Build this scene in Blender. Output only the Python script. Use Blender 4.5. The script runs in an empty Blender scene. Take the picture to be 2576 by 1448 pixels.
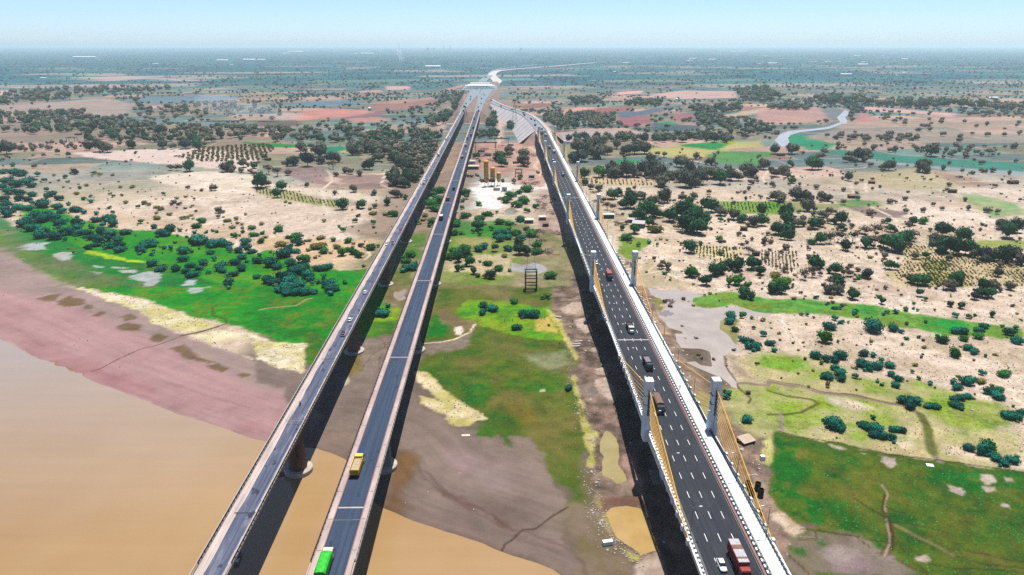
import bpy, math, random
import numpy as np
from mathutils import Vector, Matrix

# ------------------------------------------------------------------ scene, camera, sky, sun
S = bpy.context.scene
COL = S.collection
RND = random.Random(7)
NR = np.random.default_rng(11)

IW, IH, FPX = 2576.0, 1448.0, 1790.0          # photo frame and focal length in the same pixels
HZ, VPX, CAMZ = 112.0, 1256.0, 136.0          # horizon row, vanishing column of the bridges, drone height
PITCH = math.atan((IH / 2 - HZ) / FPX)
YAW = math.atan((IW / 2 - VPX) / (FPX / math.cos(PITCH)))

cam_d = bpy.data.cameras.new('camera')
cam = bpy.data.objects.new('camera', cam_d); COL.objects.link(cam)
cam.location = (0, 0, CAMZ)
cam.rotation_euler = (math.pi / 2 - PITCH, 0, -YAW)
cam_d.sensor_width = 36.0
cam_d.lens = 36.0 * FPX / IW
cam_d.clip_start, cam_d.clip_end = 0.5, 120000.0
S.camera = cam

SUN_DX, SUN_DY = -0.100, -0.24                # shadow shift per metre of height
sun_dir = Vector((-SUN_DX, -SUN_DY, 1.0)).normalized()
SUN_EL = math.asin(sun_dir.z)
SUN_AZ = math.atan2(sun_dir.x, sun_dir.y)

world = bpy.data.worlds.new('World'); S.world = world
world.use_nodes = True
wn = world.node_tree.nodes; wl = world.node_tree.links
for n in list(wn): wn.remove(n)
sky = wn.new('ShaderNodeTexSky'); sky.sky_type = 'NISHITA'
sky.sun_disc = False
sky.sun_elevation = SUN_EL
sky.sun_rotation = SUN_AZ
sky.altitude = 0.0
sky.air_density = 0.65
sky.dust_density = 0.42
sky.ozone_density = 8.0
bg = wn.new('ShaderNodeBackground'); bg.inputs['Strength'].default_value = 0.088
wo = wn.new('ShaderNodeOutputWorld')
wl.new(sky.outputs['Color'], bg.inputs['Color']); wl.new(bg.outputs['Background'], wo.inputs['Surface'])

sun_l = bpy.data.lights.new('sun', 'SUN'); sun_l.energy = 5.0; sun_l.angle = math.radians(0.53)
sun_l.color = (1.0, 0.965, 0.90)
sun_o = bpy.data.objects.new('sun', sun_l); COL.objects.link(sun_o)
sun_o.rotation_euler = sun_dir.to_track_quat('Z', 'Y').to_euler()
sun_o.location = (0, 0, 400)

S.render.engine = 'CYCLES'
S.view_settings.view_transform = 'Standard'
S.view_settings.look = 'None'
S.view_settings.exposure = 1.0
S.view_settings.gamma = 1.0
S.view_settings.use_curve_mapping = False
S.cycles.use_denoising = False
S.cycles.max_bounces = 5
S.cycles.diffuse_bounces = 2
S.cycles.glossy_bounces = 2
S.cycles.transmission_bounces = 2
S.cycles.transparent_max_bounces = 4
S.cycles.volume_bounces = 1
S.cycles.caustics_reflective = False
S.cycles.caustics_refractive = False
HAZE_DENSITY = 0.000074
# ------------------------------------------------------------------ helpers
CP, SP, CY, SY = math.cos(PITCH), math.sin(PITCH), math.cos(YAW), math.sin(YAW)

def P(px, py, z=0.0):
    """Point of the place at height z that the photograph shows at pixel (px, py) of its 2576 x 1448 view."""
    u, v = (px - IW / 2) / FPX, (py - IH / 2) / FPX
    fwd, up = CP - v * SP * 1.0, -SP - v * CP     # camera looks along +Y pitched down
    x, y = u, fwd
    X, Y = x * CY + y * SY, -x * SY + y * CY
    t = (z - CAMZ) / up
    return (X * t, Y * t, z)

def PIX(X, Y, Z=0.0):
    x, y = X * CY - Y * SY, X * SY + Y * CY
    d = y * CP + (CAMZ - Z) * SP
    v = ((CAMZ - Z) * CP - y * SP) / d
    return IW / 2 + FPX * x / d, IH / 2 + FPX * v

REG = {'A': (0, 540), 'B': (960, 540), 'C': (1920, 540), 'D': (2880, 540),
       'E': (2880, 1080), 'F': (2880, 1620), 'G': (1920, 1080), 'H': (960, 1080),
       'I': (0, 1080), 'J': (960, 1620), 'K': (1920, 1620), 'Z': (0, 0), 'Y': (960, 0), 'X': (1920, 0), 'W': (2880, 0)}
def ZP(r, x, y):
    ox, oy = REG[r]
    return (ox + x * 0.37295) / 1.49068, (oy + y * 0.37295) / 1.49068
def ZG(r, x, y, z=0.0):
    return P(*ZP(r, x, y), z)

def s2l(r, g=None, b=None):
    if g is None: r, g, b = r
    f = lambda c: (c / 255 / 12.92) if c / 255 <= 0.04045 else ((c / 255 + 0.055) / 1.055) ** 2.4
    return (f(r), f(g), f(b))
ALB = 0.40                                   # photo value -> surface colour under this sun
def A3(r, g, b, k=1.0):
    return tuple(min(0.85, c * ALB * k) for c in s2l(r, g, b))

# ---- value noise
_PERM = np.random.default_rng(3).permutation(1024)
_VAL = np.random.default_rng(4).random(1024)
def vnoise(x, y, seed=0):
    xi = np.floor(x).astype(np.int64); yi = np.floor(y).astype(np.int64)
    fx = x - xi; fy = y - yi
    fx = fx * fx * (3 - 2 * fx); fy = fy * fy * (3 - 2 * fy)
    def h(a, b):
        return _VAL[_PERM[(_PERM[(a + seed * 37) & 1023] + b) & 1023]]
    v00, v10, v01, v11 = h(xi, yi), h(xi + 1, yi), h(xi, yi + 1), h(xi + 1, yi + 1)
    return (v00 * (1 - fx) + v10 * fx) * (1 - fy) + (v01 * (1 - fx) + v11 * fx) * fy
def fbm(x, y, scale, octv=4, seed=0, gain=0.55):
    x = np.asarray(x, float) / scale; y = np.asarray(y, float) / scale
    a, s, t = 1.0, 0.0, 0.0
    for o in range(octv):
        s = s + a * vnoise(x, y, seed + o * 5); t += a; a *= gain
        x = x * 2.03 + 17.1; y = y * 2.03 + 5.7
    return s / t * 2 - 1                       # about -1..1
def sstep(a, b, v):
    t = np.clip((v - a) / (b - a), 0, 1); return t * t * (3 - 2 * t)

def poly_sdf(X, Y, poly):
    """signed distance to a polygon, positive inside"""
    d2 = np.full(X.shape, 1e18); ins = np.zeros(X.shape, bool)
    n = len(poly)
    for i in range(n):
        ax, ay = poly[i]; bx, by = poly[(i + 1) % n]
        ex, ey = bx - ax, by - ay
        L = ex * ex + ey * ey + 1e-12
        t = np.clip(((X - ax) * ex + (Y - ay) * ey) / L, 0, 1)
        dx, dy = X - ax - t * ex, Y - ay - t * ey
        d2 = np.minimum(d2, dx * dx + dy * dy)
        c = ((ay > Y) != (by > Y))
        if ey != 0: ins ^= c & (X < (ex * (Y - ay) / ey + ax))
    d = np.sqrt(d2)
    return np.where(ins, d, -d)
def line_dist(X, Y, pts):
    d2 = np.full(X.shape, 1e18)
    for (ax, ay), (bx, by) in zip(pts[:-1], pts[1:]):
        ex, ey = bx - ax, by - ay
        L = ex * ex + ey * ey + 1e-12
        t = np.clip(((X - ax) * ex + (Y - ay) * ey) / L, 0, 1)
        dx, dy = X - ax - t * ex, Y - ay - t * ey
        d2 = np.minimum(d2, dx * dx + dy * dy)
    return np.sqrt(d2)

def GP(pts, z=0.0):
    """photo pixels -> ground polygon"""
    return [P(x, y, z)[:2] for x, y in pts]

# ---- mesh building
class MB:
    def __init__(s): s.v, s.f = [], []
    def add(s, vs, fs):
        o = len(s.v); s.v.extend([tuple(p) for p in vs]); s.f.extend([tuple(i + o for i in f) for f in fs]); return s
    def hexa(s, b, t):
        """two quads (bottom, top), both counter-clockwise from above"""
        return s.add(list(b) + list(t), [(3, 2, 1, 0), (4, 5, 6, 7), (0, 1, 5, 4), (1, 2, 6, 5), (2, 3, 7, 6), (3, 0, 4, 7)])
    def box(s, x0, x1, y0, y1, z0, z1):
        return s.hexa([(x0, y0, z0), (x1, y0, z0), (x1, y1, z0), (x0, y1, z0)], [(x0, y0, z1), (x1, y0, z1), (x1, y1, z1), (x0, y1, z1)])
    def taper(s, x0, x1, y0, y1, z0, z1, ix, iy, ox=0, oy=0):
        return s.hexa([(x0, y0, z0), (x1, y0, z0), (x1, y1, z0), (x0, y1, z0)],
                      [(x0 + ix + ox, y0 + iy + oy, z1), (x1 - ix + ox, y0 + iy + oy, z1), (x1 - ix + ox, y1 - iy + oy, z1), (x0 + ix + ox, y1 - iy + oy, z1)])
    def loft(s, rings, cap=True):
        n = len(rings[0]); vs = [p for r in rings for p in r]; fs = []
        for k in range(len(rings) - 1):
            for i in range(n):
                j = (i + 1) % n
                fs.append((k * n + i, k * n + j, (k + 1) * n + j, (k + 1) * n + i))
        if cap: fs.append(tuple(range(n - 1, -1, -1))); fs.append(tuple((len(rings) - 1) * n + i for i in range(n)))
        return s.add(vs, fs)
    def lathe(s, c, prof, n=16, sx=1, sy=1):
        return s.loft([[(c[0] + r * sx * math.cos(2 * math.pi * i / n), c[1] + r * sy * math.sin(2 * math.pi * i / n), c[2] + z) for i in range(n)] for r, z in prof])
    def tube(s, a, b, r, n=5, r2=None):
        a, b = Vector(a), Vector(b); d = (b - a)
        if d.length < 1e-6: return s
        d.normalize(); u = d.orthogonal().normalized(); w = d.cross(u); r2 = r if r2 is None else r2
        R = lambda c, q: [tuple(c + (u * math.cos(2 * math.pi * i / n) + w * math.sin(2 * math.pi * i / n)) * q) for i in range(n)]
        return s.loft([R(a, r), R(b, r2)])
    def ribbon(s, prof_pts):
        """quad strip between successive cross-sections (open profiles)"""
        m = len(prof_pts[0]); vs = [p for r in prof_pts for p in r]; fs = []
        for k in range(len(prof_pts) - 1):
            for i in range(m - 1):
                fs.append((k * m + i, k * m + i + 1, (k + 1) * m + i + 1, (k + 1) * m + i))
        return s.add(vs, fs)
    def mesh(s, name, mat=None, smooth=False):
        me = bpy.data.meshes.new(name); me.from_pydata(s.v, [], s.f)
        if mat: me.materials.append(mat)
        if smooth: me.polygons.foreach_set('use_smooth', [True] * len(me.polygons))
        me.update(); return me
    def obj(s, name, mat, parent=None, smooth=False):
        return link(name, s.mesh(name, mat, smooth), parent)

def link(name, data, parent=None):
    o = bpy.data.objects.new(name, data); COL.objects.link(o)
    if parent is not None: o.parent = parent
    return o
def thing(name, label, cat, loc=(0, 0, 0), rz=0.0, group=None):
    o = link(name, None); o.location = loc; o.rotation_euler = (0, 0, rz)
    o.empty_display_size = 1.0
    return tag(o, label, cat, group)
def tag(o, label, cat, group=None):
    o['label'] = label; o['category'] = cat
    if group: o['group'] = group
    return o
def kind(o, k, label=None):
    o['kind'] = k
    if label: o['label'] = label
    return o
def copy_tree(src, loc=None, rz=None, scale=None, parent=None):
    c = src.copy(); COL.objects.link(c); c.parent = parent
    if loc is not None: c.location = loc
    if rz is not None: c.rotation_euler = (0, 0, rz)
    if scale is not None: c.scale = scale
    for ch in src.children: copy_tree(ch, parent=c)
    return c
def np_mesh(name, V, F, mat=None, smooth=False):
    """V (n,3), F (m,3|4) arrays"""
    me = bpy.data.meshes.new(name)
    k = F.shape[1]
    me.vertices.add(len(V)); me.vertices.foreach_set('co', np.ascontiguousarray(V, np.float32).ravel())
    me.loops.add(F.size); me.loops.foreach_set('vertex_index', np.ascontiguousarray(F, np.int32).ravel())
    me.polygons.add(len(F)); me.polygons.foreach_set('loop_start', np.arange(0, F.size, k, dtype=np.int32))
    if smooth: me.polygons.foreach_set('use_smooth', np.ones(len(F), bool))
    if mat: me.materials.append(mat)
    me.update(calc_edges=True); return me

# ---- materials
def mat(name, col, rough=0.8, metal=0.0, noise=0.0, nscale=1.0, bump=0.0, bscale=None, spec=0.3, col2=None, coord='Object', detail=4.0, stretch=None):
    """principled surface whose colour wanders between col*(1-noise), col and col2 with a noise texture"""
    m = bpy.data.materials.new(name); m.use_nodes = True
    N, L = m.node_tree.nodes, m.node_tree.links
    b = N['Principled BSDF']
    b.inputs['Roughness'].default_value = rough; b.inputs['Metallic'].default_value = metal
    b.inputs['Specular IOR Level'].default_value = spec
    c4 = (*col, 1)
    b.inputs['Base Color'].default_value = c4
    if noise > 0 or bump > 0:
        tc = N.new('ShaderNodeTexCoord'); src = tc.outputs[coord]
        if stretch:
            mp = N.new('ShaderNodeMapping'); mp.inputs['Scale'].default_value = stretch
            L.new(src, mp.inputs['Vector']); src = mp.outputs['Vector']
        nt = N.new('ShaderNodeTexNoise'); nt.inputs['Scale'].default_value = nscale; nt.inputs['Detail'].default_value = detail; nt.inputs['Roughness'].default_value = 0.62
        L.new(src, nt.inputs['Vector'])
        if noise > 0:
            cr = N.new('ShaderNodeValToRGB')
            e = cr.color_ramp.elements
            e[0].position = 0.30; e[1].position = 0.70
            lo = tuple(c * (1 - noise) for c in col); hi = col2 if col2 else tuple(min(0.9, c * (1 + noise * 0.7)) for c in col)
            e[0].color = (*lo, 1); e[1].color = (*hi, 1)
            L.new(nt.outputs['Fac'], cr.inputs['Fac']); L.new(cr.outputs['Color'], b.inputs['Base Color'])
        if bump > 0:
            bt = N.new('ShaderNodeTexNoise'); bt.inputs['Scale'].default_value = bscale or nscale * 3; bt.inputs['Detail'].default_value = 4
            L.new(src, bt.inputs['Vector'])
            bp = N.new('ShaderNodeBump'); bp.inputs['Strength'].default_value = bump; bp.inputs['Distance'].default_value = 0.3
            L.new(bt.outputs['Fac'], bp.inputs['Height']); L.new(bp.outputs['Normal'], b.inputs['Normal'])
    return m
# ------------------------------------------------------------------ the land: one sheet with its own colours
def Z(r, *pts): return [ZP(r, x, y) for x, y in pts]
def J(*parts): return [q for p in parts for q in p]

SHORE = J([(-900, 560), (-300, 720), (0, 853), (60, 886), (150, 924), (250, 967), (330, 998), (430, 1035), (540, 1072), (640, 1106), (700, 1118)],
          Z('J', (480, 160), (600, 170), (750, 220), (890, 285)), [(888, 1182), (914, 1228)],
          Z('J', (1200, 720), (1290, 765), (1480, 850), (1700, 940), (2000, 1030), (2300, 1130)),
          Z('K', (0, 1245), (200, 1300), (400, 1380), (520, 1444)), [(1560, 1500), (1700, 1600), (1900, 1900)])
RIVER = J(SHORE, [(1900, 4200), (-9000, 4200), (-9000, 560)])

PONDS = {
 'marsh': (Z('G', (1370, 0), (1500, 25), (1640, 30), (1800, 45), (1960, 65), (1900, 90), (1820, 100), (1790, 175), (1850, 195), (1980, 215), (2130, 190), (2300, 195), (2430, 240), (2550, 262), (2620, 262), (2540, 290), (2360, 290), (2270, 300), (2160, 300), (2080, 330), (2080, 420), (2160, 470), (2230, 560), (2280, 610), (2260, 660), (2170, 650), (2110, 690), (2130, 790), (2160, 850), (2250, 950), (2260, 1010), (2220, 1000), (2180, 950), (2100, 900), (2000, 860), (1860, 800), (1760, 750), (1840, 745), (1900, 780), (2020, 800), (2010, 700), (1990, 640), (1890, 610), (1700, 605), (1660, 530), (1640, 460), (1720, 470), (1720, 440), (1580, 400), (1540, 350), (1480, 260), (1560, 190), (1500, 110), (1400, 70))),
 'dug_pond': (Z('K', (1000, 765), (1150, 750), (1280, 775), (1340, 830), (1380, 980), (1450, 1140), (1460, 1190), (1300, 1230), (1200, 1150), (1060, 1060), (1010, 940), (950, 820))),
 'ditch_pool': (Z('K', (950, 0), (985, 20), (1040, 80), (1060, 160), (1060, 330), (1130, 440), (1140, 490), (1060, 515), (1010, 470), (930, 440), (910, 300), (940, 250), (890, 200), (900, 110))),
 'pylon_pool': (Z('G', (1740, 1050), (1900, 1045), (2000, 1090), (2040, 1200), (1990, 1330), (1930, 1260), (1860, 1150))),
 'small_pool': (Z('C', (0, 1200), (110, 1220), (230, 1200), (330, 1230), (345, 1280), (260, 1310), (130, 1300), (0, 1270))),
 'site_puddle': (Z('B', (2520, 660), (2574, 640), (2640, 680), (2574, 715), (2500, 690))),
 'bank_puddle': (Z('H', (1400, 40), (1470, 60), (1500, 110), (1440, 130), (1390, 90))),
 'trench_pool': (Z('G', (1480, 250), (1560, 240), (1600, 262), (1540, 280), (1490, 270))),
 'creek': (J(Z('W', (770, 1115), (815, 1130), (810, 1160), (775, 1190), (800, 1225), (790, 1255), (740, 1260), (620, 1305), (500, 1320), (320, 1340), (225, 1370), (200, 1400), (215, 1448)), Z('D', (195, 10), (185, 40), (135, 40), (60, -30)), Z('W', (80, 1410), (110, 1365), (210, 1325), (480, 1303), (600, 1285), (725, 1240), (690, 1190), (735, 1150)))),
}
CREEK_W = GP(PONDS.pop('creek'))
PONDS_W = {k: GP(v) for k, v in PONDS.items()}
SHORE_W = GP(SHORE); RIVER_W = SHORE_W + [(900, 60), (900, -2500), (-6000, -2500), (-6000, SHORE_W[0][1])]

# every layer: (photo outline, colour 1, colour 2, edge softness m, edge wander m, strength)
L_ = []
def lay(pts, c1, c2=None, soft=2.0, wob=4.0, op=1.0, ns=12.0):
    L_.append(('P', GP(pts), c1, c2 or c1, soft, wob, op, ns))
def path(pts, w, c, op=1.0, soft=0.5, wob=0.6):
    L_.append(('L', GP(pts), c, w, soft, wob, op))

# --- far fields
def fz(r, c, *pts, op=0.95): lay(Z(r, *pts), c, tuple(int(v * 0.92) for v in c), 5, 9, op, 40)
fz('Z', (172, 152, 142), (-200, 1070), (500, 1040), (1000, 990), (1180, 1010), (1340, 1060), (1300, 1170), (900, 1200), (-200, 1210))
fz('Z', (100, 112, 126), (460, 1130), (780, 1100), (800, 1190), (480, 1190))
fz('Z', (150, 132, 120), (-300, 1210), (500, 1240), (1400, 1290), (2574, 1280), (2574, 1448), (-300, 1448), op=0.75)
fz('Z', (226, 178, 172), (-100, 920), (120, 915), (110, 960), (-100, 965))
fz('Z', (215, 182, 176), (430, 795), (600, 790), (590, 804), (430, 806))
fz('Z', (196, 170, 160), (700, 790), (1200, 765), (2050, 815), (1900, 825), (1500, 800), (1100, 830), (800, 790))
fz('Z', (200, 150, 145), (960, 870), (1270, 858), (1270, 885), (960, 892))
fz('Z', (110, 130, 142), (1440, 990), (2400, 960), (2400, 1000), (1600, 1050), (1440, 1040))
fz('Z', (210, 160, 158), (1390, 1085), (1620, 1065), (1700, 1085), (1400, 1110))
fz('Y', (203, 138, 126), (370, 1200), (480, 1120), (640, 1095), (1050, 1110), (1190, 1135), (1060, 1180), (700, 1195), (420, 1225))
fz('Y', (146, 104, 116), (850, 1190), (1250, 1130), (1310, 1150), (920, 1222))
fz('Y', (188, 136, 122), (900, 1205), (1230, 1180), (1380, 1220), (1000, 1245))
fz('Y', (160, 116, 104), (1110, 1062), (1500, 1030), (1800, 1000), (1840, 1040), (1500, 1110), (1200, 1125))
fz('Y', (176, 134, 124), (1150, 1050), (1500, 1010), (1780, 985), (1800, 1002), (1400, 1050))
fz('Y', (222, 166, 164), (1305, 872), (1540, 872), (1545, 905), (1310, 912))
fz('Y', (200, 160, 150), (1030, 922), (1250, 910), (1260, 932), (1040, 938))
fz('Y', (104, 126, 140), (260, 1045), (850, 1015), (1110, 1030), (900, 1062), (300, 1064))
fz('Y', (186, 150, 136), (1870, 910), (2060, 860), (2090, 850), (2080, 880), (1960, 915), (1880, 925))
fz('Y', (110, 92, 84), (0, 1230), (400, 1222), (460, 1260), (300, 1290), (0, 1280))
fz('X', (212, 150, 140), (490, 1115), (700, 1085), (900, 1090), (760, 1130), (500, 1132))
fz('X', (158, 98, 92), (690, 1137), (900, 1088), (1260, 1075), (1180, 1112), (860, 1158))
fz('X', (160, 98, 108), (1060, 1190), (1210, 1165), (1390, 1190), (1380, 1240), (1180, 1288), (1060, 1240))
fz('X', (165, 102, 110), (1600, 1160), (1840, 1148), (1860, 1200), (1650, 1216), (1600, 1195))
fz('X', (24, 138, 98), (1470, 1235), (1640, 1233), (1650, 1270), (1530, 1276))
fz('X', (150, 102, 92), (80, 1078), (270, 1045), (400, 1055), (300, 1090), (90, 1102))
fz('X', (226, 172, 168), (1050, 932), (1300, 918), (1310, 945), (1060, 958))
fz('X', (204, 168, 158), (1380, 962), (1740, 915), (2250, 925), (2255, 990), (1720, 1002), (1400, 982))
fz('X', (168, 116, 120), (1980, 1050), (2480, 1085), (2330, 1115), (2200, 1090))
fz('X', (194, 168, 142), (2060, 1178), (2574, 1085), (2574, 1130), (2150, 1195))
fz('X', (188, 168, 168), (470, 1340), (870, 1318), (1250, 1330), (1560, 1382), (1450, 1398), (1000, 1405), (700, 1448), (470, 1448))
fz('X', (92, 106, 124), (1050, 1160), (1400, 1100), (1720, 1060), (1700, 1080), (1400, 1150), (1100, 1195))
fz('X', (80, 92, 104), (1400, 1240), (1560, 1260), (1900, 1270), (1900, 1300), (1600, 1330), (1400, 1300))
fz('W', (214, 170, 164), (950, 1085), (1250, 1100), (1900, 1150), (1850, 1180), (1500, 1150), (1000, 1122))
fz('W', (192, 132, 130), (890, 1150), (1000, 1150), (1110, 1220), (900, 1262))
fz('W', (178, 152, 138), (1740, 1088), (1850, 1035), (1950, 1040), (1860, 1092))
fz('W', (182, 156, 142), (1900, 1092), (2000, 1040), (2120, 1045), (2040, 1092))
fz('W', (186, 158, 142), (880, 1240), (1500, 1190), (2700, 1200), (2700, 1448), (560, 1448), (400, 1380), (700, 1300), op=0.5)
fz('W', (196, 150, 140), (-100, 1090), (480, 1085), (600, 1180), (580, 1215), (200, 1262), (-100, 1262), op=0.8)
fz('W', (118, 122, 126), (240, 1320), (480, 1290), (640, 1230), (560, 1110), (700, 1085), (760, 1115), (735, 1150), (690, 1190), (725, 1240), (600, 1285), (480, 1303), (100, 1345), (-100, 1360), (-100, 1290))
fz('W', (38, 140, 104), (200, 1395), (250, 1345), (330, 1360), (420, 1405), (620, 1448), (215, 1448))
fz('D', (40, 138, 100), (210, 0), (700, 0), (600, 60), (420, 70), (240, 10))
fz('D', (70, 126, 110), (480, 60), (780, 75), (1000, 88), (1300, 122), (1900, 165), (2700, 210), (2700, 300), (2300, 278), (1700, 228), (1250, 190), (700, 112))
fz('D', (152, 162, 168), (1250, 200), (1700, 240), (2700, 300), (2700, 335), (1900, 276), (1260, 216))
fz('C', (188, 178, 112), (1360, 60), (1800, 0), (2500, -20), (2540, 40), (2200, 60), (1900, 150), (1500, 130), (1380, 100))
fz('C', (30, 134, 78), (1690, 20), (2000, -10), (2190, 5), (2170, 22), (2050, 66), (1700, 36))
fz('C', (150, 170, 70), (2050, -20), (2300, -20), (2190, 10), (2000, -5))
fz('C', (96, 142, 88), (1940, 120), (2050, 85), (2620, 90), (2500, 225), (2080, 205))
fz('C', (60, 140, 84), (1040, 190), (1120, 155), (1260, 165), (1270, 190), (1100, 205))
fz('B', (24, 130, 70), (-200, -20), (100, 0), (560, 20), (620, 40), (300, 50), (0, 30))
fz('B', (16, 130, 96), (600, 70), (720, 35), (880, 40), (900, 70), (760, 112), (640, 105))
fz('B', (190, 175, 120), (800, 85), (900, 65), (940, 95), (850, 98))
# --- open sand, scrub plain
lay(Z('A', (700, 100), (1500, 60), (2000, 50), (2574, 130), (2574, 300), (2200, 260), (1400, 190), (950, 150)), (232, 208, 198), (222, 196, 182), 4, 6, 0.85)
lay(Z('A', (1500, 330), (2100, 280), (2600, 330), (2700, 520), (2100, 500), (1700, 420)), (240, 224, 206), (218, 198, 176), 5, 10, 0.85)
lay(Z('B', (0, 480), (500, 590), (1000, 700), (1350, 730), (1250, 950), (700, 960), (0, 900)), (224, 202, 184), (206, 184, 166), 8, 10, 0.8)
lay(Z('B', (150, 420), (900, 480), (1500, 590), (1450, 640), (800, 560), (200, 500)), (240, 222, 204), (222, 204, 182), 5, 10, 0.7)
lay(Z('A', (250, 590), (900, 640), (1700, 780), (2574, 900), (2574, 1010), (1900, 880), (1200, 830), (600, 690)), (206, 178, 142), (188, 160, 124), 8, 12, 0.55)
lay(Z('B', (0, 960), (600, 960), (1200, 980), (1150, 1150), (900, 1240), (600, 1260), (350, 1100), (0, 1040)), (222, 190, 148), (206, 174, 134), 5, 8, 0.8)
lay(Z('B', (200, 250), (700, 240), (720, 330), (800, 420), (500, 400), (350, 330)), (128, 100, 104), (150, 120, 116), 4, 10, 0.75)
lay(Z('B', (800, 330), (1300, 320), (1400, 460), (1000, 470), (850, 400)), (120, 94, 96), (150, 124, 114), 4, 10, 0.75)
lay(Z('B', (0, 440), (350, 480), (620, 560), (840, 580), (820, 660), (600, 630), (200, 560), (0, 500)), (120, 132, 52), (152, 150, 74), 2, 5, 0.7)
lay(Z('C', (1500, 640), (2000, 740), (2300, 760), (2574, 850), (2574, 1000), (2100, 1000), (1500, 960), (1250, 980), (1200, 870), (1600, 800)), (240, 218, 196), (220, 196, 172), 6, 10, 0.9)
lay(Z('C', (1280, 1060), (1700, 1000), (1780, 1120), (1820, 1200), (1700, 1300), (1500, 1250), (1350, 1300), (1280, 1200)), (238, 216, 194), (210, 186, 160), 5, 10, 0.85)
lay(Z('C', (780, 470), (1100, 440), (1700, 480), (1900, 430), (2574, 560), (2574, 640), (1900, 590), (1600, 640), (900, 620)), (226, 204, 182), (200, 178, 150), 6, 14, 0.75)
lay(Z('D', (800, 760), (1300, 720), (1700, 690), (2200, 720), (2300, 820), (1700, 840), (1300, 880), (900, 860)), (238, 220, 202), (216, 194, 172), 5, 10, 0.85)
lay(Z('D', (220, 1030), (700, 1050), (1200, 1180), (1100, 1250), (600, 1200), (300, 1120)), (232, 212, 190), (206, 186, 164), 4, 8, 0.85)
lay(Z('D', (900, 290), (1500, 270), (2000, 330), (2300, 420), (1800, 470), (1200, 480), (900, 400)), (172, 160, 116), (196, 178, 140), 10, 18, 0.6)
lay(Z('D', (1650, 290), (2100, 350), (2300, 430), (2100, 470), (1800, 400)), (130, 94, 92), (160, 124, 116), 5, 9, 0.6)
lay(Z('D', (1700, 470), (2100, 455), (2700, 480), (2700, 520), (2000, 500)), (236, 216, 202), (220, 198, 180), 4, 8, 0.8)
lay(Z('D', (800, 640), (1000, 640), (1400, 690), (1400, 760), (1050, 740)), (92, 70, 78), (130, 108, 100), 3, 8, 0.8)
lay(Z('D', (0, 590), (300, 600), (700, 610), (800, 640), (400, 700), (0, 730)), (70, 120, 50), (140, 140, 70), 4, 8, 0.7)
lay(Z('D', (700, 590), (900, 565), (1150, 590), (1120, 640), (800, 640)), (30, 110, 50), (90, 130, 60), 3, 6, 0.8)
lay(Z('D', (1900, 500), (2100, 510), (2450, 600), (2574, 720), (2300, 760), (2000, 590)), (70, 140, 80), (150, 160, 100), 4, 12, 0.75)
lay(Z('D', (2100, 980), (2700, 990), (2700, 1080), (2060, 1050)), (150, 160, 72), (128, 146, 70), 3, 6, 0.9)
lay(Z('D', (1400, 1000), (2574, 1230), (2700, 1448), (1340, 1448), (1180, 1330), (1350, 1180)), (194, 172, 126), (206, 184, 142), 4, 6, 0.8)
lay(Z('D', (1580, 1180), (1750, 1200), (2000, 1448), (1640, 1448), (1560, 1300)), (136, 142, 56), (160, 154, 76), 5, 6, 0.7)
lay(Z('C', (1780, 1120), (1840, 1030), (2330, 1060), (2300, 1180), (2100, 1200)), (208, 190, 136), (220, 198, 156), 2, 4, 0.75)
lay(Z('C', (770, 350), (1450, 380), (1420, 440), (800, 420)), (206, 184, 150), (196, 172, 130), 2, 4, 0.8)
lay(Z('C', (2100, 590), (2700, 590), (2700, 720), (2150, 710)), (96, 140, 60), (120, 146, 66), 2, 5, 0.9)
# --- construction yard, haul roads
lay(Z('B', (1940, 0), (2574, 0), (2574, 330), (2200, 300), (2000, 280)), (196, 152, 136), (168, 124, 110), 5, 9, 0.9)
lay(Z('C', (-20, 0), (240, 0), (420, 470), (300, 480), (150, 440), (-20, 330)), (204, 166, 150), (176, 136, 120), 4, 8, 0.9)
lay(Z('B', (1960, 20), (2020, 0), (2000, 250), (1860, 300), (1830, 260)), (222, 184, 166), (206, 170, 150), 2, 4, 0.9)
lay(Z('B', (2110, 420), (2240, 360), (2574, 400), (2574, 470), (2420, 560), (2500, 640), (2480, 690), (2300, 660), (2060, 690), (2090, 560)), (250, 248, 244), (232, 228, 222), 2, 6, 1.0)
lay(Z('B', (1820, 310), (1960, 300), (1980, 370), (1830, 420)), (138, 128, 126), (150, 138, 136), 2, 5, 0.9)
lay(Z('B', (2100, 310), (2250, 300), (2300, 360), (2240, 400), (2110, 400)), (150, 146, 148), (170, 164, 164), 2, 5, 0.9)
lay(Z('C', (0, 420), (280, 440), (360, 400), (420, 470), (400, 560), (300, 480), (0, 460)), (244, 236, 230), (226, 214, 204), 2, 4, 0.9)
lay(Z('C', (280, 470), (420, 470), (500, 700), (560, 940), (640, 1300), (660, 1448), (430, 1448), (460, 1180), (320, 1000), (230, 760), (260, 600)), (198, 172, 158), (166, 140, 126), 4, 8, 0.95)
lay(Z('C', (260, 780), (340, 760), (440, 1000), (430, 1170), (330, 1100), (290, 900)), (118, 92, 86), (170, 146, 134), 2, 6, 0.8, 5)
lay(Z('C', (450, 1200), (640, 1190), (650, 1330), (460, 1330)), (132, 104, 94), (148, 118, 106), 2, 4, 0.9)
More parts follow.
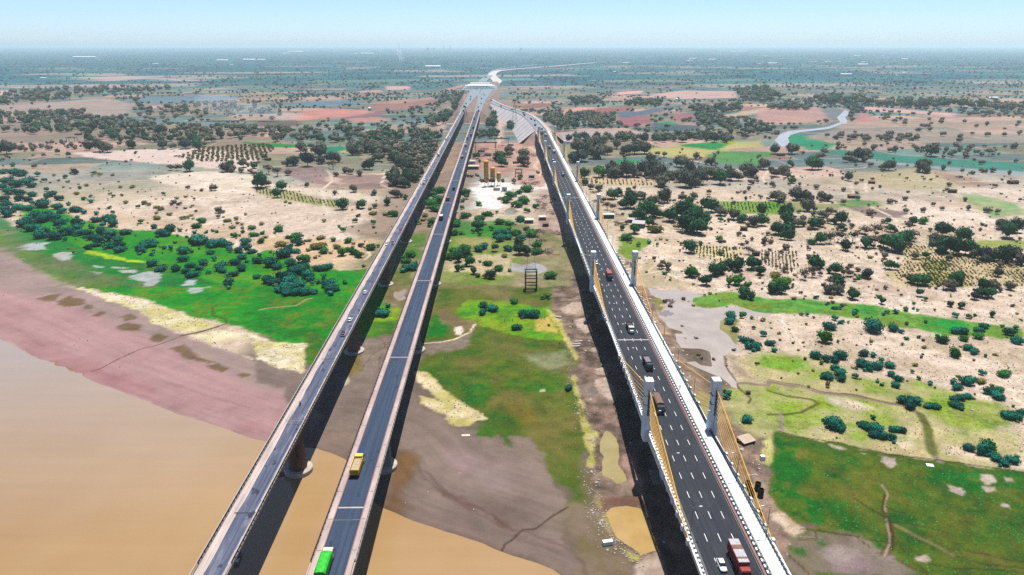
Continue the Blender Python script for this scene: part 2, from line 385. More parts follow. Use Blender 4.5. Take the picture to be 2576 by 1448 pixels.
# --- meadow and mud by the river
L_.append(('P', [(-110, 120), (110, 120), (100, 330), (-30, 420), (-120, 330)], (126, 108, 96), (108, 94, 82), 8, 8, 1.0, 10))
L_.append(('P', [(-100, 330), (60, 330), (60, 480), (20, 560), (-90, 520)], (110, 116, 66), (150, 134, 100), 8, 10, 0.9, 12))
L_.append(('P', [(-110, 500), (-20, 500), (-30, 1050), (-110, 1050)], (150, 124, 108), (126, 112, 90), 8, 10, 0.8, 12))
lay(J([(-700, 470), (-200, 530), (0, 585), (60, 600)], Z('A', (200, 620), (500, 640), (760, 760), (1200, 860), (1700, 900), (2100, 1000), (2574, 1130)), Z('B', (150, 1080), (400, 1180), (600, 1260), (950, 1290), (1180, 1260)),
      Z('H', (1350, 0), (1300, 300), (1240, 480), (1060, 520), (980, 660), (560, 780), (480, 640), (0, 470)),
      Z('I', (2300, 400), (1900, 300), (1500, 150), (1200, 60)), [(200, 725), (80, 672), (0, 640), (-300, 560)]), (16, 126, 28), (84, 142, 40), 2, 5, 1.0, 30)
lay(Z('A', (0, 740), (130, 820), (330, 890), (600, 950), (780, 1050), (1200, 1150), (1600, 1240), (1900, 1310), (2200, 1400), (2574, 1448), (1500, 1448), (1100, 1440), (700, 1340), (400, 1130), (100, 920), (-100, 800)), (14, 104, 58), (22, 118, 60), 3, 6, 0.9)
lay(Z('H', (0, 0), (600, 0), (900, 180), (800, 320), (740, 450), (640, 560), (450, 560), (0, 440)), (12, 116, 26), (44, 118, 30), 3, 6, 0.9)
lay(Z('A', (820, 1060), (1000, 1095), (1300, 1170), (1450, 1200), (1300, 1200), (1100, 1165), (900, 1120)), (176, 200, 84), None, 1.5, 2.5, 0.9)
lay(Z('A', (-100, 860), (80, 890), (260, 1000), (540, 1140), (900, 1240), (1100, 1330), (1500, 1448), (-100, 1448)), (122, 116, 92), (92, 112, 64), 5, 9, 0.75)
lay(Z('H', (560, 450), (640, 560), (1000, 540), (940, 640), (760, 720), (560, 780), (460, 640)), (44, 96, 34), (90, 92, 40), 3, 4, 0.8)
lay(Z('A', (270, 1010), (380, 990), (500, 1005), (430, 1030), (520, 1075), (360, 1085), (240, 1075)), (190, 192, 196), None, 1.2, 5, 0.85, 4)
lay(Z('A', (530, 1120), (620, 1090), (770, 1100), (700, 1130), (720, 1170), (640, 1185), (540, 1170)), (176, 178, 172), None, 0.8, 3, 0.95, 4)
lay(Z('A', (1330, 1340), (1480, 1295), (1660, 1320), (1590, 1375), (1620, 1390), (1540, 1448), (1440, 1448), (1460, 1400), (1320, 1370)), (186, 188, 190), None, 1.2, 5, 0.85, 4)
lay(Z('A', (1800, 1448), (1860, 1380), (1990, 1380), (2000, 1448)), (190, 192, 196), None, 1.2, 5, 0.85, 4)
lay(Z('I', (1820, 0), (2100, 0), (2000, 50), (1950, 60)), (190, 192, 196), None, 1.2, 5, 0.85, 4)
lay(Z('A', (1210, 1285), (1370, 1275), (1360, 1310), (1240, 1315)), (176, 176, 172), None, 0.8, 2, 0.9, 4)
lay(Z('A', (880, 1290), (1030, 1300), (1030, 1335), (960, 1310)), (150, 150, 140), None, 0.8, 2, 0.9, 4)
lay(Z('A', (930, 1235), (1040, 1245), (1030, 1255), (960, 1250)), (196, 196, 190), None, 0.6, 1.5, 0.9, 4)
lay(Z('A', (1130, 1250), (1290, 1255), (1280, 1265), (1150, 1262)), (186, 186, 180), None, 0.6, 1.5, 0.9, 4)
# mud flat
lay(J(SHORE[1:11], Z('J', (480, 100), (620, -100)), Z('H', (620, 780), (500, 850), (200, 780), (0, 740)), Z('I', (2300, 640), (1950, 520), (1700, 420), (1400, 230), (1100, 130), (700, 0)), Z('A', (600, 1448), (300, 1250), (0, 1060), (-700, 700))), (164, 140, 134), (150, 130, 122), 1.5, 3, 1.0, 25)
lay(J(SHORE[1:11], Z('H', (440, 1300), (250, 1050), (0, 1010)), Z('I', (2300, 880), (1800, 640), (1450, 480), (1100, 320), (700, 170), (350, 80), (0, 40)), [(-200, 640)]), (184, 144, 144), (170, 132, 132), 5, 6, 0.9, 30)
lay(J(SHORE[3:11], Z('H', (260, 1448), (0, 1290)), Z('I', (2574, 1280), (1900, 1060), (1300, 880), (900, 760), (500, 560), (100, 360))), (150, 106, 106), (176, 142, 140), 5, 7, 0.6, 22)
lay(J(Z('I', (500, 640), (900, 740), (1300, 890), (1620, 1030), (1560, 1150), (1200, 1000), (800, 850))), (156, 92, 100), (168, 118, 120), 4, 5, 0.45, 14)
lay(Z('H', (0, 740), (200, 790), (480, 850), (600, 800), (700, 830), (560, 1000), (520, 1448), (430, 1448), (440, 1290), (250, 1020), (0, 960)), (128, 112, 102), (112, 98, 90), 2, 4, 0.9)
for q in ([(370, 120), (500, 80), (640, 60), (560, 140), (440, 150)], [(560, 150), (700, 90), (860, 130), (860, 170), (700, 200), (580, 190)], [(830, 200), (880, 180), (980, 210), (900, 230)],
          [(900, 300), (1020, 240), (1090, 260), (1000, 310)], [(1200, 300), (1320, 270), (1380, 320), (1250, 350)], [(1180, 400), (1290, 360), (1430, 390), (1390, 440), (1230, 440)],
          [(1510, 520), (1590, 480), (1680, 500), (1620, 560), (1540, 560)], [(1740, 620), (1850, 590), (2000, 690), (2200, 760), (2080, 780), (1880, 730)], [(2090, 800), (2200, 770), (2330, 830), (2220, 870)], [(2390, 890), (2470, 860), (2530, 890), (2440, 910)]):
    lay(Z('I', *q), (104, 82, 46), (116, 96, 66), 1.2, 2.2, 0.85, 6)
lay(Z('I', (1250, 180), (1430, 150), (1650, 210), (1900, 310), (2180, 380), (2100, 420), (1900, 460), (1800, 460), (1560, 360), (1400, 230)), (234, 222, 186), (204, 192, 124), 1.0, 3, 1.0, 9)
lay(J(Z('I', (1920, 490), (2200, 440), (2560, 480), (2574, 740), (2300, 640), (2100, 570)), Z('H', (0, 500), (200, 560), (490, 570), (470, 640), (520, 770), (480, 880), (200, 790), (0, 740))), (238, 224, 196), (210, 198, 134), 1.0, 3, 1.0, 9)
for q in ([(1010, 105), (1090, 80), (1120, 90), (1050, 115)], [(1060, 130), (1140, 110), (1180, 125), (1120, 155), (1080, 150)], [(1150, 155), (1260, 120), (1310, 135), (1220, 170)], [(870, 40), (930, 15), (945, 35), (890, 60)], [(760, 25), (840, 0), (860, 12), (800, 35)]):
    lay(Z('I', *q), (236, 226, 186), (210, 200, 120), 0.6, 0.8, 1.0, 4)
# between the old bridges
lay(Z('H', (1060, 500), (1350, 500), (1260, 800), (1080, 1448), (650, 1448), (760, 1100), (900, 800), (1000, 640)), (138, 122, 110), (120, 104, 94), 2, 4, 1.0)
lay(Z('J', (480, 0), (1080, 0), (880, 290), (750, 220), (600, 170), (480, 160)), (138, 118, 106), (120, 100, 90), 1.5, 2, 1.0)
lay(Z('H', (1160, 300), (1430, 260), (1400, 480), (1100, 520), (1110, 400)), (66, 112, 34), (96, 116, 44), 2, 4, 0.9)
lay(Z('H', (1180, 270), (1440, 200), (1400, 360), (1170, 350)), (140, 164, 48), (96, 150, 40), 1.5, 3, 0.9)
lay(Z('B', (1500, 930), (1740, 900), (1640, 1180), (1480, 1110)), (56, 116, 46), (110, 120, 66), 3, 5, 0.9)
lay(Z('B', (1380, 1290), (1600, 1270), (1570, 1448), (1330, 1448)), (84, 100, 42), (104, 104, 56), 3, 5, 0.9)
lay(Z('H', (1270, 0), (1560, 0), (1480, 180), (1300, 150)), (112, 98, 60), (128, 110, 78), 2, 4, 0.9)
lay(Z('H', (1400, 50), (1500, 30), (1500, 120), (1430, 130)), (170, 154, 146), None, 1, 2, 0.9)
lay(Z('H', (960, 700), (1060, 690), (1020, 860), (930, 900)), (120, 104, 34), None, 2, 3, 0.8)
lay(Z('H', (880, 960), (920, 900), (935, 970), (890, 1000)), (226, 210, 178), None, 0.8, 1.5, 0.9)
# right of the middle bridge: meadow
lay(J(Z('B', (1900, 880), (2574, 800), (2574, 1448), (1790, 1448), (1850, 1200))), (74, 128, 42), (150, 150, 84), 6, 10, 0.75, 20)
lay(Z('B', (2000, 780), (2574, 760), (2574, 1000), (2300, 960), (1960, 940)), (30, 116, 56), (60, 130, 60), 5, 8, 0.8, 20)
lay(Z('B', (1960, 1180), (2200, 1130), (2574, 1100), (2574, 1330), (2250, 1330), (1900, 1290)), (222, 198, 162), (206, 182, 150), 3, 7, 0.75)
lay(Z('B', (2080, 760), (2400, 720), (2574, 730), (2574, 760), (2300, 800)), (216, 196, 170), None, 3, 6, 0.8)
lay(J(Z('H', (1830, 0), (2574, 0)), Z('G', (0, 0), (440, 0), (380, 180), (350, 210), (480, 340), (540, 470), (600, 640), (680, 720), (600, 900), (620, 1000), (650, 1080), (710, 1180), (710, 1350), (760, 1448)), Z('K', (780, 100), (760, 300), (780, 420), (840, 540), (830, 640), (820, 760), (740, 800), (600, 780), (560, 640), (420, 540), (200, 420), (0, 90)), Z('J', (2574, 100), (2350, 90), (2200, 0)), Z('H', (2300, 1400), (1950, 1100), (1750, 1000), (1640, 860), (1650, 700), (1720, 600), (1700, 400))), (62, 96, 28), (112, 106, 52), 3, 5, 1.0, 16)
lay(Z('H', (1700, 20), (2200, 20), (2574, 200), (2574, 0), (1850, -40)), (112, 104, 62), (132, 120, 78), 3, 6, 0.8)
lay(Z('H', (1740, 330), (1800, 270), (1930, 360), (1940, 470), (1850, 520), (1720, 510)), (24, 110, 30), (70, 120, 40), 2, 3, 0.95)
lay(J(Z('H', (2000, 230), (2150, 130), (2574, 150)), Z('G', (0, 160), (300, 220), (380, 180), (500, 380), (560, 560), (480, 540), (340, 550), (200, 520), (0, 480)), Z('H', (2450, 440), (2230, 380), (2040, 300))), (96, 150, 40), (140, 160, 60), 1.5, 3, 0.95, 12)
lay(Z('G', (60, 200), (300, 220), (330, 300), (100, 300)), (22, 128, 30), None, 3, 4, 0.6)
lay(Z('G', (230, 320), (370, 310), (480, 440), (450, 470), (230, 440)), (206, 172, 100), (170, 170, 70), 1.5, 3, 0.9, 8)
lay(Z('H', (1800, 220), (1900, 230), (2000, 300), (2220, 380), (2150, 470), (2000, 430), (1850, 330)), (112, 98, 66), (134, 116, 86), 1.5, 3, 0.9)
lay(Z('H', (1690, 560), (1950, 540), (2150, 480), (2120, 600), (1950, 660), (1760, 690), (1680, 640)), (140, 124, 112), (130, 114, 98), 1.5, 3, 0.9)
lay(Z('H', (2000, 410), (2060, 400), (2085, 450), (2050, 490), (2000, 470)), (232, 212, 196), None, 0.6, 1, 1.0)
path(Z('H', (2200, 380), (2150, 460), (2000, 530), (1850, 560), (1690, 572)), 0.9, (232, 206, 178))
lay(Z('G', (150, 700), (540, 640), (600, 800), (400, 880), (240, 800)), (148, 146, 116), (126, 136, 96), 3, 5, 0.7)
lay(Z('H', (2000, 1000), (2300, 940), (2450, 1050), (2300, 1200), (2050, 1180)), (20, 104, 22), (60, 104, 28), 3, 4, 0.8)
lay(Z('G', (0, 900), (200, 850), (400, 900), (520, 1000), (300, 1080), (0, 1000)), (34, 104, 26), (70, 106, 30), 4, 6, 0.7)
lay(Z('G', (0, 1200), (150, 1180), (300, 1330), (350, 1448), (0, 1448)), (128, 104, 34), (108, 100, 40), 4, 6, 0.7)
lay(Z('G', (280, 1040), (320, 1030), (330, 1055), (280, 1058)), (206, 188, 170), None, 0.5, 0.8, 0.9)
lay(Z('H', (1600, 860), (1720, 880), (1830, 960), (1900, 1040), (2000, 1130), (2100, 1190), (2220, 1240), (2310, 1330), (2200, 1350), (2130, 1400), (2040, 1410), (1940, 1370), (1900, 1300), (1800, 1250), (1720, 1210), (1650, 1100), (1720, 1110), (1820, 1140), (1720, 1040), (1640, 960)), (230, 210, 172), (190, 180, 104), 0.8, 2.5, 1.0, 7)
lay(J(Z('H', (1420, 1000), (1640, 1120), (1720, 1230), (1920, 1340), (2040, 1420), (2200, 1448)), Z('J', (2400, 60), (2574, 180)), Z('K', (0, 60), (200, 60), (420, 540), (560, 640), (560, 800), (520, 1000), (600, 1200), (740, 1444), (500, 1430), (400, 1380), (200, 1300), (0, 1245)), Z('J', (2300, 1130), (2000, 1030), (1700, 940), (1480, 850), (1290, 765), (1200, 720), (1420, 120), (1450, 0))), (138, 120, 110), (120, 103, 94), 1.2, 3, 1.0, 18)
lay(Z('J', (1800, 560), (2000, 640), (2300, 800), (2574, 960), (2700, 1060), (2574, 1040), (2200, 830), (1950, 720)), (110, 80, 72), (140, 122, 114), 1.2, 2, 0.8, 4)
lay(Z('J', (1480, 850), (1700, 940), (2000, 1030), (2300, 1130), (2574, 1240), (2574, 1150), (2000, 900), (1600, 760)), (124, 104, 94), (132, 112, 104), 1.2, 2, 0.8, 8)
lay(Z('J', (1420, 190), (1520, 210), (1600, 290), (1620, 400), (1560, 520), (1450, 600), (1480, 700), (1490, 850), (1290, 765), (1340, 600), (1350, 400)), (116, 86, 56), (104, 80, 58), 3, 3, 0.9, 6)
lay(Z('J', (1470, 280), (1560, 300), (1580, 380), (1500, 470), (1420, 500), (1410, 350)), (128, 94, 58), None, 3, 3, 0.7, 6)
lay(Z('J', (1900, 200), (2250, 260), (2500, 420), (2574, 640), (2300, 560), (2000, 400)), (168, 140, 142), (150, 132, 126), 4, 6, 0.7, 20)
lay(Z('J', (2220, 0), (2450, 0), (2420, 60), (2340, 70), (2230, 40)), (60, 110, 30), (80, 110, 40), 1, 2, 0.9)
lay(Z('K', (560, 800), (700, 700), (840, 760), (960, 960), (1000, 1100), (1250, 1200), (1400, 1300), (1400, 1444), (740, 1444), (700, 1200), (560, 1000)), (118, 104, 70), (138, 120, 104), 3, 5, 0.9, 8)
lay(Z('K', (0, 100), (140, 90), (220, 200), (200, 300), (60, 260)), (138, 122, 104), None, 3, 4, 0.7)
# dug strip left of the new bridge
L_.append(('P', [(34, 120), (72, 120), (72, 420), (44, 420)], (122, 106, 96), (70, 64, 62), 3, 4, 1.0, 5))  # dark mud under the new bridge, its tone lowered to deepen the bridge shadow
lay(J(Z('G', (440, 0), (680, 0), (740, 320), (860, 560), (980, 900), (1060, 1300), (1110, 1448)), Z('K', (1130, 0), (1180, 240), (1330, 600), (1400, 850), (1500, 1200), (1560, 1444), (1400, 1444), (1250, 1250), (1000, 1050), (900, 800), (860, 640), (840, 560), (800, 400), (780, 0)), Z('G', (720, 1300), (700, 1150), (640, 1000), (630, 880), (680, 730), (600, 640), (520, 450), (380, 200))), (152, 128, 112), (86, 72, 63), 1.0, 3.0, 1.0, 4.5)
for q in ([(480, 230), (600, 160), (700, 150), (720, 270), (620, 280), (520, 260)], [(780, 620), (850, 600), (870, 650), (800, 660)], [(640, 340), (740, 310), (800, 440), (740, 470), (660, 400)], [(820, 930), (960, 910), (1030, 1150), (940, 1120), (860, 1060), (830, 1000)], [(830, 830), (930, 820), (940, 890), (860, 880)]):
    lay(Z('G', *q), (206, 184, 168), (186, 164, 148), 0.6, 1.5, 0.95, 4)
lay(Z('G', (640, 1000), (800, 960), (900, 1120), (820, 1110), (700, 1080)), (150, 134, 124), (120, 104, 94), 0.8, 2, 0.9, 5)
lay(J(Z('G', (350, 210), (480, 340), (540, 480), (680, 720), (640, 740), (520, 520), (430, 360), (340, 240))), (196, 186, 96), (206, 188, 130), 0.6, 1.5, 0.95, 5)
lay(J(Z('G', (600, 900), (640, 880), (660, 1060), (720, 1180), (720, 1320), (700, 1330), (640, 1090)), Z('K', (790, 0), (850, 20), (820, 200), (830, 400), (760, 380), (770, 250))), (204, 190, 128), (160, 158, 66), 0.6, 1.5, 0.95, 4)
lay(Z('K', (820, 640), (920, 640), (950, 760), (1000, 950), (1020, 1060), (960, 960), (900, 820), (830, 760)), (160, 148, 80), (150, 124, 104), 0.6, 1.5, 0.9, 4)
lay(Z('K', (1120, 240), (1220, 240), (1250, 330), (1330, 600), (1310, 680), (1200, 560), (1180, 420), (1120, 340)), (176, 142, 128), (150, 118, 104), 0.6, 1.2, 0.95, 4)
lay(Z('K', (900, 700), (1060, 670), (1260, 680), (1340, 740), (1260, 770), (1100, 745), (960, 760), (930, 800)), (128, 94, 78), (112, 82, 70), 0.8, 1.2, 0.95, 4)
lay(Z('K', (1260, 1330), (1470, 1210), (1560, 1444), (1270, 1444)), (212, 190, 172), (160, 140, 124), 1.0, 2, 0.95, 4)
lay(Z('K', (1060, 1160), (1300, 1250), (1280, 1300), (1200, 1290)), (196, 186, 84), None, 0.8, 1.5, 0.8, 4)
# --- right bank under and beyond the new bridge
lay(J(Z('G', (1240, 0), (1460, 0), (1480, 260), (1660, 560), (1760, 750), (1860, 900), (1960, 1080), (2100, 1100), (2200, 1250), (2300, 1448)), Z('K', (2260, 0), (2420, 200), (2540, 300), (2520, 520), (2640, 700), (2740, 900)), Z('F', (300, 1000), (420, 1444)), Z('K', (1700, 1444), (1500, 900), (1400, 400)), Z('G', (1300, 1200), (1200, 500))), (164, 138, 120), (104, 86, 76), 2, 4, 1.0, 4.5)
lay(Z('G', (1400, 200), (1480, 350), (1560, 480), (1500, 480), (1430, 340)), (196, 162, 132), None, 1, 2, 0.9)
lay(J(Z('C', (1050, 940), (1400, 970), (1410, 1010), (1300, 1060), (1280, 1130), (1200, 1180), (1120, 1130))), (100, 138, 46), (120, 150, 66), 1.5, 4, 0.9, 8)
lay(Z('C', (1380, 1180), (1500, 1250), (1700, 1400), (1900, 1448), (1300, 1448), (1300, 1250)), (172, 158, 116), (190, 172, 140), 3, 6, 0.8)
lay(J(Z('G', (1420, 110), (1540, 90), (1760, 100), (1770, 130), (1650, 165), (1540, 165), (1440, 190), (1560, 190), (1490, 260), (1430, 200))), (112, 120, 46), (140, 136, 70), 1, 2, 0.95)
lay(J(Z('G', (1820, 110), (2000, 65), (2200, 60), (2574, 130)), Z('E', (0, 120), (400, 130), (900, 180), (1300, 240), (1500, 280), (1900, 340), (2574, 430), (2574, 560), (2200, 500), (1800, 500), (1500, 440), (1100, 400), (900, 320), (600, 290), (300, 280), (0, 270)), Z('G', (2500, 262), (2400, 230), (2200, 180), (2000, 210), (1850, 190))), (64, 140, 62), (112, 154, 78), 2, 4, 0.95, 14)
lay(Z('E', (1500, 380), (1700, 340), (1980, 370), (1990, 470), (1800, 500), (1600, 450)), (20, 148, 74), None, 3, 4, 0.8)
lay(J(Z('G', (1680, 300), (1760, 300), (1750, 420), (1790, 470), (1780, 500), (1730, 440), (1650, 350))), (136, 142, 60), (170, 160, 90), 0.6, 1.2, 1.0, 4)
lay(J(Z('E', (0, 290), (600, 300), (1100, 420), (1800, 520), (2574, 600), (2574, 1000), (1700, 900), (1200, 830), (600, 640), (0, 560)), Z('G', (2300, 330), (2500, 290))), (218, 198, 176), (196, 174, 150), 5, 8, 0.8, 16)
lay(Z('E', (1000, 560), (1700, 650), (2300, 780), (2574, 880), (2574, 1000), (2000, 860), (1300, 700)), (236, 216, 198), (220, 196, 176), 5, 8, 0.7)
lay(J(Z('G', (2050, 420), (2110, 320), (2300, 330), (2250, 560), (2170, 490)), ), (150, 134, 80), (120, 130, 60), 1.5, 3, 0.9)
lay(J(Z('G', (2140, 690), (2400, 680), (2574, 640)), Z('E', (0, 640), (500, 720), (900, 900), (1500, 960), (2100, 1100), (2574, 1200), (2574, 1448), (0, 1448)), Z('F', (2574, 0), (2574, 440), (1700, 300), (1200, 230), (700, 130), (100, 20)), Z('K', (2574, 60), (2460, 80), (2420, 0)), Z('G', (2380, 1448), (2200, 1250), (2130, 1100), (2260, 980), (2160, 820))), (146, 160, 84), (200, 182, 138), 4, 8, 1.0, 12)
lay(Z('E', (0, 680), (300, 720), (340, 800), (200, 860), (0, 800)), (92, 152, 66), None, 4, 6, 0.7)
lay(Z('E', (1700, 1150), (2300, 1150), (2574, 1280), (2574, 1448), (1900, 1448), (1600, 1300)), (112, 150, 60), (150, 160, 80), 5, 8, 0.7)
lay(Z('E', (200, 1200), (600, 1100), (900, 1200), (700, 1260), (500, 1448), (300, 1448)), (116, 160, 66), (176, 170, 110), 5, 8, 0.7)
lay(Z('E', (600, 1130), (900, 1150), (1100, 1230), (900, 1250), (700, 1200)), (226, 206, 184), None, 3, 5, 0.8)
lay(Z('F', (1280, 20), (1500, 30), (1540, 150), (1400, 200), (1290, 120)), (230, 210, 186), None, 3, 5, 0.8)
lay(Z('F', (1720, 120), (2000, 200), (2300, 280), (2574, 330), (2574, 390), (2200, 330), (1780, 260)), (228, 206, 182), None, 3, 5, 0.8)
lay(Z('G', (2140, 730), (2230, 700), (2400, 900), (2574, 960), (2400, 960), (2250, 900)), (208, 190, 172), (170, 150, 130), 1.5, 4, 0.85)
lay(Z('F', (0, 70), (30, 70), (60, 160), (50, 300), (0, 360), (-60, 330), (-50, 120)), (214, 208, 140), (190, 186, 92), 1, 2, 0.95)
# dark field at the lower right
lay(J(Z('F', (100, 25), (400, 80), (800, 150), (1200, 240), (1700, 300), (2000, 350), (2700, 450), (2700, 1700), (200, 1700), (200, 1444), (260, 1050), (560, 960), (280, 930), (90, 760), (30, 640), (0, 500), (60, 330), (70, 180), (50, 80))), (46, 92, 28), (104, 106, 42), 0.8, 2.0, 1.0, 8)
lay(Z('F', (90, 60), (250, 120), (260, 300), (450, 420), (280, 600), (560, 720), (570, 960), (300, 900), (90, 740), (20, 480), (80, 300)), (6, 96, 24), (30, 100, 30), 2, 5, 0.9, 10)
lay(Z('F', (100, 30), (500, 110), (1000, 210), (1500, 290), (2000, 350), (2700, 450), (2700, 560), (2400, 540), (2100, 560), (1700, 430), (1300, 400), (900, 260), (500, 200), (250, 130)), (18, 92, 34), (70, 96, 36), 2, 5, 0.85, 12)
lay(Z('F', (1080, 560), (1200, 570), (1200, 660), (1100, 660)), (50, 96, 22), None, 2, 3, 0.7)
lay(Z('F', (1700, 430), (2100, 440), (2120, 560), (1900, 560)), (20, 100, 50), None, 3, 4, 0.7)
for q in ([(1150, 265), (1280, 280), (1300, 350), (1220, 370), (1150, 320)], [(1810, 555), (1930, 580), (1980, 660), (1900, 640), (1830, 600)], [(2150, 450), (2260, 450), (2280, 520), (2190, 540), (2150, 500)], [(2170, 580), (2280, 570), (2280, 610), (2200, 610)], [(2370, 475), (2450, 490), (2460, 515), (2390, 510)],
          [(2330, 730), (2410, 750), (2430, 790), (2350, 770)], [(1480, 1280), (1580, 1265), (1610, 1300), (1560, 1320), (1490, 1310)], [(610, 140), (780, 185), (700, 180), (640, 165)], [(910, 225), (1010, 235), (960, 240)]):
    lay(Z('F', *q), (184, 162, 152), (200, 182, 170), 0.6, 1.2, 0.95, 4)
lay(Z('F', (250, 1050), (560, 990), (900, 1060), (1100, 1230), (1300, 1330), (1500, 1444), (200, 1444), (190, 1200)), (136, 120, 112), (120, 108, 88), 2, 5, 0.95, 10)
lay(Z('F', (560, 1260), (700, 1190), (880, 1230), (820, 1330), (640, 1330)), (166, 150, 144), None, 2, 3, 0.8)
lay(Z('F', (600, 1350), (900, 1280), (1060, 1330), (1000, 1444), (620, 1444)), (150, 126, 128), None, 3, 4, 0.8)
for q in ([(480, 1120), (560, 1110), (570, 1150), (500, 1150)], [(270, 1200), (350, 1200), (340, 1250), (280, 1240)], [(1050, 1090), (1180, 1080), (1180, 1190), (1080, 1200)]):
    lay(Z('F', *q), (40, 100, 40), None, 1, 2, 0.8)
lay(Z('F', (40, 850), (140, 830), (260, 940), (350, 1000), (260, 1060), (160, 1010), (90, 920)), (226, 204, 184), (196, 170, 140), 0.8, 2, 0.95, 4)
lay(Z('F', (1190, 1000), (1230, 960), (1270, 1100), (1250, 1240), (1150, 1280), (1010, 1230), (1100, 1220), (1190, 1150)), (78, 64, 16), (96, 80, 30), 0.8, 2, 0.9, 4)
# --- paths, gullies, tracks
SAND_T = (240, 222, 202)
DARK_G = (70, 56, 40)
path(Z('B', (720, 280), (770, 350), (760, 390), (660, 480), (690, 560), (680, 660), (760, 730), (800, 800), (880, 930), (870, 990), (1100, 1060), (1150, 1130), (1090, 1180)), 1.1, SAND_T, 0.9)
path(Z('B', (1300, 300), (1260, 420), (1380, 470)), 1.2, SAND_T, 0.9)
path(Z('A', (1200, 520), (1700, 430), (2300, 350)), 1.2, SAND_T, 0.5)
path(Z('A', (700, 170), (1300, 200), (1500, 240)), 1.6, (170, 130, 126), 0.8)
path(Z('A', (950, 100), (1400, 190), (2200, 260)), 1.6, (196, 158, 150), 0.8)
path(Z('Y', (0, 1290), (500, 1297), (1000, 1310), (1500, 1325), (1800, 1330), (1880, 1290), (1920, 1250)), 5.0, (206, 168, 162), 0.9, 1.5)
path(Z('Z', (0, 1215), (400, 1220), (1200, 1250), (2000, 1265), (2574, 1285)), 4.5, (206, 168, 162), 0.85, 1.5)
path(Z('Y', (1880, 1290), (1990, 1170), (2070, 1080)), 5.0, (190, 156, 156), 0.9, 1.5)
path(Z('Y', (2190, 1335), (2574, 1335)), 5.0, (206, 166, 156), 0.9, 1.5)
path(Z('Y', (2450, 1140), (2440, 1448)), 5.0, (214, 180, 166), 0.9, 1.5)
path(Z('D', (820, 400), (860, 500)), 1.2, SAND_T, 0.7); path(Z('D', (980, 400), (980, 470), (1000, 500)), 1.6, SAND_T, 0.9); path(Z('D', (280, 290), (500, 280), (960, 250), (990, 240)), 1.4, SAND_T, 0.7)
path(Z('D', (1040, 650), (1200, 720), (1300, 800)), 2.2, SAND_T, 0.9)
path(Z('D', (1200, 360), (1800, 400), (2400, 380)), 1.6, SAND_T, 0.7)
path(Z('C', (1300, 90), (1560, 140), (1740, 165), (1800, 140)), 1.6, SAND_T, 0.8); path(Z('C', (1740, 165), (2000, 215)), 1.6, SAND_T, 0.8)
path(Z('C', (2574, 280), (2520, 350), (2540, 400)), 1.6, SAND_T, 0.8)
path(Z('C', (180, 40), (260, 90), (270, 180), (230, 230), (290, 330)), 4.0, (232, 200, 180), 0.7)
path(Z('I', (830, 870), (1000, 820), (1200, 720), (1400, 630), (1530, 600), (1640, 570), (1830, 500)), 0.55, (84, 50, 52), 0.85, 0.3, 0.7)
path(Z('I', (1830, 490), (2000, 460), (2200, 400)), 1.6, (78, 70, 30), 0.9, 0.5)
path(Z('I', (2200, 400), (2280, 370), (2260, 320), (2140, 280), (2140, 200)), 0.8, (60, 62, 24), 0.9, 0.4)
path(J(Z('J', (2480, 1200), (2510, 1130), (2574, 1090)), Z('K', (100, 990), (240, 980), (320, 920), (420, 850), (560, 770))), 0.5, (72, 54, 44), 0.9, 0.3, 0.5)
path(J(Z('G', (2140, 690), (2150, 800), (2240, 930), (2290, 1030), (2400, 1130), (2370, 1180))), 0.8, DARK_G, 0.8, 0.4)
path(J(Z('G', (2250, 960), (2574, 1000)), Z('E', (0, 960), (300, 1010), (560, 1075), (850, 1100), (1100, 1160), (1400, 1210), (1530, 1290), (1600, 1400)), Z('F', (1600, 0), (1630, 120), (1650, 240), (1720, 320))), 1.9, (138, 116, 104), 0.95, 0.7)
path(J(Z('E', (0, 940), (300, 990), (560, 1062), (850, 1088), (1100, 1148), (1400, 1200))), 0.5, (70, 54, 44), 0.9, 0.3)
path(Z('E', (1530, 1290), (1620, 1448)), 2.6, (96, 104, 36), 0.8, 0.8); path(Z('F', (1600, 0), (1650, 230)), 3.2, (92, 104, 30), 0.8, 1.0)
path(Z('E', (0, 1050), (200, 1110), (440, 1140), (500, 1180), (330, 1270), (160, 1290), (0, 1290)), 1.3, (84, 84, 30), 0.9, 0.5)
path(Z('E', (120, 1290), (140, 1448)), 1.3, (150, 134, 130), 0.9, 0.5)
path(Z('F', (100, 10), (400, 80), (800, 150), (1200, 245), (1600, 290), (2000, 340), (2574, 430)), 0.45, (62, 44, 14), 0.9, 0.3)
path(Z('F', (1140, 545), (1200, 650), (1165, 760), (1190, 900), (1220, 1050), (1220, 1150), (1160, 1270)), 0.5, (168, 146, 128), 0.9, 0.3)
path(Z('F', (1175, 650), (1145, 800), (1210, 900), (1250, 1050), (1240, 1200)), 0.7, (64, 50, 14), 0.85, 0.4)
path(Z('F', (870, 690), (1000, 780), (1180, 880)), 0.45, (62, 48, 14), 0.85, 0.3); path(Z('F', (1220, 790), (1290, 825), (1370, 830)), 0.4, (62, 48, 14), 0.8, 0.3)
for q in ([(320, 1000), (600, 1030), (850, 1060), (1050, 1110), (1290, 1150), (1420, 1240)], [(480, 1010), (700, 1050), (880, 1070), (1020, 1190)], [(300, 1100), (480, 1100), (460, 1030)], [(200, 1250), (330, 1370), (400, 1444)], [(1270, 1300), (1450, 1380), (1600, 1444)], [(1480, 1340), (1600, 1430)], [(1620, 1350), (1900, 1400), (2300, 1400), (2574, 1430)], [(1880, 1270), (2200, 1350), (2574, 1380)], [(2000, 1210), (2300, 1280), (2574, 1330)], [(1180, 920), (1500, 960), (1850, 1050)]):
    path(Z('F', *q), 0.42, (74, 58, 34), 0.75, 0.3, 0.9)
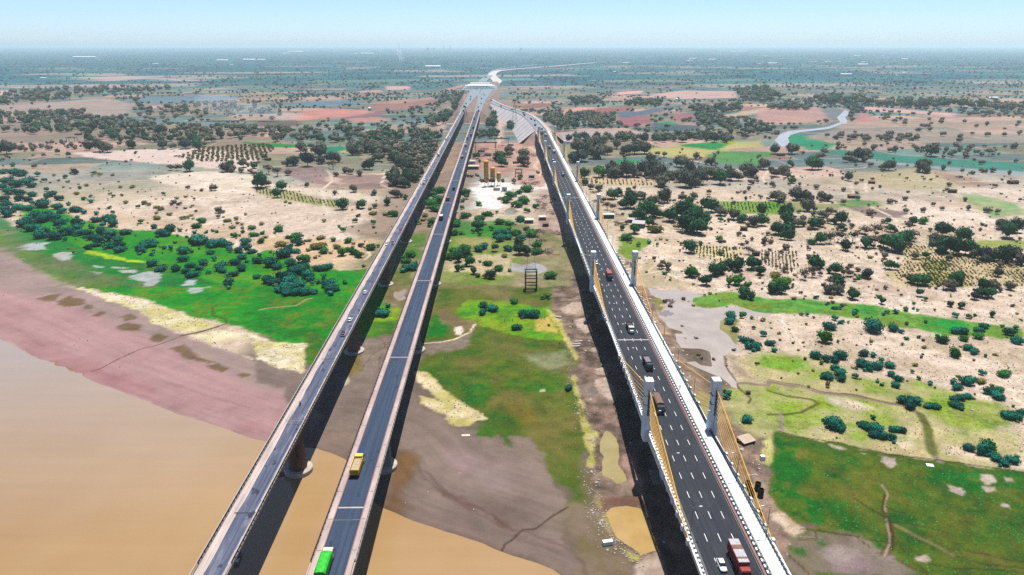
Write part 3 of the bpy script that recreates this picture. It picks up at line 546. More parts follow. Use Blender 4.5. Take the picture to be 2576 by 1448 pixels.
path(Z('F', (1280, 960), (1600, 1120), (1850, 1260)), 0.9, (150, 130, 96), 0.6, 0.6)
path(Z('H', (1700, 800), (2000, 850)), 0.4, (92, 80, 60), 0.0)
for q in ([(1050, 850), (1150, 700), (1300, 600)], [(1240, 510), (1330, 620)], [(1230, 830), (1250, 700), (1300, 650)]):
    path(Z('H', *q), 0.4, (92, 78, 70), 0.7, 0.3, 0.8)
path(Z('H', (40, 230), (200, 205), (400, 190), (500, 130), (560, 115)), 0.9, (170, 150, 126), 0.8, 0.5)
path(Z('J', (1720, 400), (1900, 600), (2100, 720), (2400, 860), (2574, 1000)), 0.7, (96, 72, 66), 0.6, 0.6, 1.5)
path(J(Z('J', (1620, 320), (1700, 480), (1800, 560), (2100, 760), (2574, 1010)), Z('K', (150, 1010), (400, 1110), (650, 1240), (720, 1330), (740, 1444))), 0.8, (104, 84, 78), 0.5, 0.7, 1.5)
path(Z('G', (700, 140), (740, 300), (830, 540)), 0.9, (96, 74, 66), 0.9, 0.4)
for q in ([(100, 280), (180, 400), (300, 520), (380, 650)], [(160, 270), (150, 420), (240, 560)], [(60, 360), (260, 400), (460, 420)], [(1000, 560), (1400, 640), (1900, 760), (2100, 840)], [(900, 820), (1200, 880), (1600, 920)], [(1420, 60), (1420, 200)], [(1700, 980), (2100, 1000), (2574, 1060)]):
    path(Z('E', *q), 0.6, (240, 222, 206), 0.65, 0.5, 1.2)
for q in ([(1350, 1300), (1480, 1210), (1440, 1140), (1560, 1200)], [(1480, 1220), (1600, 1340), (1540, 1400)], [(1300, 1330), (1500, 1290), (1700, 1380)], [(1250, 870), (1600, 900), (2100, 890)], [(2170, 900), (2180, 980)], [(2000, 760), (2300, 850), (2574, 880)]):
    path(Z('C', *q), 0.9, (244, 228, 212), 0.6, 0.6, 1.6)

FIELD_PAL = 1.12 * np.array([s2l(118, 116, 96), s2l(96, 110, 108), s2l(150, 132, 116), s2l(128, 122, 98), s2l(84, 104, 100), s2l(104, 124, 118), s2l(138, 118, 104), s2l(92, 112, 114), s2l(174, 144, 130), s2l(110, 122, 104)])
FAR_PAL = np.array([0.80, 0.92, 0.95]) * np.array([s2l(50, 104, 112), s2l(40, 92, 104), s2l(64, 110, 112), s2l(78, 116, 114), s2l(46, 96, 104), s2l(98, 122, 114), s2l(38, 88, 100), s2l(58, 106, 110), s2l(120, 132, 122), s2l(48, 100, 108)])  # far field colours, with the teal tint of distant haze put into them
def fields(X, Y, cx, cy, seed):
    ang = 0.16
    xr, yr = X * math.cos(ang) + Y * math.sin(ang), -X * math.sin(ang) + Y * math.cos(ang)
    xr = xr + 40 * fbm(X, Y, 300, 2, seed); yr = yr + 25 * fbm(X, Y, 260, 2, seed + 3)
    row = np.floor(yr / cy); off = _VAL[(row.astype(np.int64) * 7 + seed) & 1023] * cx
    w = cx * (0.6 + 0.8 * _VAL[(row.astype(np.int64) * 13 + 5 + seed) & 1023])
    colm = np.floor((xr + off) / w)
    idx = _PERM[(_PERM[(row.astype(np.int64) + seed) & 1023] + colm.astype(np.int64)) & 1023]
    fr = np.minimum(np.minimum((yr / cy - row), 1 - (yr / cy - row)) * cy, np.minimum(((xr + off) / w - colm), 1 - ((xr + off) / w - colm)) * w)
    return idx, fr

def river_sdf(X, Y): return poly_sdf(X, Y, RIVER_W)
def height(X, Y, rs=None, detail=True):
    """land height: water level is 0"""
    if rs is None: rs = river_sdf(X, Y)
    z = 0.05 + 0.55 * sstep(0, 45, -rs) + 0.25 * sstep(60, 300, -rs)
    z = z + 0.22 * fbm(X, Y, 60, 3, 21) * sstep(10, 80, -rs) + (0.10 * fbm(X, Y, 9, 3, 22) * sstep(4, 40, -rs) if detail else 0)
    z = np.maximum(z, 0.02 + 0.006 * np.clip(-rs, 0, 30))
    w = rs + 0.9 * fbm(X, Y, 14, 3, 33)
    z = np.where(w > -6, np.minimum(z, np.clip(-w * 0.03, -1.5, 9)), z)
    for k, poly in PONDS_W.items():
        xs = [p[0] for p in poly]; ys = [p[1] for p in poly]
        big = max(xs) - min(xs); m = 12
        s = (X > min(xs) - m) & (X < max(xs) + m) & (Y > min(ys) - m) & (Y < max(ys) + m)
        if not s.any(): continue
        d = poly_sdf(X[s], Y[s], poly) + (0.5 if k != 'creek' else 2.0) * fbm(X[s], Y[s], 5, 3, 44)
        z[s] = np.minimum(z[s], np.where(d > 0, -0.08 - np.minimum(d, 3) * 0.12, np.maximum(-d * 0.22, 0.0) - 0.06))
    return z

def paint(X, Y, rs, out_calm=None):
    n = len(X)
    big = fbm(X, Y, 140, 4, 1); mid = fbm(X, Y, 26, 4, 2); fine = fbm(X, Y, 5.0, 4, 3); vf = fbm(X, Y, 1.3, 3, 4)
    def c(*t): return np.array(s2l(*t))
    t = np.clip(0.5 + 0.75 * mid + 0.3 * fine, 0, 1)[:, None]
    C = c(240, 220, 202) * t + c(202, 178, 156) * (1 - t)
    g = sstep(0.05, 0.5, big + 0.5 * mid)[:, None] * 0.55
    C = C * (1 - g) + c(172, 156, 116) * g
    g2 = sstep(0.12, 0.5, fbm(X, Y, 32, 5, 14, 0.65))[:, None] * 0.5 * sstep(330, 500, Y + 0.3 * X)[:, None]
    C = C * (1 - g2) + c(146, 126, 106) * g2
    pale = sstep(0.25, 0.6, fbm(X, Y, 45, 4, 9))[:, None] * 0.6
    C = C * (1 - pale) + c(236, 216, 200) * pale
    # farmland further off
    far = sstep(560, 900, Y + 60 * big)
    idx, fr = fields(X, Y, 130.0, 62.0, 3)
    fc = FIELD_PAL[idx % 10] * (0.86 + 0.28 * ((idx * 31 % 97) / 97.0))[:, None]
    fc = fc * (1 + 0.16 * mid + 0.12 * fine)[:, None]
    edge = sstep(3.5, 0.5, fr)[:, None] * 0.5
    fc = fc * (1 - edge) + c(196, 166, 150) * edge
    C = C * (1 - far[:, None]) + fc * far[:, None]
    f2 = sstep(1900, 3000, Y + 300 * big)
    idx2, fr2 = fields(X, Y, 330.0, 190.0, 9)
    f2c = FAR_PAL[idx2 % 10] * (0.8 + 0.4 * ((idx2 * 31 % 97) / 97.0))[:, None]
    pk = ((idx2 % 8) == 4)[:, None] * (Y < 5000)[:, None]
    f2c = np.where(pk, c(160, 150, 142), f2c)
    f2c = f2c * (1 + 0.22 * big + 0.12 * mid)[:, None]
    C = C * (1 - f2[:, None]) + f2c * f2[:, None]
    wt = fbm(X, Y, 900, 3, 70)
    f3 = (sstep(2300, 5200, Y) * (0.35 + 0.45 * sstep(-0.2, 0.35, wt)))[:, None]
    C = C * (1 - f3) + c(16, 84, 102) * f3  # far ground shifted to teal, standing in for distance haze
    x0, x1, y0, y1 = X.min(), X.max(), Y.min(), Y.max()
    for k in L_:
        pts = k[1]; xs = [p[0] for p in pts]; ys = [p[1] for p in pts]
        m = 25
        if max(xs) + m < x0 or min(xs) - m > x1 or max(ys) + m < y0 or min(ys) - m > y1: continue
        s = np.nonzero((X > min(xs) - m) & (X < max(xs) + m) & (Y > min(ys) - m) & (Y < max(ys) + m))[0]
        if len(s) == 0: continue
        xx, yy = X[s], Y[s]
        if k[0] == 'P':
            _, _, c1, c2, soft, wob, op, ns = k
            d = poly_sdf(xx, yy, pts) + wob * 1.25 * fbm(xx, yy, max(4.0, wob * 3.0), 5, 51, 0.68)
            a = sstep(-soft, soft, d) * op
            t = np.clip(0.5 + 1.1 * fbm(xx, yy, ns, 4, 61), 0, 1)[:, None]
            cc = c(*c1) * t + c(*c2) * (1 - t)
        else:
            _, _, c1, w, soft, wob, op = k
            wx = wob * fbm(xx, yy, 6, 3, 71)
            d = w * 0.5 - line_dist(xx + wx, yy + wx * 0.6, pts)
            a = sstep(-soft, soft * 0.4, d) * op
            cc = c(*c1)[None, :]
        a = a[:, None]
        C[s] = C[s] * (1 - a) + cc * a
    # river bed seen through nothing: brown
    C = np.where((rs > 0.5)[:, None], c(150, 118, 88)[None, :], C)
    # grain: tussocks, pebbles, dry tufts
    green = np.clip((C[:, 1] - C[:, 0]) * 8, 0, 1)
    near = sstep(700, 300, Y)
    # silt lines that follow the shore
    al = X * 0.9 - Y * 0.45
    st = fbm(rs * 1.0, al * 0.06, 2.2, 4, 95, 0.7)
    sm = sstep(-75, -30, rs) * sstep(2, -1, rs)
    grey = 1 - np.clip((C[:, 1] - C[:, 0]) * 8, 0, 1)
    C = C * (1 + 0.22 * st * sm * grey)[:, None]
    mot = fbm(X, Y, 3.2, 4, 81); mot2 = fbm(X, Y, 11.0, 4, 82)
    gm_ = (green * sstep(0.0, 0.45, mot2 + 0.6 * mot) * 0.46 * near)[:, None]
    C = C * (1 - gm_) + c(118, 104, 48) * gm_
    gd = (green * sstep(0.1, 0.5, -mot2 + 0.5 * mot) * 0.45 * near)[:, None]
    C = C * (1 - gd) + c(14, 78, 24) * gd
    calm = 1 - 0.7 * sm * grey
    C = C * (1 + calm * (0.30 * fine + 0.34 * vf * (0.6 + 0.6 * green) + 0.18 * mot) * (0.4 + 0.6 * near) + 0.12 * mid)[:, None]
    bright = sstep(0.25, 0.5, C.mean(1))
    sp = (sstep(0.10, 0.42, vf * 0.7 + 0.6 * mot + 0.5 * mid) * (1 - green) * 0.42 * bright * sstep(1000, 500, Y))[:, None]
    C = C * (1 - sp) + c(120, 104, 76) * sp
    lum = C @ np.array([0.3, 0.55, 0.15]); C = lum[:, None] + (C - lum[:, None]) * (1.02 + 0.26 * green)[:, None]
    if out_calm is not None: out_calm.append(np.clip(1 - 0.75 * sm * grey * (rs < 0), 0.2, 1))
    return np.clip(C * ALB, 0.004, 0.85)

def grid(xs, ys):
    X, Y = np.meshgrid(xs, ys); nx, ny = len(xs), len(ys)
    i = np.arange(nx * ny).reshape(ny, nx)
    F = np.stack([i[:-1, :-1].ravel(), i[:-1, 1:].ravel(), i[1:, 1:].ravel(), i[1:, :-1].ravel()], 1)
    return X.ravel(), Y.ravel(), F
def rng(a, b, step):
    n = max(1, int(round((b - a) / step))); return np.linspace(a, b, n + 1)
def geo(a, b, s0, g):
    out = [a]; s = s0
    while out[-1] + s < b: out.append(out[-1] + s); s *= g
    out[-1] = b; return np.array(out)

patches = [
 grid(rng(-180, 240, 0.6), rng(128, 300, 0.6)),
 grid(rng(-330, 400, 1.0), rng(300, 540, 1.0)),
 grid(rng(-700, 760, 2.5), rng(540, 1060, 2.6)),
 grid(rng(-1900, 2000, 9.0), rng(1060, 2600, 8.0)),
 grid(np.concatenate([-geo(0, 36000, 40, 1.05)[::-1][:-1], geo(0, 36000, 40, 1.05)]), geo(2600, 33000, 26, 1.03)),
]
def side(xa, xb, ya, yb, st): patches.append(grid(rng(xa, xb, st), rng(ya, yb, st)))
side(-760, -180, 128, 300, 6); side(240, 900, 128, 300, 6)
side(-900, -330, 300, 540, 6); side(400, 1000, 300, 540, 6)
side(-1900, -700, 540, 1060, 12); side(760, 2000, 540, 1060, 12)
side(-1900, 2000, -900, 128, 20)
side(-1900, -760, 128, 300, 20); side(900, 2000, 128, 300, 20); side(-1900, -900, 300, 540, 20); side(1000, 2000, 300, 540, 20)
patches.append(grid(np.array([-36000., -20000, -8000, -1900]), np.array([-6000., -900, 2600]))); patches.append(grid(np.array([2000., 8000, 20000, 36000]), np.array([-6000., -900, 2600])))
patches.append(grid(np.array([-1900., 2000.]), np.array([-6000., -900.])))
Vs, Fs, Cs, o = [], [], [], 0
ROUGH = []
for X, Y, F in patches:
    rs = river_sdf(X, Y) if Y.min() < 900 else np.full(X.shape, -500.0)
    if Y.min() < 1500: z = height(X, Y, rs)
    else: z = np.full(X.shape, 0.85)
    if 1000 < Y.min() < 1500:
        pass
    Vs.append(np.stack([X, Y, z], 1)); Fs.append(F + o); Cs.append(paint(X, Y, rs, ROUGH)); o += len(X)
GV, GF, GC = np.concatenate(Vs), np.concatenate(Fs), np.concatenate(Cs)

gm = bpy.data.materials.new('ground_earth'); gm.use_nodes = True
N, L = gm.node_tree.nodes, gm.node_tree.links
b = N['Principled BSDF']; b.inputs['Roughness'].default_value = 0.95; b.inputs['Specular IOR Level'].default_value = 0.08
at = N.new('ShaderNodeAttribute'); at.attribute_name = 'land'
geo_n = N.new('ShaderNodeNewGeometry')
n1 = N.new('ShaderNodeTexNoise'); n1.inputs['Scale'].default_value = 1.6; n1.inputs['Detail'].default_value = 5; n1.inputs['Roughness'].default_value = 0.7
L.new(geo_n.outputs['Position'], n1.inputs['Vector'])
mr = N.new('ShaderNodeMapRange'); mr.inputs[1].default_value = 0.3; mr.inputs[2].default_value = 0.7; mr.inputs[3].default_value = 0.62; mr.inputs[4].default_value = 1.38
L.new(n1.outputs['Fac'], mr.inputs[0])
mx = N.new('ShaderNodeVectorMath'); mx.operation = 'SCALE'
L.new(at.outputs['Color'], mx.inputs[0]); ma = N.new('ShaderNodeMath'); ma.operation = 'SUBTRACT'; ma.inputs[1].default_value = 1.0; L.new(mr.outputs[0], ma.inputs[0])
mb2 = N.new('ShaderNodeMath'); mb2.operation = 'MULTIPLY_ADD'; mb2.inputs[2].default_value = 1.0; L.new(ma.outputs[0], mb2.inputs[0]); L.new(at.outputs['Alpha'], mb2.inputs[1])
L.new(mb2.outputs[0], mx.inputs['Scale']); L.new(mx.outputs[0], b.inputs['Base Color'])
n2 = N.new('ShaderNodeTexNoise'); n2.inputs['Scale'].default_value = 0.9; n2.inputs['Detail'].default_value = 6; n2.inputs['Roughness'].default_value = 0.7
L.new(geo_n.outputs['Position'], n2.inputs['Vector'])
bp = N.new('ShaderNodeBump'); bp.inputs['Strength'].default_value = 0.5; bp.inputs['Distance'].default_value = 0.5
L.new(n2.outputs['Fac'], bp.inputs['Height']); L.new(bp.outputs['Normal'], b.inputs['Normal'])

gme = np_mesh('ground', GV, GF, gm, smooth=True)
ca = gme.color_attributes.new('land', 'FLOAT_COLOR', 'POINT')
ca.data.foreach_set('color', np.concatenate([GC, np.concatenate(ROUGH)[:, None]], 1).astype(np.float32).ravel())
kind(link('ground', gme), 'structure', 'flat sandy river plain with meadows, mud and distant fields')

# ---- water sheets
def water_mat(name, col, rough, bump, col2=None, ns=0.02):
    m = mat(name, col, rough=rough, spec=0.5, noise=0.10, nscale=ns, col2=col2, coord='Object', detail=3)
    N, L = m.node_tree.nodes, m.node_tree.links
    b = N['Principled BSDF']; b.inputs['IOR'].default_value = 1.33
    g = N.new('ShaderNodeNewGeometry'); nt = N.new('ShaderNodeTexNoise'); nt.inputs['Scale'].default_value = 0.8; nt.inputs['Detail'].default_value = 3
    L.new(g.outputs['Position'], nt.inputs['Vector'])
    bp = N.new('ShaderNodeBump'); bp.inputs['Strength'].default_value = bump; bp.inputs['Distance'].default_value = 0.1
    L.new(nt.outputs['Fac'], bp.inputs['Height']); L.new(bp.outputs['Normal'], b.inputs['Normal'])
    return m
M_RIVER = water_mat('river_water', A3(190, 150, 98), 0.12, 0.10, A3(196, 162, 120), 0.012)
def silt_and_sheen(m):  # greyer far water: silt tint with the sky's reflection painted in, plus flow streaks
    N, L = m.node_tree.nodes, m.node_tree.links
    b = N['Principled BSDF']; old_l = b.inputs['Base Color'].links[0].from_socket
    g = N.new('ShaderNodeNewGeometry'); sp = N.new('ShaderNodeSeparateXYZ'); L.new(g.outputs['Position'], sp.inputs[0])
    n = N.new('ShaderNodeTexNoise'); n.inputs['Scale'].default_value = 0.01; n.inputs['Detail'].default_value = 5; L.new(g.outputs['Position'], n.inputs['Vector'])
    ad = N.new('ShaderNodeMath'); ad.operation = 'MULTIPLY_ADD'; ad.inputs[1].default_value = 120.0; L.new(n.outputs['Fac'], ad.inputs[0]); L.new(sp.outputs['Y'], ad.inputs[2])
    sb = N.new('ShaderNodeMath'); sb.operation = 'MULTIPLY_ADD'; sb.inputs[1].default_value = -0.5; L.new(sp.outputs['X'], sb.inputs[0]); L.new(ad.outputs[0], sb.inputs[2])
    r = N.new('ShaderNodeMapRange'); r.inputs[1].default_value = 285; r.inputs[2].default_value = 480; L.new(sb.outputs[0], r.inputs[0])
    mx = N.new('ShaderNodeMix'); mx.data_type = 'RGBA'; L.new(r.outputs[0], mx.inputs[0]); L.new(old_l, mx.inputs[6]); mx.inputs[7].default_value = (*A3(184, 168, 156), 1)
    mp = N.new('ShaderNodeMapping'); mp.inputs['Rotation'].default_value = (0, 0, 0.53); mp.inputs['Scale'].default_value = (0.012, 0.16, 1)
    L.new(g.outputs['Position'], mp.inputs['Vector']); fl = N.new('ShaderNodeTexNoise'); fl.inputs['Scale'].default_value = 1.0; fl.inputs['Detail'].default_value = 6; fl.inputs['Roughness'].default_value = 0.6; L.new(mp.outputs['Vector'], fl.inputs['Vector'])
    fr_ = N.new('ShaderNodeMapRange'); fr_.inputs[1].default_value = 0.3; fr_.inputs[2].default_value = 0.7; fr_.inputs[3].default_value = 0.965; fr_.inputs[4].default_value = 1.035; L.new(fl.outputs['Fac'], fr_.inputs[0])
    sc = N.new('ShaderNodeVectorMath'); sc.operation = 'SCALE'; L.new(mx.outputs[2], sc.inputs[0]); L.new(fr_.outputs[0], sc.inputs['Scale'])
    L.new(sc.outputs[0], b.inputs['Base Color'])
silt_and_sheen(M_RIVER)
def sheet(name, poly, z, m, k='structure', label=None):
    me = bpy.data.meshes.new(name); me.from_pydata([(x, y, z) for x, y in poly], [], [tuple(range(len(poly)))]); me.materials.append(m); me.update()
    return kind(link(name, me), k, label)
rv = [(x, y) for x, y in RIVER_W]
xs = rng(-1200, 700, 20)
mbw = MB(); V = []
WX, WY, WF = grid(np.concatenate([geo(0, 4000, 30, 1.15)[::-1][:-1] * -1 - 300, rng(-300, 500, 10), 500 + geo(0, 1500, 30, 1.2)[1:]]), np.concatenate([-geo(0, 2500, 40, 1.2)[::-1], rng(10, 900, 10)]))
keep = (river_sdf(WX, WY) > -24)
fk = keep[WF].all(1)
kind(link('river', np_mesh('river', np.stack([WX, WY, np.zeros_like(WX)], 1), WF[fk], M_RIVER)), 'structure', 'wide muddy tan river along the lower left')
PW = {'marsh': (A3(196, 180, 166), A3(206, 192, 180)), 'dug_pond': (A3(196, 158, 92), A3(206, 172, 112)), 'ditch_pool': (A3(176, 158, 100), A3(188, 172, 120)), 'pylon_pool': (A3(168, 150, 84), A3(180, 164, 100)),
      'small_pool': (A3(170, 164, 156), A3(186, 180, 172)), 'site_puddle': (A3(150, 140, 110), A3(170, 160, 140)), 'bank_puddle': (A3(176, 160, 150), A3(186, 170, 160)), 'trench_pool': (A3(150, 140, 134), A3(160, 150, 144)), 'creek': (A3(196, 200, 204), A3(206, 210, 214))}
sheet('creek', CREEK_W, 1.25, water_mat('creek_water', A3(190, 190, 186), 0.3, 0.05, A3(204, 204, 200), 0.02), label='pale winding creek in the fields at right')
def grow(poly, d):
    cx = sum(p[0] for p in poly) / len(poly); cy = sum(p[1] for p in poly) / len(poly)
    xs = [p[0] for p in poly]; ys = [p[1] for p in poly]
    return [(min(xs) - d, min(ys) - d), (max(xs) + d, min(ys) - d), (max(xs) + d, max(ys) + d), (min(xs) - d, max(ys) + d)]
for k, poly in PONDS_W.items():
    q = grow(poly, 3); st = 60 if k == 'creek' else 6
    X, Y, F = grid(rng(q[0][0], q[1][0], st * 0.25), rng(q[0][1], q[2][1], st * 0.25))
    kp = poly_sdf(X, Y, poly) > -(8 if k == 'creek' else 2.2)
    F = F[kp[F].all(1)]
    kind(link('water', np_mesh(k, np.stack([X, Y, np.full_like(X, 0.006 + 0.004 * list(PONDS_W).index(k))], 1), F, water_mat(k + '_water', PW[k][0], 0.09, 0.05, PW[k][1], 0.1))), 'structure', 'shallow muddy ' + k.replace('_', ' '))
# ------------------------------------------------------------------ bridges
M_CONC = mat('old_concrete', A3(150, 134, 126), 0.9, noise=0.35, nscale=0.35, bump=0.2, bscale=2, coord='Object')
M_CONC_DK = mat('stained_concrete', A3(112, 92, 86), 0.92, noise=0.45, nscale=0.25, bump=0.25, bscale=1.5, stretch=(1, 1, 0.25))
M_CONC_LT = mat('pale_concrete', A3(206, 196, 188), 0.85, noise=0.22, nscale=0.4)
M_WALK = mat('dusty_footway', A3(206, 180, 174), 0.9, noise=0.22, nscale=0.5, col2=A3(226, 204, 196), stretch=(1, 0.25, 1))
M_WALK_OLD = mat('sandy_verge', A3(220, 200, 192), 0.95, noise=0.30, nscale=0.35, stretch=(1.5, 0.2, 1))
M_RAIL_DK = mat('rusty_rail', A3(84, 58, 54), 0.8, noise=0.3, nscale=2)
M_WHITE = mat('white_paint', (0.50, 0.51, 0.51), 0.6, noise=0.10, nscale=0.8)
M_WHITE_WK = mat('new_white_concrete', (0.37, 0.37, 0.362), 0.8, noise=0.05, nscale=0.6)
M_DASH = mat('road_marking_paint', (0.46, 0.46, 0.45), 0.7, noise=0.25, nscale=3)
M_KERB = mat('pink_kerb', A3(168, 130, 124), 0.9, noise=0.2, nscale=1.5)
M_TEALRAIL = mat('grey_teal_rail', A3(96, 128, 136), 0.5, metal=0.4, noise=0.2, nscale=2)
M_BLACK = mat('black_paint', (0.015, 0.016, 0.018), 0.6)
M_PYL = mat('pylon_concrete', A3(196, 210, 216, 2.3), 0.75, noise=0.2, nscale=0.25, stretch=(1, 1, 0.3))
M_CAP = mat('pylon_cap_white', (0.52, 0.55, 0.56), 0.6, noise=0.06, nscale=1)
M_CABLE = mat('yellow_stay_sheath', A3(250, 190, 44, 1.3), 0.45, noise=0.12, nscale=0.2, spec=0.5)
M_STEEL = mat('galvanised_steel', A3(150, 156, 160), 0.45, metal=0.6, noise=0.15, nscale=1)
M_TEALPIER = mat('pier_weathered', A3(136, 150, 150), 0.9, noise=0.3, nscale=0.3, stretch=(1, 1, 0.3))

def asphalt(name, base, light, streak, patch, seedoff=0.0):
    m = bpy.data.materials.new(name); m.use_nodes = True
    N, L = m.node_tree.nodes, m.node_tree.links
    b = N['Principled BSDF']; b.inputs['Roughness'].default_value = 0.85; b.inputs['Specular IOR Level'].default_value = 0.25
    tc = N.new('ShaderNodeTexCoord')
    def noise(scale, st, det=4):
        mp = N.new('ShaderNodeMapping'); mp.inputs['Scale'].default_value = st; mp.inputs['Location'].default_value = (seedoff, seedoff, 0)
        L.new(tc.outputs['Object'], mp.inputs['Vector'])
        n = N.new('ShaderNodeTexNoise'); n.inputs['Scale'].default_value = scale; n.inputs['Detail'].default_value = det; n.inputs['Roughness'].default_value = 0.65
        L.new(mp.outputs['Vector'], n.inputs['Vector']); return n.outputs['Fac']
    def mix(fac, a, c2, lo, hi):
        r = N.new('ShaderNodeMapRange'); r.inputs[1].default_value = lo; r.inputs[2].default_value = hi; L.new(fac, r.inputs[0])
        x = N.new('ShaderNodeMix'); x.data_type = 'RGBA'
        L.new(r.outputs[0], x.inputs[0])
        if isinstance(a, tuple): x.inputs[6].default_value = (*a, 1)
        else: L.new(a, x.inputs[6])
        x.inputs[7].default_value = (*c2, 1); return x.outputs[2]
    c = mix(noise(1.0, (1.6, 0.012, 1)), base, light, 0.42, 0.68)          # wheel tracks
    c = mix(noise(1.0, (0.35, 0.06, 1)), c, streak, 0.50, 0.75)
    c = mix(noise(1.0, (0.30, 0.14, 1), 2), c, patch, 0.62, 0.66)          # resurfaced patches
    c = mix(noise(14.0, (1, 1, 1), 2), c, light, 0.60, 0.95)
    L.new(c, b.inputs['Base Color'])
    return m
M_ASPH_OLD = asphalt('worn_asphalt', A3(74, 82, 108), A3(118, 124, 146), A3(150, 150, 164), A3(48, 56, 78))
M_ASPH_MID = asphalt('blue_grey_asphalt', A3(46, 62, 88), A3(72, 92, 118), A3(60, 78, 104), A3(44, 60, 84), 31.0)
M_ASPH_NEW = asphalt('fresh_asphalt', A3(40, 44, 54), A3(56, 60, 70), A3(66, 70, 80), A3(42, 46, 56), 77.0)

def extr(x0, x1, z0, z1, ys, name, m, parent):
    mb = MB()
    ya, yb = ys
    mb.box(x0, x1, ya, yb, z0, z1); return mb.obj(name, m, parent)

BR_END = 1350.0                               # where the old bridges meet their embankment
BR_START = 60.0
def girder(parent, x0, x1, ztop, pier_ys, hpier, hmid, m, web_in=1.2, y0=BR_START, y1=BR_END, step=6.0):
    """haunched box girder under the deck slab"""
    rings = []
    ys = np.arange(y0, y1 + 0.1, step)
    for y in ys:
        d = min(abs(y - p) for p in pier_ys); span = (pier_ys[1] - pier_ys[0]) / 2
        h = hmid + (hpier - hmid) * max(0.0, 1 - d / span) ** 2
        rings.append([(x0 + web_in, y, ztop), (x0 + web_in + 0.4, y, ztop - h), (x1 - web_in - 0.4, y, ztop - h), (x1 - web_in, y, ztop)])
    return MB().loft(rings).obj('girder', m, parent)

def post_rail(parent, x, z, y0, y1, gap, h, m, rails=(0.45, 0.95), post=0.18, name='railing', near=420):
    """a railing: posts and rails joined as one run"""
    mb = MB()
    y = y0
    while y < y1:
        g = gap if y < near else gap * 2
        mb.box(x - post / 2, x + post / 2, y - post / 2, y + post / 2, z, z + h); y += g
    for r in rails:
        for a in np.arange(y0, y1, 96.0):
            b_ = min(y1, a + 96.0); mb.box(x - 0.07, x + 0.07, a, b_, z + r * h - 0.07, z + r * h + 0.07)
    o = mb.obj(name, m, parent); o['kind'] = 'stuff'; return o

# ---- old left bridge
old = thing('road_bridge', 'narrow old concrete bridge with patched grey road, leftmost of the three', 'bridge')
ox0, ox1, zt = -72.3, -64.1, 19.0
PIER_L = [208 + 97.0 * k for k in range(-2, 12)]
extr(ox0, ox1, zt - 0.45, zt - 0.02, (BR_START, BR_END), 'deck', M_CONC, old)
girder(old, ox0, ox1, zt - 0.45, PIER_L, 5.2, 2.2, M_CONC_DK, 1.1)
mbr = MB(); y = BR_START
k = 0
while y < BR_END:
    mbr.box(ox0 + 1.75, ox1 - 0.55, y, min(BR_END, y + 48.35), zt, zt + 0.05); y += 48.5
kind(mbr.obj('road_surface', M_ASPH_OLD, old), 'stuff')
dm = MB()
for i_, y in enumerate(np.arange(BR_START, BR_END, 5.0)):
    w_ = 0.55 + 0.5 * _VAL[(i_ * 7) & 1023]; w2 = 0.55 + 0.5 * _VAL[((i_ + 1) * 7) & 1023]
    dm.add([(ox0 + 1.76, y, zt + 0.058), (ox0 + 1.76 + w_, y, zt + 0.058), (ox0 + 1.76 + w2, y + 5, zt + 0.058), (ox0 + 1.76, y + 5, zt + 0.058)], [(0, 1, 2, 3)])
    dm.add([(ox1 - 0.56 - w2 * .6, y, zt + 0.058), (ox1 - 0.56, y, zt + 0.058), (ox1 - 0.56, y + 5, zt + 0.058), (ox1 - 0.56 - w_ * .6, y + 5, zt + 0.058)], [(0, 1, 2, 3)])
kind(dm.obj('roadside_dust', M_WALK_OLD, old), 'stuff')
extr(ox0 + 0.5, ox0 + 1.75, zt - 0.02, zt + 0.12, (BR_START, BR_END), 'footway', M_WALK_OLD, old)
extr(ox1 - 0.55, ox1 - 0.30, zt - 0.02, zt + 0.2, (BR_START, BR_END), 'kerb', M_CONC_LT, old)
for x in (ox0 + 0.12, ox1 - 0.12):
    extr(x - 0.12, x + 0.12, zt - 0.02, zt + 0.28, (BR_START, BR_END), 'parapet_base', M_CONC_LT, old)
    post_rail(old, x, zt + 0.28, BR_START + 80, BR_END, 2.0, 0.8, M_RAIL_DK, post=0.26)
    extr(x - 0.10, x + 0.10, zt + 1.08, zt + 1.24, (BR_START, BR_END), 'handrail', M_CONC_LT, old)
M_PIERL = mat('brown_stained_pier', A3(122, 92, 84), 0.92, noise=0.5, nscale=0.22, bump=0.25, bscale=1.0, col2=A3(150, 126, 116), stretch=(1, 1, 0.2))
pc = -68.3
def pier_round(parent, x, y, zt_, r0, r1, m, fm, zb=1.6):
    top = zt_ - 0.45 - 5.2
    p = MB().lathe((x, y, 0), [(r0, zb - 0.3), (r0 * 0.98, zb + 4), (r1, top - 3.2), (r1 * 1.06, top - 2.4), (r1 * 1.2, top + 0.25)], 22).obj('pier', m, parent, True)
    f = MB().lathe((x, y, 0), [(4.7, -1.4), (4.7, zb - 0.25), (4.45, zb), (0.2, zb + 0.01)], 28).obj('footing', fm, p)
    return p
M_FOOT = mat('footing_concrete', A3(214, 200, 184), 0.9, noise=0.3, nscale=0.5)
for py in PIER_L[2:]:
    p = pier_round(old, pc, py, zt, 2.95, 2.45, M_PIERL, M_FOOT)
# ladder-hole row on the nearest pier
mbh = MB()
for i in range(9): mbh.box(pc + 0.9, pc + 1.15, PIER_L[2] - 3.06, PIER_L[2] - 2.4, 6 + i * 0.8, 6.35 + i * 0.8)
kind(mbh.obj('weep_holes', M_BLACK, old), 'stuff')
for j, y in enumerate(np.arange(159.5, BR_END, 48.5)):
    mbj = MB().box(ox0 + 1.8, ox1 - 0.6, y - 0.25, y + 0.25, zt + 0.054, zt + 0.075)
    mbj.obj('expansion_joint', M_BLACK if j % 2 == 0 else M_CONC, old)
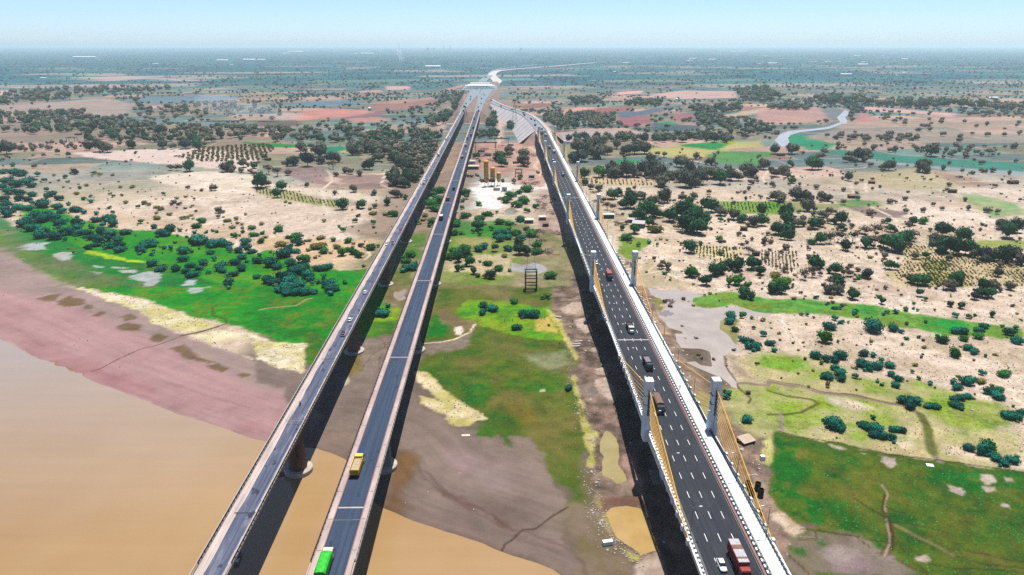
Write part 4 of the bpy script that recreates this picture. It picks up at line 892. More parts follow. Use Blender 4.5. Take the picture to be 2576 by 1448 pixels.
# ---- middle bridge
midb = thing('road_bridge', 'blue grey road bridge with pale footways on both sides, between the other two', 'bridge')
mx0, mx1 = -45.6, -34.9
PIER_M = [209.5 + 96.3 * k for k in range(-2, 12)]
extr(mx0, mx1, zt - 0.45, zt - 0.02, (BR_START, BR_END), 'deck', M_CONC_LT, midb)
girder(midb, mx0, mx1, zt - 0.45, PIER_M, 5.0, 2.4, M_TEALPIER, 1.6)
mbr = MB(); y = BR_START
while y < BR_END:
    mbr.box(mx0 + 2.0, mx1 - 1.9, y, min(BR_END, y + 96.1), zt, zt + 0.05); y += 96.3
kind(mbr.obj('road_surface', M_ASPH_MID, midb), 'stuff')
for a, b_ in ((mx0 + 0.3, mx0 + 1.75), (mx1 - 1.65, mx1 - 0.3)):
    fw = MB(); y = BR_START
    while y < BR_END:
        L1 = min(BR_END, y + 11.9); fw.box(a, b_, y, L1, zt - 0.02, zt + 0.22); y += 12.04
    kind(fw.obj('footway', M_WALK, midb), 'stuff')
extr(mx0 + 1.75, mx0 + 2.0, zt - 0.02, zt + 0.26, (BR_START, BR_END), 'kerb', M_KERB, midb)
extr(mx1 - 1.9, mx1 - 1.65, zt - 0.02, zt + 0.26, (BR_START, BR_END), 'kerb', M_KERB, midb)
for x, sgn in ((mx0 + 0.12, -1), (mx1 - 0.12, 1)):
    extr(x - 0.14, x + 0.14, zt - 0.02, zt + 0.36, (BR_START, BR_END), 'parapet_base', M_WALK, midb)
    post_rail(midb, x, zt + 0.36, BR_START + 80, BR_END, 2.4, 0.75, M_RAIL_DK if sgn < 0 else M_CONC_LT, post=0.24)
extr(mx1 - 0.32, mx1 - 0.28, zt + 0.4, zt + 0.62, (BR_START, BR_END), 'cable_duct', M_BLACK, midb)
for py in PIER_M[2:]:
    x = -39.9; top = zt - 0.45 - 5.0
    pr = MB().loft([[(x - a, py - b_, z), (x - a * 0.5, py - b_ * 1.5, z), (x + a * 0.5, py - b_ * 1.5, z), (x + a, py - b_, z), (x + a, py + b_, z), (x - a, py + b_, z)] for a, b_, z in ((2.5, 1.3, 1.3), (2.3, 1.2, top - 3), (3.1, 1.4, top + 0.3))]).obj('pier', M_TEALPIER, midb)
    MB().lathe((x, py, 0), [(4.6, -1.4), (4.6, 1.35), (4.35, 1.6), (0.2, 1.61)], 28).obj('footing', M_FOOT, pr)
for j, y in enumerate(np.arange(161.3, BR_END, 96.3)):
    MB().box(mx0 + 2.0, mx1 - 1.9, y - 0.28, y + 0.28, zt + 0.054, zt + 0.075).obj('expansion_joint', M_CONC_LT, midb)

# ---- new extradosed bridge
R_ANG = -0.0053
R_O = (46.3 - 0.0053 * 200, 0.0)
R_END = 1030.0
new = thing('cable_stayed_bridge', 'wide new bridge with white pylons, yellow stay cables and white walkway', 'bridge', (R_O[0], 0, 0), R_ANG)
def RW(x, y, z=0.0):
    """bridge frame -> world"""
    c, s = math.cos(R_ANG), math.sin(R_ANG)
    return (R_O[0] + x * c - y * s, x * s + y * c, z)
zr = 19.0
extr(0.2, 21.2, zr - 0.5, zr - 0.02, (BR_START, R_END), 'deck', M_WHITE_WK, new)
PYL_Y = [201 + 145.6 * k for k in range(0, 6)]
PYL_ALL = [PYL_Y[0] - 145.6] + PYL_Y + [PYL_Y[-1] + 145.6]
girder(new, 0.2, 21.2, zr - 0.5, PYL_ALL, 5.0, 3.2, M_PYL, 0.8, BR_START, R_END)
extr(1.7, 15.1, zr, zr + 0.06, (BR_START, R_END), 'road_surface', M_ASPH_NEW, new)
extr(15.1, 15.65, zr - 0.02, zr + 0.22, (BR_START, R_END), 'kerb', M_KERB, new)
wk = MB(); y = BR_START
while y < R_END: wk.box(16.6, 20.05, y, min(R_END, y + 5.93), zr - 0.02, zr + 0.34); y += 6.0
kind(wk.obj('walkway', M_WHITE_WK, new), 'stuff')
# crash barrier in black and white beside the road, right
def striped(x, z, h, w, y0, y1, pitch, name, ma, mb_):
    A, B = MB(), MB(); y = y0; i = 0
    while y < y1:
        (A if i % 2 == 0 else B).box(x - w / 2, x + w / 2, y, min(y1, y + pitch), z, z + h); y += pitch; i += 1
    kind(A.obj(name, ma, new), 'stuff'); kind(B.obj(name, mb_, new), 'stuff')
striped(15.95, zr, 0.75, 0.42, BR_START, R_END, 1.0, 'crash_barrier', M_WHITE, M_BLACK)
post_rail(new, 16.38, zr, BR_START + 70, R_END, 1.5, 1.15, M_TEALRAIL, rails=(0.5, 0.98), post=0.16)
post_rail(new, 20.25, zr, BR_START + 70, R_END, 1.5, 1.15, M_TEALRAIL, rails=(0.5, 0.98), post=0.16)
striped(20.62, zr, 0.55, 0.34, BR_START, R_END, 1.0, 'outer_parapet', M_WHITE, M_BLACK)
# left side: crash barrier, white parapet with posts
post_rail(new, 1.45, zr, BR_START + 70, R_END, 2.0, 0.85, M_STEEL, rails=(0.6, 0.98), post=0.12, name='guard_rail')
striped(0.95, zr, 0.7, 0.45, BR_START, R_END, 0.85, 'crash_barrier', M_WHITE, M_BLACK)
extr(0.2, 0.62, zr - 0.02, zr + 0.6, (BR_START, R_END), 'outer_parapet', M_WHITE, new)
extr(20.85, 21.2, zr - 0.02, zr + 0.5, (BR_START, R_END), 'outer_parapet', M_WHITE, new)
# lane dashes
dash = MB().box(-0.085, 0.085, -1.5, 1.5, 0, 0.012).mesh('lane_dash', M_DASH)
rest = MB()
for i in range(int((R_END - 70) / 9)):
    yy = 66.6 + i * 9.0
    for q, xx in enumerate((5.05, 8.45, 11.85)):
        if 120 < yy < 560:
            o = link('lane_dash', dash, new); o.location = (xx, yy, zr + 0.064)
        else: rest.box(xx - 0.085, xx + 0.085, yy - 1.5, yy + 1.5, zr + 0.064, zr + 0.076)
kind(rest.obj('lane_marking', M_DASH, new), 'stuff')
for xx in (2.0, 14.8): extr(xx - 0.06, xx + 0.06, zr + 0.064, zr + 0.074, (BR_START, R_END), 'edge_line', mat('faded_paint', A3(150, 140, 138), 0.8), new)
for y in (273.6, 564.8, 856.0): MB().box(1.7, 15.1, y - 0.45, y + 0.45, zr + 0.066, zr + 0.09).obj('expansion_joint', M_CONC_LT, new)

# pylons: blade that flares towards its foot, white cap
def pylon(sgn, y):
    xc = 0.15 if sgn < 0 else 21.35
    rings = []
    for z, wi, wo, dy in ((zr - 3.4, 1.75, 1.1, 2.3), (zr - 1, 1.6, 1.15, 2.2), (zr + 2.5, 1.35, 1.2, 1.85), (zr + 6, 1.15, 1.25, 1.6), (zr + 15.2, 1.05, 1.35, 1.45)):
        a, b_ = (xc - wo, xc + wi) if sgn < 0 else (xc - wi, xc + wo)
        off = 0.0
        cx = 0.30
        rings.append([(a + cx, y - dy, z), (b_ - cx, y - dy, z), (b_, y - dy + cx, z), (b_, y + dy - cx, z), (b_ - cx, y + dy, z), (a + cx, y + dy, z), (a, y + dy - cx, z), (a, y - dy + cx, z)])
    p = MB().loft(rings).obj('pylon', M_PYL, new)
    w = 1.42
    MB().taper(xc - w, xc + w, y - 1.75, y + 1.75, zr + 15.2, zr + 17.6, 0.16, 0.22).obj('cap', M_CAP, p)
    MB().box(xc - 0.35, xc + 0.35, y - 2.0, y - 1.45, zr + 14.6, zr + 15.15).obj('saddle', M_WHITE, p)
    MB().box(xc - 0.28, xc + 0.28, y - 1.72, y - 1.4, zr + 5.6, zr + 14.4).obj('anchor_recess', M_BLACK, p)
    for z in (zr + 3.2, zr + 9.3, zr + 12.4): MB().box(xc - 1.42, xc + 1.42, y - 1.5 - (1.0 if z < zr + 5 else 0.12), y + 1.5, z, z + 0.1).obj('pour_joint', M_TEALPIER, p) if z > zr + 5 else None
    return p
for y in PYL_Y:
    for s in (-1, 1): pylon(s, y)
    # pier below the deck
    pr = MB().loft([[(6.0, y - b_, z), (15.4, y - b_, z), (15.4, y + b_, z), (6.0, y + b_, z)] for b_, z in ((1.7, 0.2), (1.5, zr - 5.3))]).obj('pier', M_PYL, new)
    MB().taper(2.6, 18.8, y - 4.5, y + 4.5, -1.0, 0.9, 0.2, 0.2).obj('pile_cap', M_CONC, pr)
# stay cables
cab_cache = {}
anch = MB().taper(-0.42, 0.42, -0.75, 0.75, -0.5, 0.95, 0.08, 0.2).mesh('cable_anchor', M_WHITE)
NC = 8
for pi, y in enumerate(PYL_Y):
    for s in (-1, 1):
        xc = 0.15 if s < 0 else 21.35
        xd = 0.35 if s < 0 else 21.05
        for d in (-1, 1):
            for i in range(NC):
                key = (s, d, i)
                if key not in cab_cache:
                    top = (xc - (0.0), d * (1.45 if True else 0), zr + 6.4 + i * 1.16)
                    bot = (xd, d * (16.0 + i * 5.6), zr + 0.4)
                    cab_cache[key] = MB().tube(bot, top, 0.085 if i < NC - 1 else 0.13, 6).mesh('stay_cable', M_CABLE)
                o = link('stay_cable', cab_cache[key], new); o.location = (0, y, 0)
                if pi < 4:
                    a = link('cable_anchor', anch, new); a.location = (xd - 0.25 * (-s), y + d * (16.0 + i * 5.6), zr + 0.02)
# street lamps of the new bridge
lamp_me = MB().tube((0, 0, 0), (0, 0, 8.6), 0.11, 6, 0.07).mesh('pole', M_STEEL)
arm_me = MB().tube((0, 0, 8.55), (1.7, 0, 9.0), 0.06, 5).mesh('arm', M_STEEL)
head_me = MB().taper(1.5, 2.3, -0.16, 0.16, 8.93, 9.1, 0.05, 0.04).mesh('lamp_head', M_CAP)
ORD = ['first', 'second', 'third', 'fourth', 'fifth', 'sixth', 'seventh', 'eighth', 'ninth', 'tenth', 'eleventh', 'twelfth', 'thirteenth', 'fourteenth', 'fifteenth', 'sixteenth', 'seventeenth', 'eighteenth', 'nineteenth', 'twentieth'] + ['twenty-' + w for w in ('first', 'second', 'third', 'fourth', 'fifth', 'sixth', 'seventh', 'eighth', 'ninth')] + ['thirtieth']
for s in (0, 1):
    for i in range(20):
        y = 148 + 24.2 * i
        x = 1.25 if s == 0 else 20.35
        w = RW(x, y, zr + (0.0))
        o = thing('street_lamp', f"{ORD[i]} nearest lamp post on the {'road' if s == 0 else 'walkway'} side of the new white bridge", 'street lamp', w, R_ANG + (0 if s == 0 else math.pi), 'lamp posts on the new bridge')
        link('pole', lamp_me, o); link('arm', arm_me, o); link('lamp_head', head_me, o)
# ------------------------------------------------------------------ embankments, approach roads, toll plaza
M_EARTH = mat('pink_earth', A3(196, 156, 142), 0.95, noise=0.3, nscale=0.06, bump=0.3, bscale=0.5)
M_SCRUBSLOPE = mat('scrubby_slope', A3(164, 140, 128), 0.95, noise=0.5, nscale=0.08, bump=0.5, bscale=0.4, col2=A3(170, 140, 124))
M_PITCH = mat('pale_stone_pitching', A3(214, 206, 208), 0.9, noise=0.2, nscale=0.1)
M_PITCH_RIB = mat('grey_pitching_rib', A3(186, 178, 182), 0.9)
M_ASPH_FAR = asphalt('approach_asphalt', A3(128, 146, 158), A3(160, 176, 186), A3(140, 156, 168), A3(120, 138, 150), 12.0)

def ribbon_obj(name, path, offs, m, parent=None, dz=0.0, label=None):
    """path: list of (x,y,z); offs: (left,right) or profile [(offset, dz)...]"""
    prof = [(offs[0], 0.0), (offs[1], 0.0)] if not isinstance(offs[0], tuple) else list(offs)
    rows = []
    for i, p in enumerate(path):
        a = path[max(0, i - 1)]; c = path[min(len(path) - 1, i + 1)]
        dx, dy = c[0] - a[0], c[1] - a[1]; l = math.hypot(dx, dy); nx, ny = dy / l, -dx / l
        rows.append([(p[0] + nx * o, p[1] + ny * o, (p[2] + d + dz) if d is not None else 0.2) for o, d in prof])
    return MB().ribbon(rows).obj(name, m, parent)
def smooth_path(pts, n=8):
    out = []
    for i in range(len(pts) - 1):
        p0 = Vector(pts[max(0, i - 1)]); p1 = Vector(pts[i]); p2 = Vector(pts[i + 1]); p3 = Vector(pts[min(len(pts) - 1, i + 2)])
        for k in range(n):
            t = k / n
            out.append(tuple(0.5 * ((2 * p1) + (p2 - p0) * t + (2 * p0 - 5 * p1 + 4 * p2 - p3) * t * t + (-p0 + 3 * p1 - 3 * p2 + p3) * t ** 3)))
    out.append(tuple(pts[-1])); return out
def zl(y): return 19.0 - 11.0 * float(sstep(1350, 2300, np.array(float(y))))
# embankment that carries both old roads
ctr = [(-54.0, y, zl(y)) for y in np.arange(1340, 2700, 30.0)]
rows = []
for x, y, z in ctr:
    h = z - 0.6
    w = 22 + 24 * float(sstep(1400, 2200, np.array(y)))
    rows.append([(x - w - 1.3 * h, y, 0.3), (x - w, y, z - 0.25), (x + w, y, z - 0.25), (x + w + 1.3 * h, y, 0.3)])
emb = MB().ribbon(rows)
f0 = rows[0]; emb.add([f0[1], f0[2], (f0[3][0], f0[3][1] - 26, 0.2), (f0[0][0], f0[0][1] - 26, 0.2), f0[0], f0[3]], [(0, 3, 2, 1), (4, 3, 0), (1, 2, 5)])
kind(emb.obj('road_embankment', M_SCRUBSLOPE), 'structure', 'pink earth embankment behind the old bridges')
for xc, w, nm in ((-68.2, 4.6, 'road'), (-40.2, 5.2, 'road')):
    pth = [(xc, y, zl(y)) for y in np.arange(1346, 2300, 24.0)]
    rows = []
    for x, y, z in pth:
        g = 1 + 2.1 * float(sstep(1420, 2100, np.array(y)))
        rows.append([(x - w * g, y, z - 0.05), (x + w * g, y, z - 0.05)])
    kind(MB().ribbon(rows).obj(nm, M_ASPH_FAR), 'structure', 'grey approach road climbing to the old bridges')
    for s in (-1, 1):
        rw = MB().ribbon([[(x + s * (w * (1 + 2.1 * float(sstep(1420, 2100, np.array(y)))) + 0.2), y, z), (x + s * (w * (1 + 2.1 * float(sstep(1420, 2100, np.array(y)))) + 0.2), y, z + 0.9), (x + s * (w * (1 + 2.1 * float(sstep(1420, 2100, np.array(y)))) + 0.8), y, z + 0.9)] for x, y, z in pth])
        tag(rw.obj('road_barrier', M_CONC_LT), f"pale barrier along the {'far left' if xc < -50 and s < 0 else 'inner left' if xc < -50 else 'inner right' if s < 0 else 'outer right'} edge of the old approach roads", 'barrier')
# curved approach of the new bridge
cp = [RW(8.4, 990, 19.0), RW(8.4, 1034, 19.0)]
for (px, py), z in zip([(1348, 313), (1333, 298), (1313, 286), (1288, 277.5), (1264, 269), (1238, 258), (1220, 246), (1212, 235), (1208, 227)], [19, 18.6, 18, 17, 15, 12.5, 10.5, 9.2, 8.6]):
    cp.append(P(px, py, z))
cpath = smooth_path(cp)[8:]
rows = []
def nrm(path, i):
    a = path[max(0, i - 1)]; c = path[min(len(path) - 1, i + 1)]; dx, dy = c[0] - a[0], c[1] - a[1]; l = math.hypot(dx, dy); return dy / l, -dx / l
for i, p in enumerate(cpath):
    nx, ny = nrm(cpath, i); h = p[2] - 0.5
    q = lambda o, z: (p[0] + nx * o, p[1] + ny * o, z)
    rows.append([q(-9, p[2] - 0.3), q(15, p[2] - 0.3), q(15 + 1.2 * h, 0.3)])
mbe = MB().ribbon(rows); mbe.add([rows[0][0], rows[0][1], (rows[0][1][0] + 14, rows[0][1][1] - 24, 0.2), (rows[0][0][0] - 20, rows[0][0][1] - 20, 0.2)], [(0, 1, 2, 3)])
kind(mbe.obj('road_embankment', M_EARTH), 'structure', 'curved earth embankment behind the new bridge')
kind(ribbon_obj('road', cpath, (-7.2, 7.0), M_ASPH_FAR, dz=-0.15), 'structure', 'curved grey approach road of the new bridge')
kind(ribbon_obj('service_strip', cpath, (9.0, 14.0), M_CONC_LT, dz=-0.12), 'structure', 'pale concrete strip beside the curved approach road')
sl = thing('slope_paving', 'pale stone slope with dark ribs below the curved approach road', 'slope paving')
rows = []
for i, p in enumerate(cpath):
    nx, ny = nrm(cpath, i); h = p[2] - 0.5
    rows.append([(p[0] - nx * (9 + 1.25 * h), p[1] - ny * (9 + 1.25 * h), 0.35), (p[0] - nx * 9, p[1] - ny * 9, p[2] - 0.28)])
MB().ribbon(rows).obj('paving', M_PITCH, sl)
acc = 0
for i in range(0, len(cpath) - 1, 3):
    a, b_ = rows[i]
    mbx = MB().tube((a[0], a[1], a[2] + 0.1), (b_[0], b_[1], b_[2] + 0.1), 0.32, 4); mbx.obj('rib', M_PITCH_RIB, sl)
for s, o in ((-1, -7.6), (1, 7.4)):
    rw = ribbon_obj('road_barrier', cpath, [(o, 0.0), (o, 0.8), (o + 0.5, 0.8)], M_CONC_LT, dz=-0.1)
    tag(rw, f"white barrier on the {'inner' if s < 0 else 'outer'} side of the curved approach road", 'barrier')
# plaza pavement and the roads beyond
M_PLAZA = mat('white_plaza_concrete', A3(236, 236, 240), 0.85, noise=0.1, nscale=0.03)
def gpoly(name, pix, z, m, label):
    pts = [P(x, y, z) for x, y in pix]
    return kind(MB().add(pts, [tuple(range(len(pts)))]).obj(name, m), 'structure', label)
kind(MB().box(-112, -8, 2180, 2420, 7.4, 8.3).obj('plaza_pavement', M_ASPH_FAR), 'structure', 'pale apron of the toll plaza')
pr = smooth_path([P(1206, 219, 9), P(1212, 207, 7), P(1224, 196, 4), P(1234, 188, 2.5), P(1240, 181, 2), P(1255, 175, 1.6), P(1300, 169, 1.5), P(1352, 163, 1.5)])
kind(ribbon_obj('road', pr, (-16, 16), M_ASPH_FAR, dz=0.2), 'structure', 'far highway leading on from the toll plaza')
pr2 = smooth_path([P(1238, 213, 3), P(1248, 205, 3), P(1241, 197, 3), P(1236, 188, 3), P(1252, 179, 3), P(1300, 174, 3), P(1380, 168, 3), P(1440, 163, 3), P(1500, 158, 3)])
kind(ribbon_obj('far_road', pr2, (-14, 22), mat('bare_road_bed', A3(226, 214, 208), 0.95, noise=0.15, nscale=0.02), dz=0.0), 'structure', 'pale bare road bed sweeping right towards the horizon')
tp = thing('toll_plaza', 'long white toll plaza roofs across the far end of the roads', 'toll plaza', (-60, 2260, 8.3))
for j, (yy, zz) in enumerate(((0, 7.5), (60, 7.0), (110, 9.0))):
    MB().taper(-46 + 6 * j, 46 - 8 * j, yy - 12, yy + 12, zz, zz + 1.6, 0.8, 0.8).obj('roof', M_CAP, tp)
    for x in range(-40, 41, 10):
        MB().tube((x, yy, 0), (x, yy, zz), 0.5, 6).obj('column', M_WHITE, tp)
for x in range(-45, 46, 10):
    bo = MB().box(x - 1.2, x + 1.2, -26, -20, 0, 3.2).obj('booth', M_WHITE, tp)
    MB().box(x - 1.25, x + 1.25, -25, -22, 1.4, 2.4).obj('window', M_BLACK, bo)
mast = lambda nm, lb, loc, h: None
def hut(name, label, cat, loc, rz, w, d, h, wall, roof, gable=True, group=None, door=True):
    t = thing(name, label, cat, loc, rz, group)
    MB().box(-w / 2, w / 2, -d / 2, d / 2, 0, h).obj('wall', wall, t)
    o = 0.45
    if gable:
        MB().add([(-w / 2 - o, -d / 2 - o, h - 0.05), (w / 2 + o, -d / 2 - o, h - 0.05), (w / 2 + o, 0, h + d * 0.22), (-w / 2 - o, 0, h + d * 0.22), (-w / 2 - o, d / 2 + o, h - 0.05), (w / 2 + o, d / 2 + o, h - 0.05),
                  (-w / 2 - o, -d / 2 - o, h + 0.08), (w / 2 + o, -d / 2 - o, h + 0.08), (w / 2 + o, 0, h + d * 0.22 + 0.13), (-w / 2 - o, 0, h + d * 0.22 + 0.13), (-w / 2 - o, d / 2 + o, h + 0.08), (w / 2 + o, d / 2 + o, h + 0.08)],
                 [(0, 3, 2, 1), (3, 4, 5, 2), (6, 7, 8, 9), (9, 8, 11, 10), (0, 1, 7, 6), (4, 10, 11, 5), (0, 6, 9, 3), (3, 9, 10, 4), (1, 2, 8, 7), (2, 5, 11, 8)]).obj('roof', roof, t)
    else:
        MB().hexa([(-w / 2 - o, -d / 2 - o, h), (w / 2 + o, -d / 2 - o, h), (w / 2 + o, d / 2 + o, h + 0.5), (-w / 2 - o, d / 2 + o, h + 0.5)], [(-w / 2 - o, -d / 2 - o, h + 0.15), (w / 2 + o, -d / 2 - o, h + 0.15), (w / 2 + o, d / 2 + o, h + 0.65), (-w / 2 - o, d / 2 + o, h + 0.65)]).obj('roof', roof, t)
    if door:
        MB().box(-w * 0.1, w * 0.1 + 0.4, -d / 2 - 0.04, -d / 2 + 0.02, 0.05, min(2.1, h - 0.3)).obj('door', M_BLACK, t)
        for sx in (-0.36, 0.3): MB().box(w * sx, w * sx + 1.0, -d / 2 - 0.04, -d / 2 + 0.02, h * 0.45, h * 0.75).obj('window', M_BLACK, t)
    return t
M_BLUEW = mat('blue_sheet_wall', A3(36, 108, 136), 0.6, noise=0.2, nscale=1.0)
M_TEALW = mat('blue_grey_sheet_wall', A3(110, 146, 156), 0.6, noise=0.2, nscale=1.0)
M_CREAMR = mat('cream_sheet_roof', A3(232, 222, 200), 0.6, noise=0.18, nscale=0.8, stretch=(4, 0.4, 1))
M_GREYR = mat('grey_sheet_roof', A3(206, 202, 196), 0.6, noise=0.22, nscale=0.8, stretch=(4, 0.4, 1))
M_RUSTR = mat('rusty_sheet', A3(150, 108, 92), 0.8, noise=0.4, nscale=1.2)
M_THATCH = mat('brown_thatch', A3(82, 66, 62), 0.95, noise=0.4, nscale=2)
hut('shed', 'blue walled shed with cream roof beside the new bridge', 'shed', ZG('C', 970, 748, 0.8), 0.02, 8.6, 4.2, 3.2, M_BLUEW, M_CREAMR, False)
hut('house', 'grey gabled house with blue walls at the edge of the sand', 'house', ZG('C', 1275, 835, 0.8), -0.35, 9.0, 8.0, 3.4, M_TEALW, M_GREYR)
hut('shed', 'low annex with pale roof joined to the grey house', 'shed', ZG('C', 1195, 790, 0.8), -0.3, 5.0, 4.5, 2.6, M_RUSTR, M_GREYR, False)
hut('house', 'small cabin with cream roof on the left side of the haul road', 'cabin', ZG('C', 172, 795, 0.8), 0.05, 6.4, 5.0, 2.8, M_TEALW, M_CREAMR)
hut('cabin', 'rusty roofed site cabin beside the scrap heap', 'cabin', ZG('C', 305, 765, 0.8), 0.1, 5.2, 4.0, 2.6, M_RUSTR, M_CREAMR, False)
hut('cabin', 'small brown cabin below the rusty roofed cabin', 'cabin', ZG('C', 338, 830, 0.8), 0.1, 4.2, 3.4, 2.4, M_RUSTR, M_RUSTR, False)
hut('shed', 'long site shed with cream roof and blue front in the yard', 'shed', ZG('B', 2183, 256, 0.8), 0.02, 13.0, 6.0, 3.6, M_BLUEW, M_CREAMR, False)
hut('shed', 'white gabled hut behind the long site shed', 'shed', ZG('B', 2168, 200, 0.8), 0.1, 8.0, 6.0, 3.2, M_WHITE, M_GREYR)
hut('cabin', 'white control cabin right of the silos', 'cabin', ZG('B', 2497, 475, 0.8), 0.0, 5.0, 4.0, 4.2, M_WHITE, M_CREAMR, False)
hut('cabin', 'pale blue site container at the end of the white road', 'container', ZG('C', 197, 342, 0.8), 0.02, 6.0, 2.6, 2.6, M_TEALW, M_TEALW, False)
for r, x, y, w, lb in (('C', 1712, 548, 7.0, 'dark shack in the scrub behind the sandy clearing'), ('C', 2330, 872, 5.0, 'dark shack on the sand left of the crop plot'), ('D', 130, 122, 9.0, 'low shack below the dark trees by the creek'), ('D', 1850, 492, 7.0, 'dark shack on the pale strip at right'), ('D', 2460, 402, 9.0, 'lone dark hut on the pale ground at far right'), ('D', 850, 545, 8.0, 'pale roofed hut amid the dry field at right'), ('D', 1040, 400, 6.0, 'small grey hut at the end of the footpath'), ('Z', 790, 1360, 9.0, 'pale hut in front of the far left trees'), ('B', 120, 168, 7.0, 'dark hut beside the orchard'), ('C', 2450, 1125, 4.5, 'dark field hut beside the small crop plot'), ('C', 1110, 105, 7.0, 'red brown hut in front of the far grove')):
    hut('hut', lb, 'hut', ZG(r, x, y, 0.8), RND.uniform(-.4, .4), w, w * 0.6, 2.4, M_THATCH, M_THATCH if 'dark' in lb else M_RUSTR, True, None, False)

# ---- batching plant silos
M_SILO = mat('ochre_silo_paint', A3(206, 158, 66, 1.9), 0.6, noise=0.3, nscale=0.3, stretch=(1, 1, 0.2))
SILO_WORDS = ['tallest ochre silo, left of the three', 'middle ochre silo of the batching plant', 'shortest ochre silo, right of the three']
for (x, y, rad, h), lb in zip(((2316, 428, 2.3, 26), (2380, 420, 2.3, 18.5), (2442, 420, 2.2, 13.5)), SILO_WORDS):
    t = thing('silo', lb, 'silo', ZG('B', x, y, 0.8), 0, 'batching plant silos')
    MB().lathe((0, 0, 0), [(0.5, 3.0), (rad, 6.2), (rad, h - 0.8), (rad * 0.6, h), (0.1, h + 0.1)], 18).obj('drum', M_SILO, t)
    for k in range(4):
        a = 0.785 + k * 1.571; MB().tube((rad * .9 * math.cos(a), rad * .9 * math.sin(a), -0.2), (rad * .9 * math.cos(a), rad * .9 * math.sin(a), 6.6), 0.22, 5).obj('leg', M_RUSTR, t)
    for zz in np.arange(8, h - 1, 3.0): MB().lathe((0, 0, 0), [(rad + 0.07, zz), (rad + 0.07, zz + 0.25)], 18).obj('band', M_RUSTR, t)
t = thing('batching_plant', 'dark machinery frame between the ochre silos', 'machinery', ZG('B', 2372, 432, 0.8))
for x, y in ((-3, -2), (3, -2), (3, 2), (-3, 2)): MB().box(x - .2, x + .2, y - .2, y + .2, 0, 8).obj('post', M_BLACK, t)
MB().box(-3.4, 3.4, -2.4, 2.4, 5.0, 7.2).obj('mixer', M_RAIL_DK, t); MB().taper(-2, 2, -2, 2, 7.2, 9, 0.6, 0.6).obj('hopper', M_RUSTR, t)
t = thing('conveyor', 'green and red inclined conveyor left of the silos', 'conveyor', ZG('B', 2262, 372, 0.8), 0.4)
MB().hexa([(-1, -7, 1), (1, -7, 1), (1, 6, 6), (-1, 6, 6)], [(-1, -7, 1.7), (1, -7, 1.7), (1, 6, 6.7), (-1, 6, 6.7)]).obj('belt', mat('green_machine_paint', A3(40, 140, 110), 0.6, noise=.2), t)
MB().taper(-2.6, 2.6, -9, -5, 0.3, 3.2, -0.5, -0.3).obj('bin', mat('red_machine_paint', A3(180, 60, 60), 0.6, noise=.2), t)
for y in (-3, 3): MB().tube((0, y, 0), (0, y, 3.5 + y * .3), 0.3, 5).obj('leg', M_RAIL_DK, t)
t = thing('mixer_truck', 'green mixer unit parked right of the silos', 'machinery', ZG('B', 2482, 385, 0.8), 0.2)
MB().box(-1.4, 1.4, -3, 3, 0.7, 1.6).obj('chassis', M_RAIL_DK, t); MB().lathe((0, 0, 2.6), [(0.4, -1.4), (1.5, -0.6), (1.5, 0.6), (0.5, 1.6)], 12).obj('drum', mat('teal_machine_paint', A3(70, 140, 140), .6), t); MB().box(-1.3, 1.3, 2.0, 3.6, 0.8, 3.0).obj('cab', M_WHITE, t)
# gantry cranes and frames in the yard
M_GANTRY = mat('rust_brown_steel', A3(112, 74, 66), 0.7, noise=0.2, nscale=1)
def gantry(label, loc, w, h, m, depth=5.0):
    t = thing('gantry_crane', label, 'gantry crane', loc)
    for x in (-w / 2, w / 2):
        for y in (-depth / 2, depth / 2): MB().tube((x, y * 1.2, 0), (x, y * .4, h), 0.35, 5).obj('leg', m, t)
    for y in (-depth * .2, depth * .2): MB().box(-w / 2 - 2, w / 2 + 2, y - .4, y + .4, h, h + 1.1).obj('girder', m, t)
    MB().box(-2, 1, -1.4, 1.4, h + 1.1, h + 2.2).obj('trolley', M_RUSTR, t)
gantry('tall brown gantry crane spanning the yard behind the silos', P(1222, 392, 0.8), 26, 16, M_GANTRY)
gantry('second brown gantry crane nearer the curved slope', P(1262, 372, 0.8), 18, 12, M_GANTRY)
def frame(name, label, loc, w, d, h, m, floors=2, rz=0.0):
    t = thing(name, label, 'steel structure', loc, rz)
    for x in (-w / 2, w / 2):
        for y in (-d / 2, d / 2): MB().box(x - .28, x + .28, y - .28, y + .28, 0, h).obj('leg', m, t)
    for k in range(floors):
        z = h * (k + 1) / floors - 0.5
        for y in (-d / 2, d / 2): MB().box(-w / 2 - .5, w / 2 + .5, y - .26, y + .26, z, z + .5).obj('beam', m, t)
        for x in (-w / 2, w / 2): MB().box(x - .24, x + .24, -d / 2, d / 2, z + 0.02, z + .48).obj('tie', m, t)
    return t
M_DKSTEEL = mat('tarred_steel', A3(44, 38, 40), 0.7, noise=0.2)
frame('steel_scaffold', 'dark steel frame on the pink yard left of the new bridge', ZG('C', 66, 330, 0.8), 6.6, 5, 8, M_DKSTEEL)
tw = frame('steel_tower', 'black steel trestle tower with thin lattice mast in the centre meadow', ZG('C', 190, 1470, 0.5), 6.4, 5.0, 12.0, M_DKSTEEL, 3)
lm = MB()
for z in np.arange(12, 34, 2.2):
    f = lambda zz: 2.6 * (1 - (zz - 12) / 30)
    a, b_ = f(z), f(z + 2.2)
    for sx, sy in ((-1, -1), (1, -1), (1, 1), (-1, 1)):
        lm.tube((sx * a, sy * a, z), (sx * b_, sy * b_, z + 2.2), 0.07, 4)
        lm.tube((sx * a, sy * a, z), (-sy * b_ * 1.0, sx * b_, z + 2.2), 0.04, 3)
kind(lm.obj('lattice_mast', M_STEEL, tw), 'stuff')
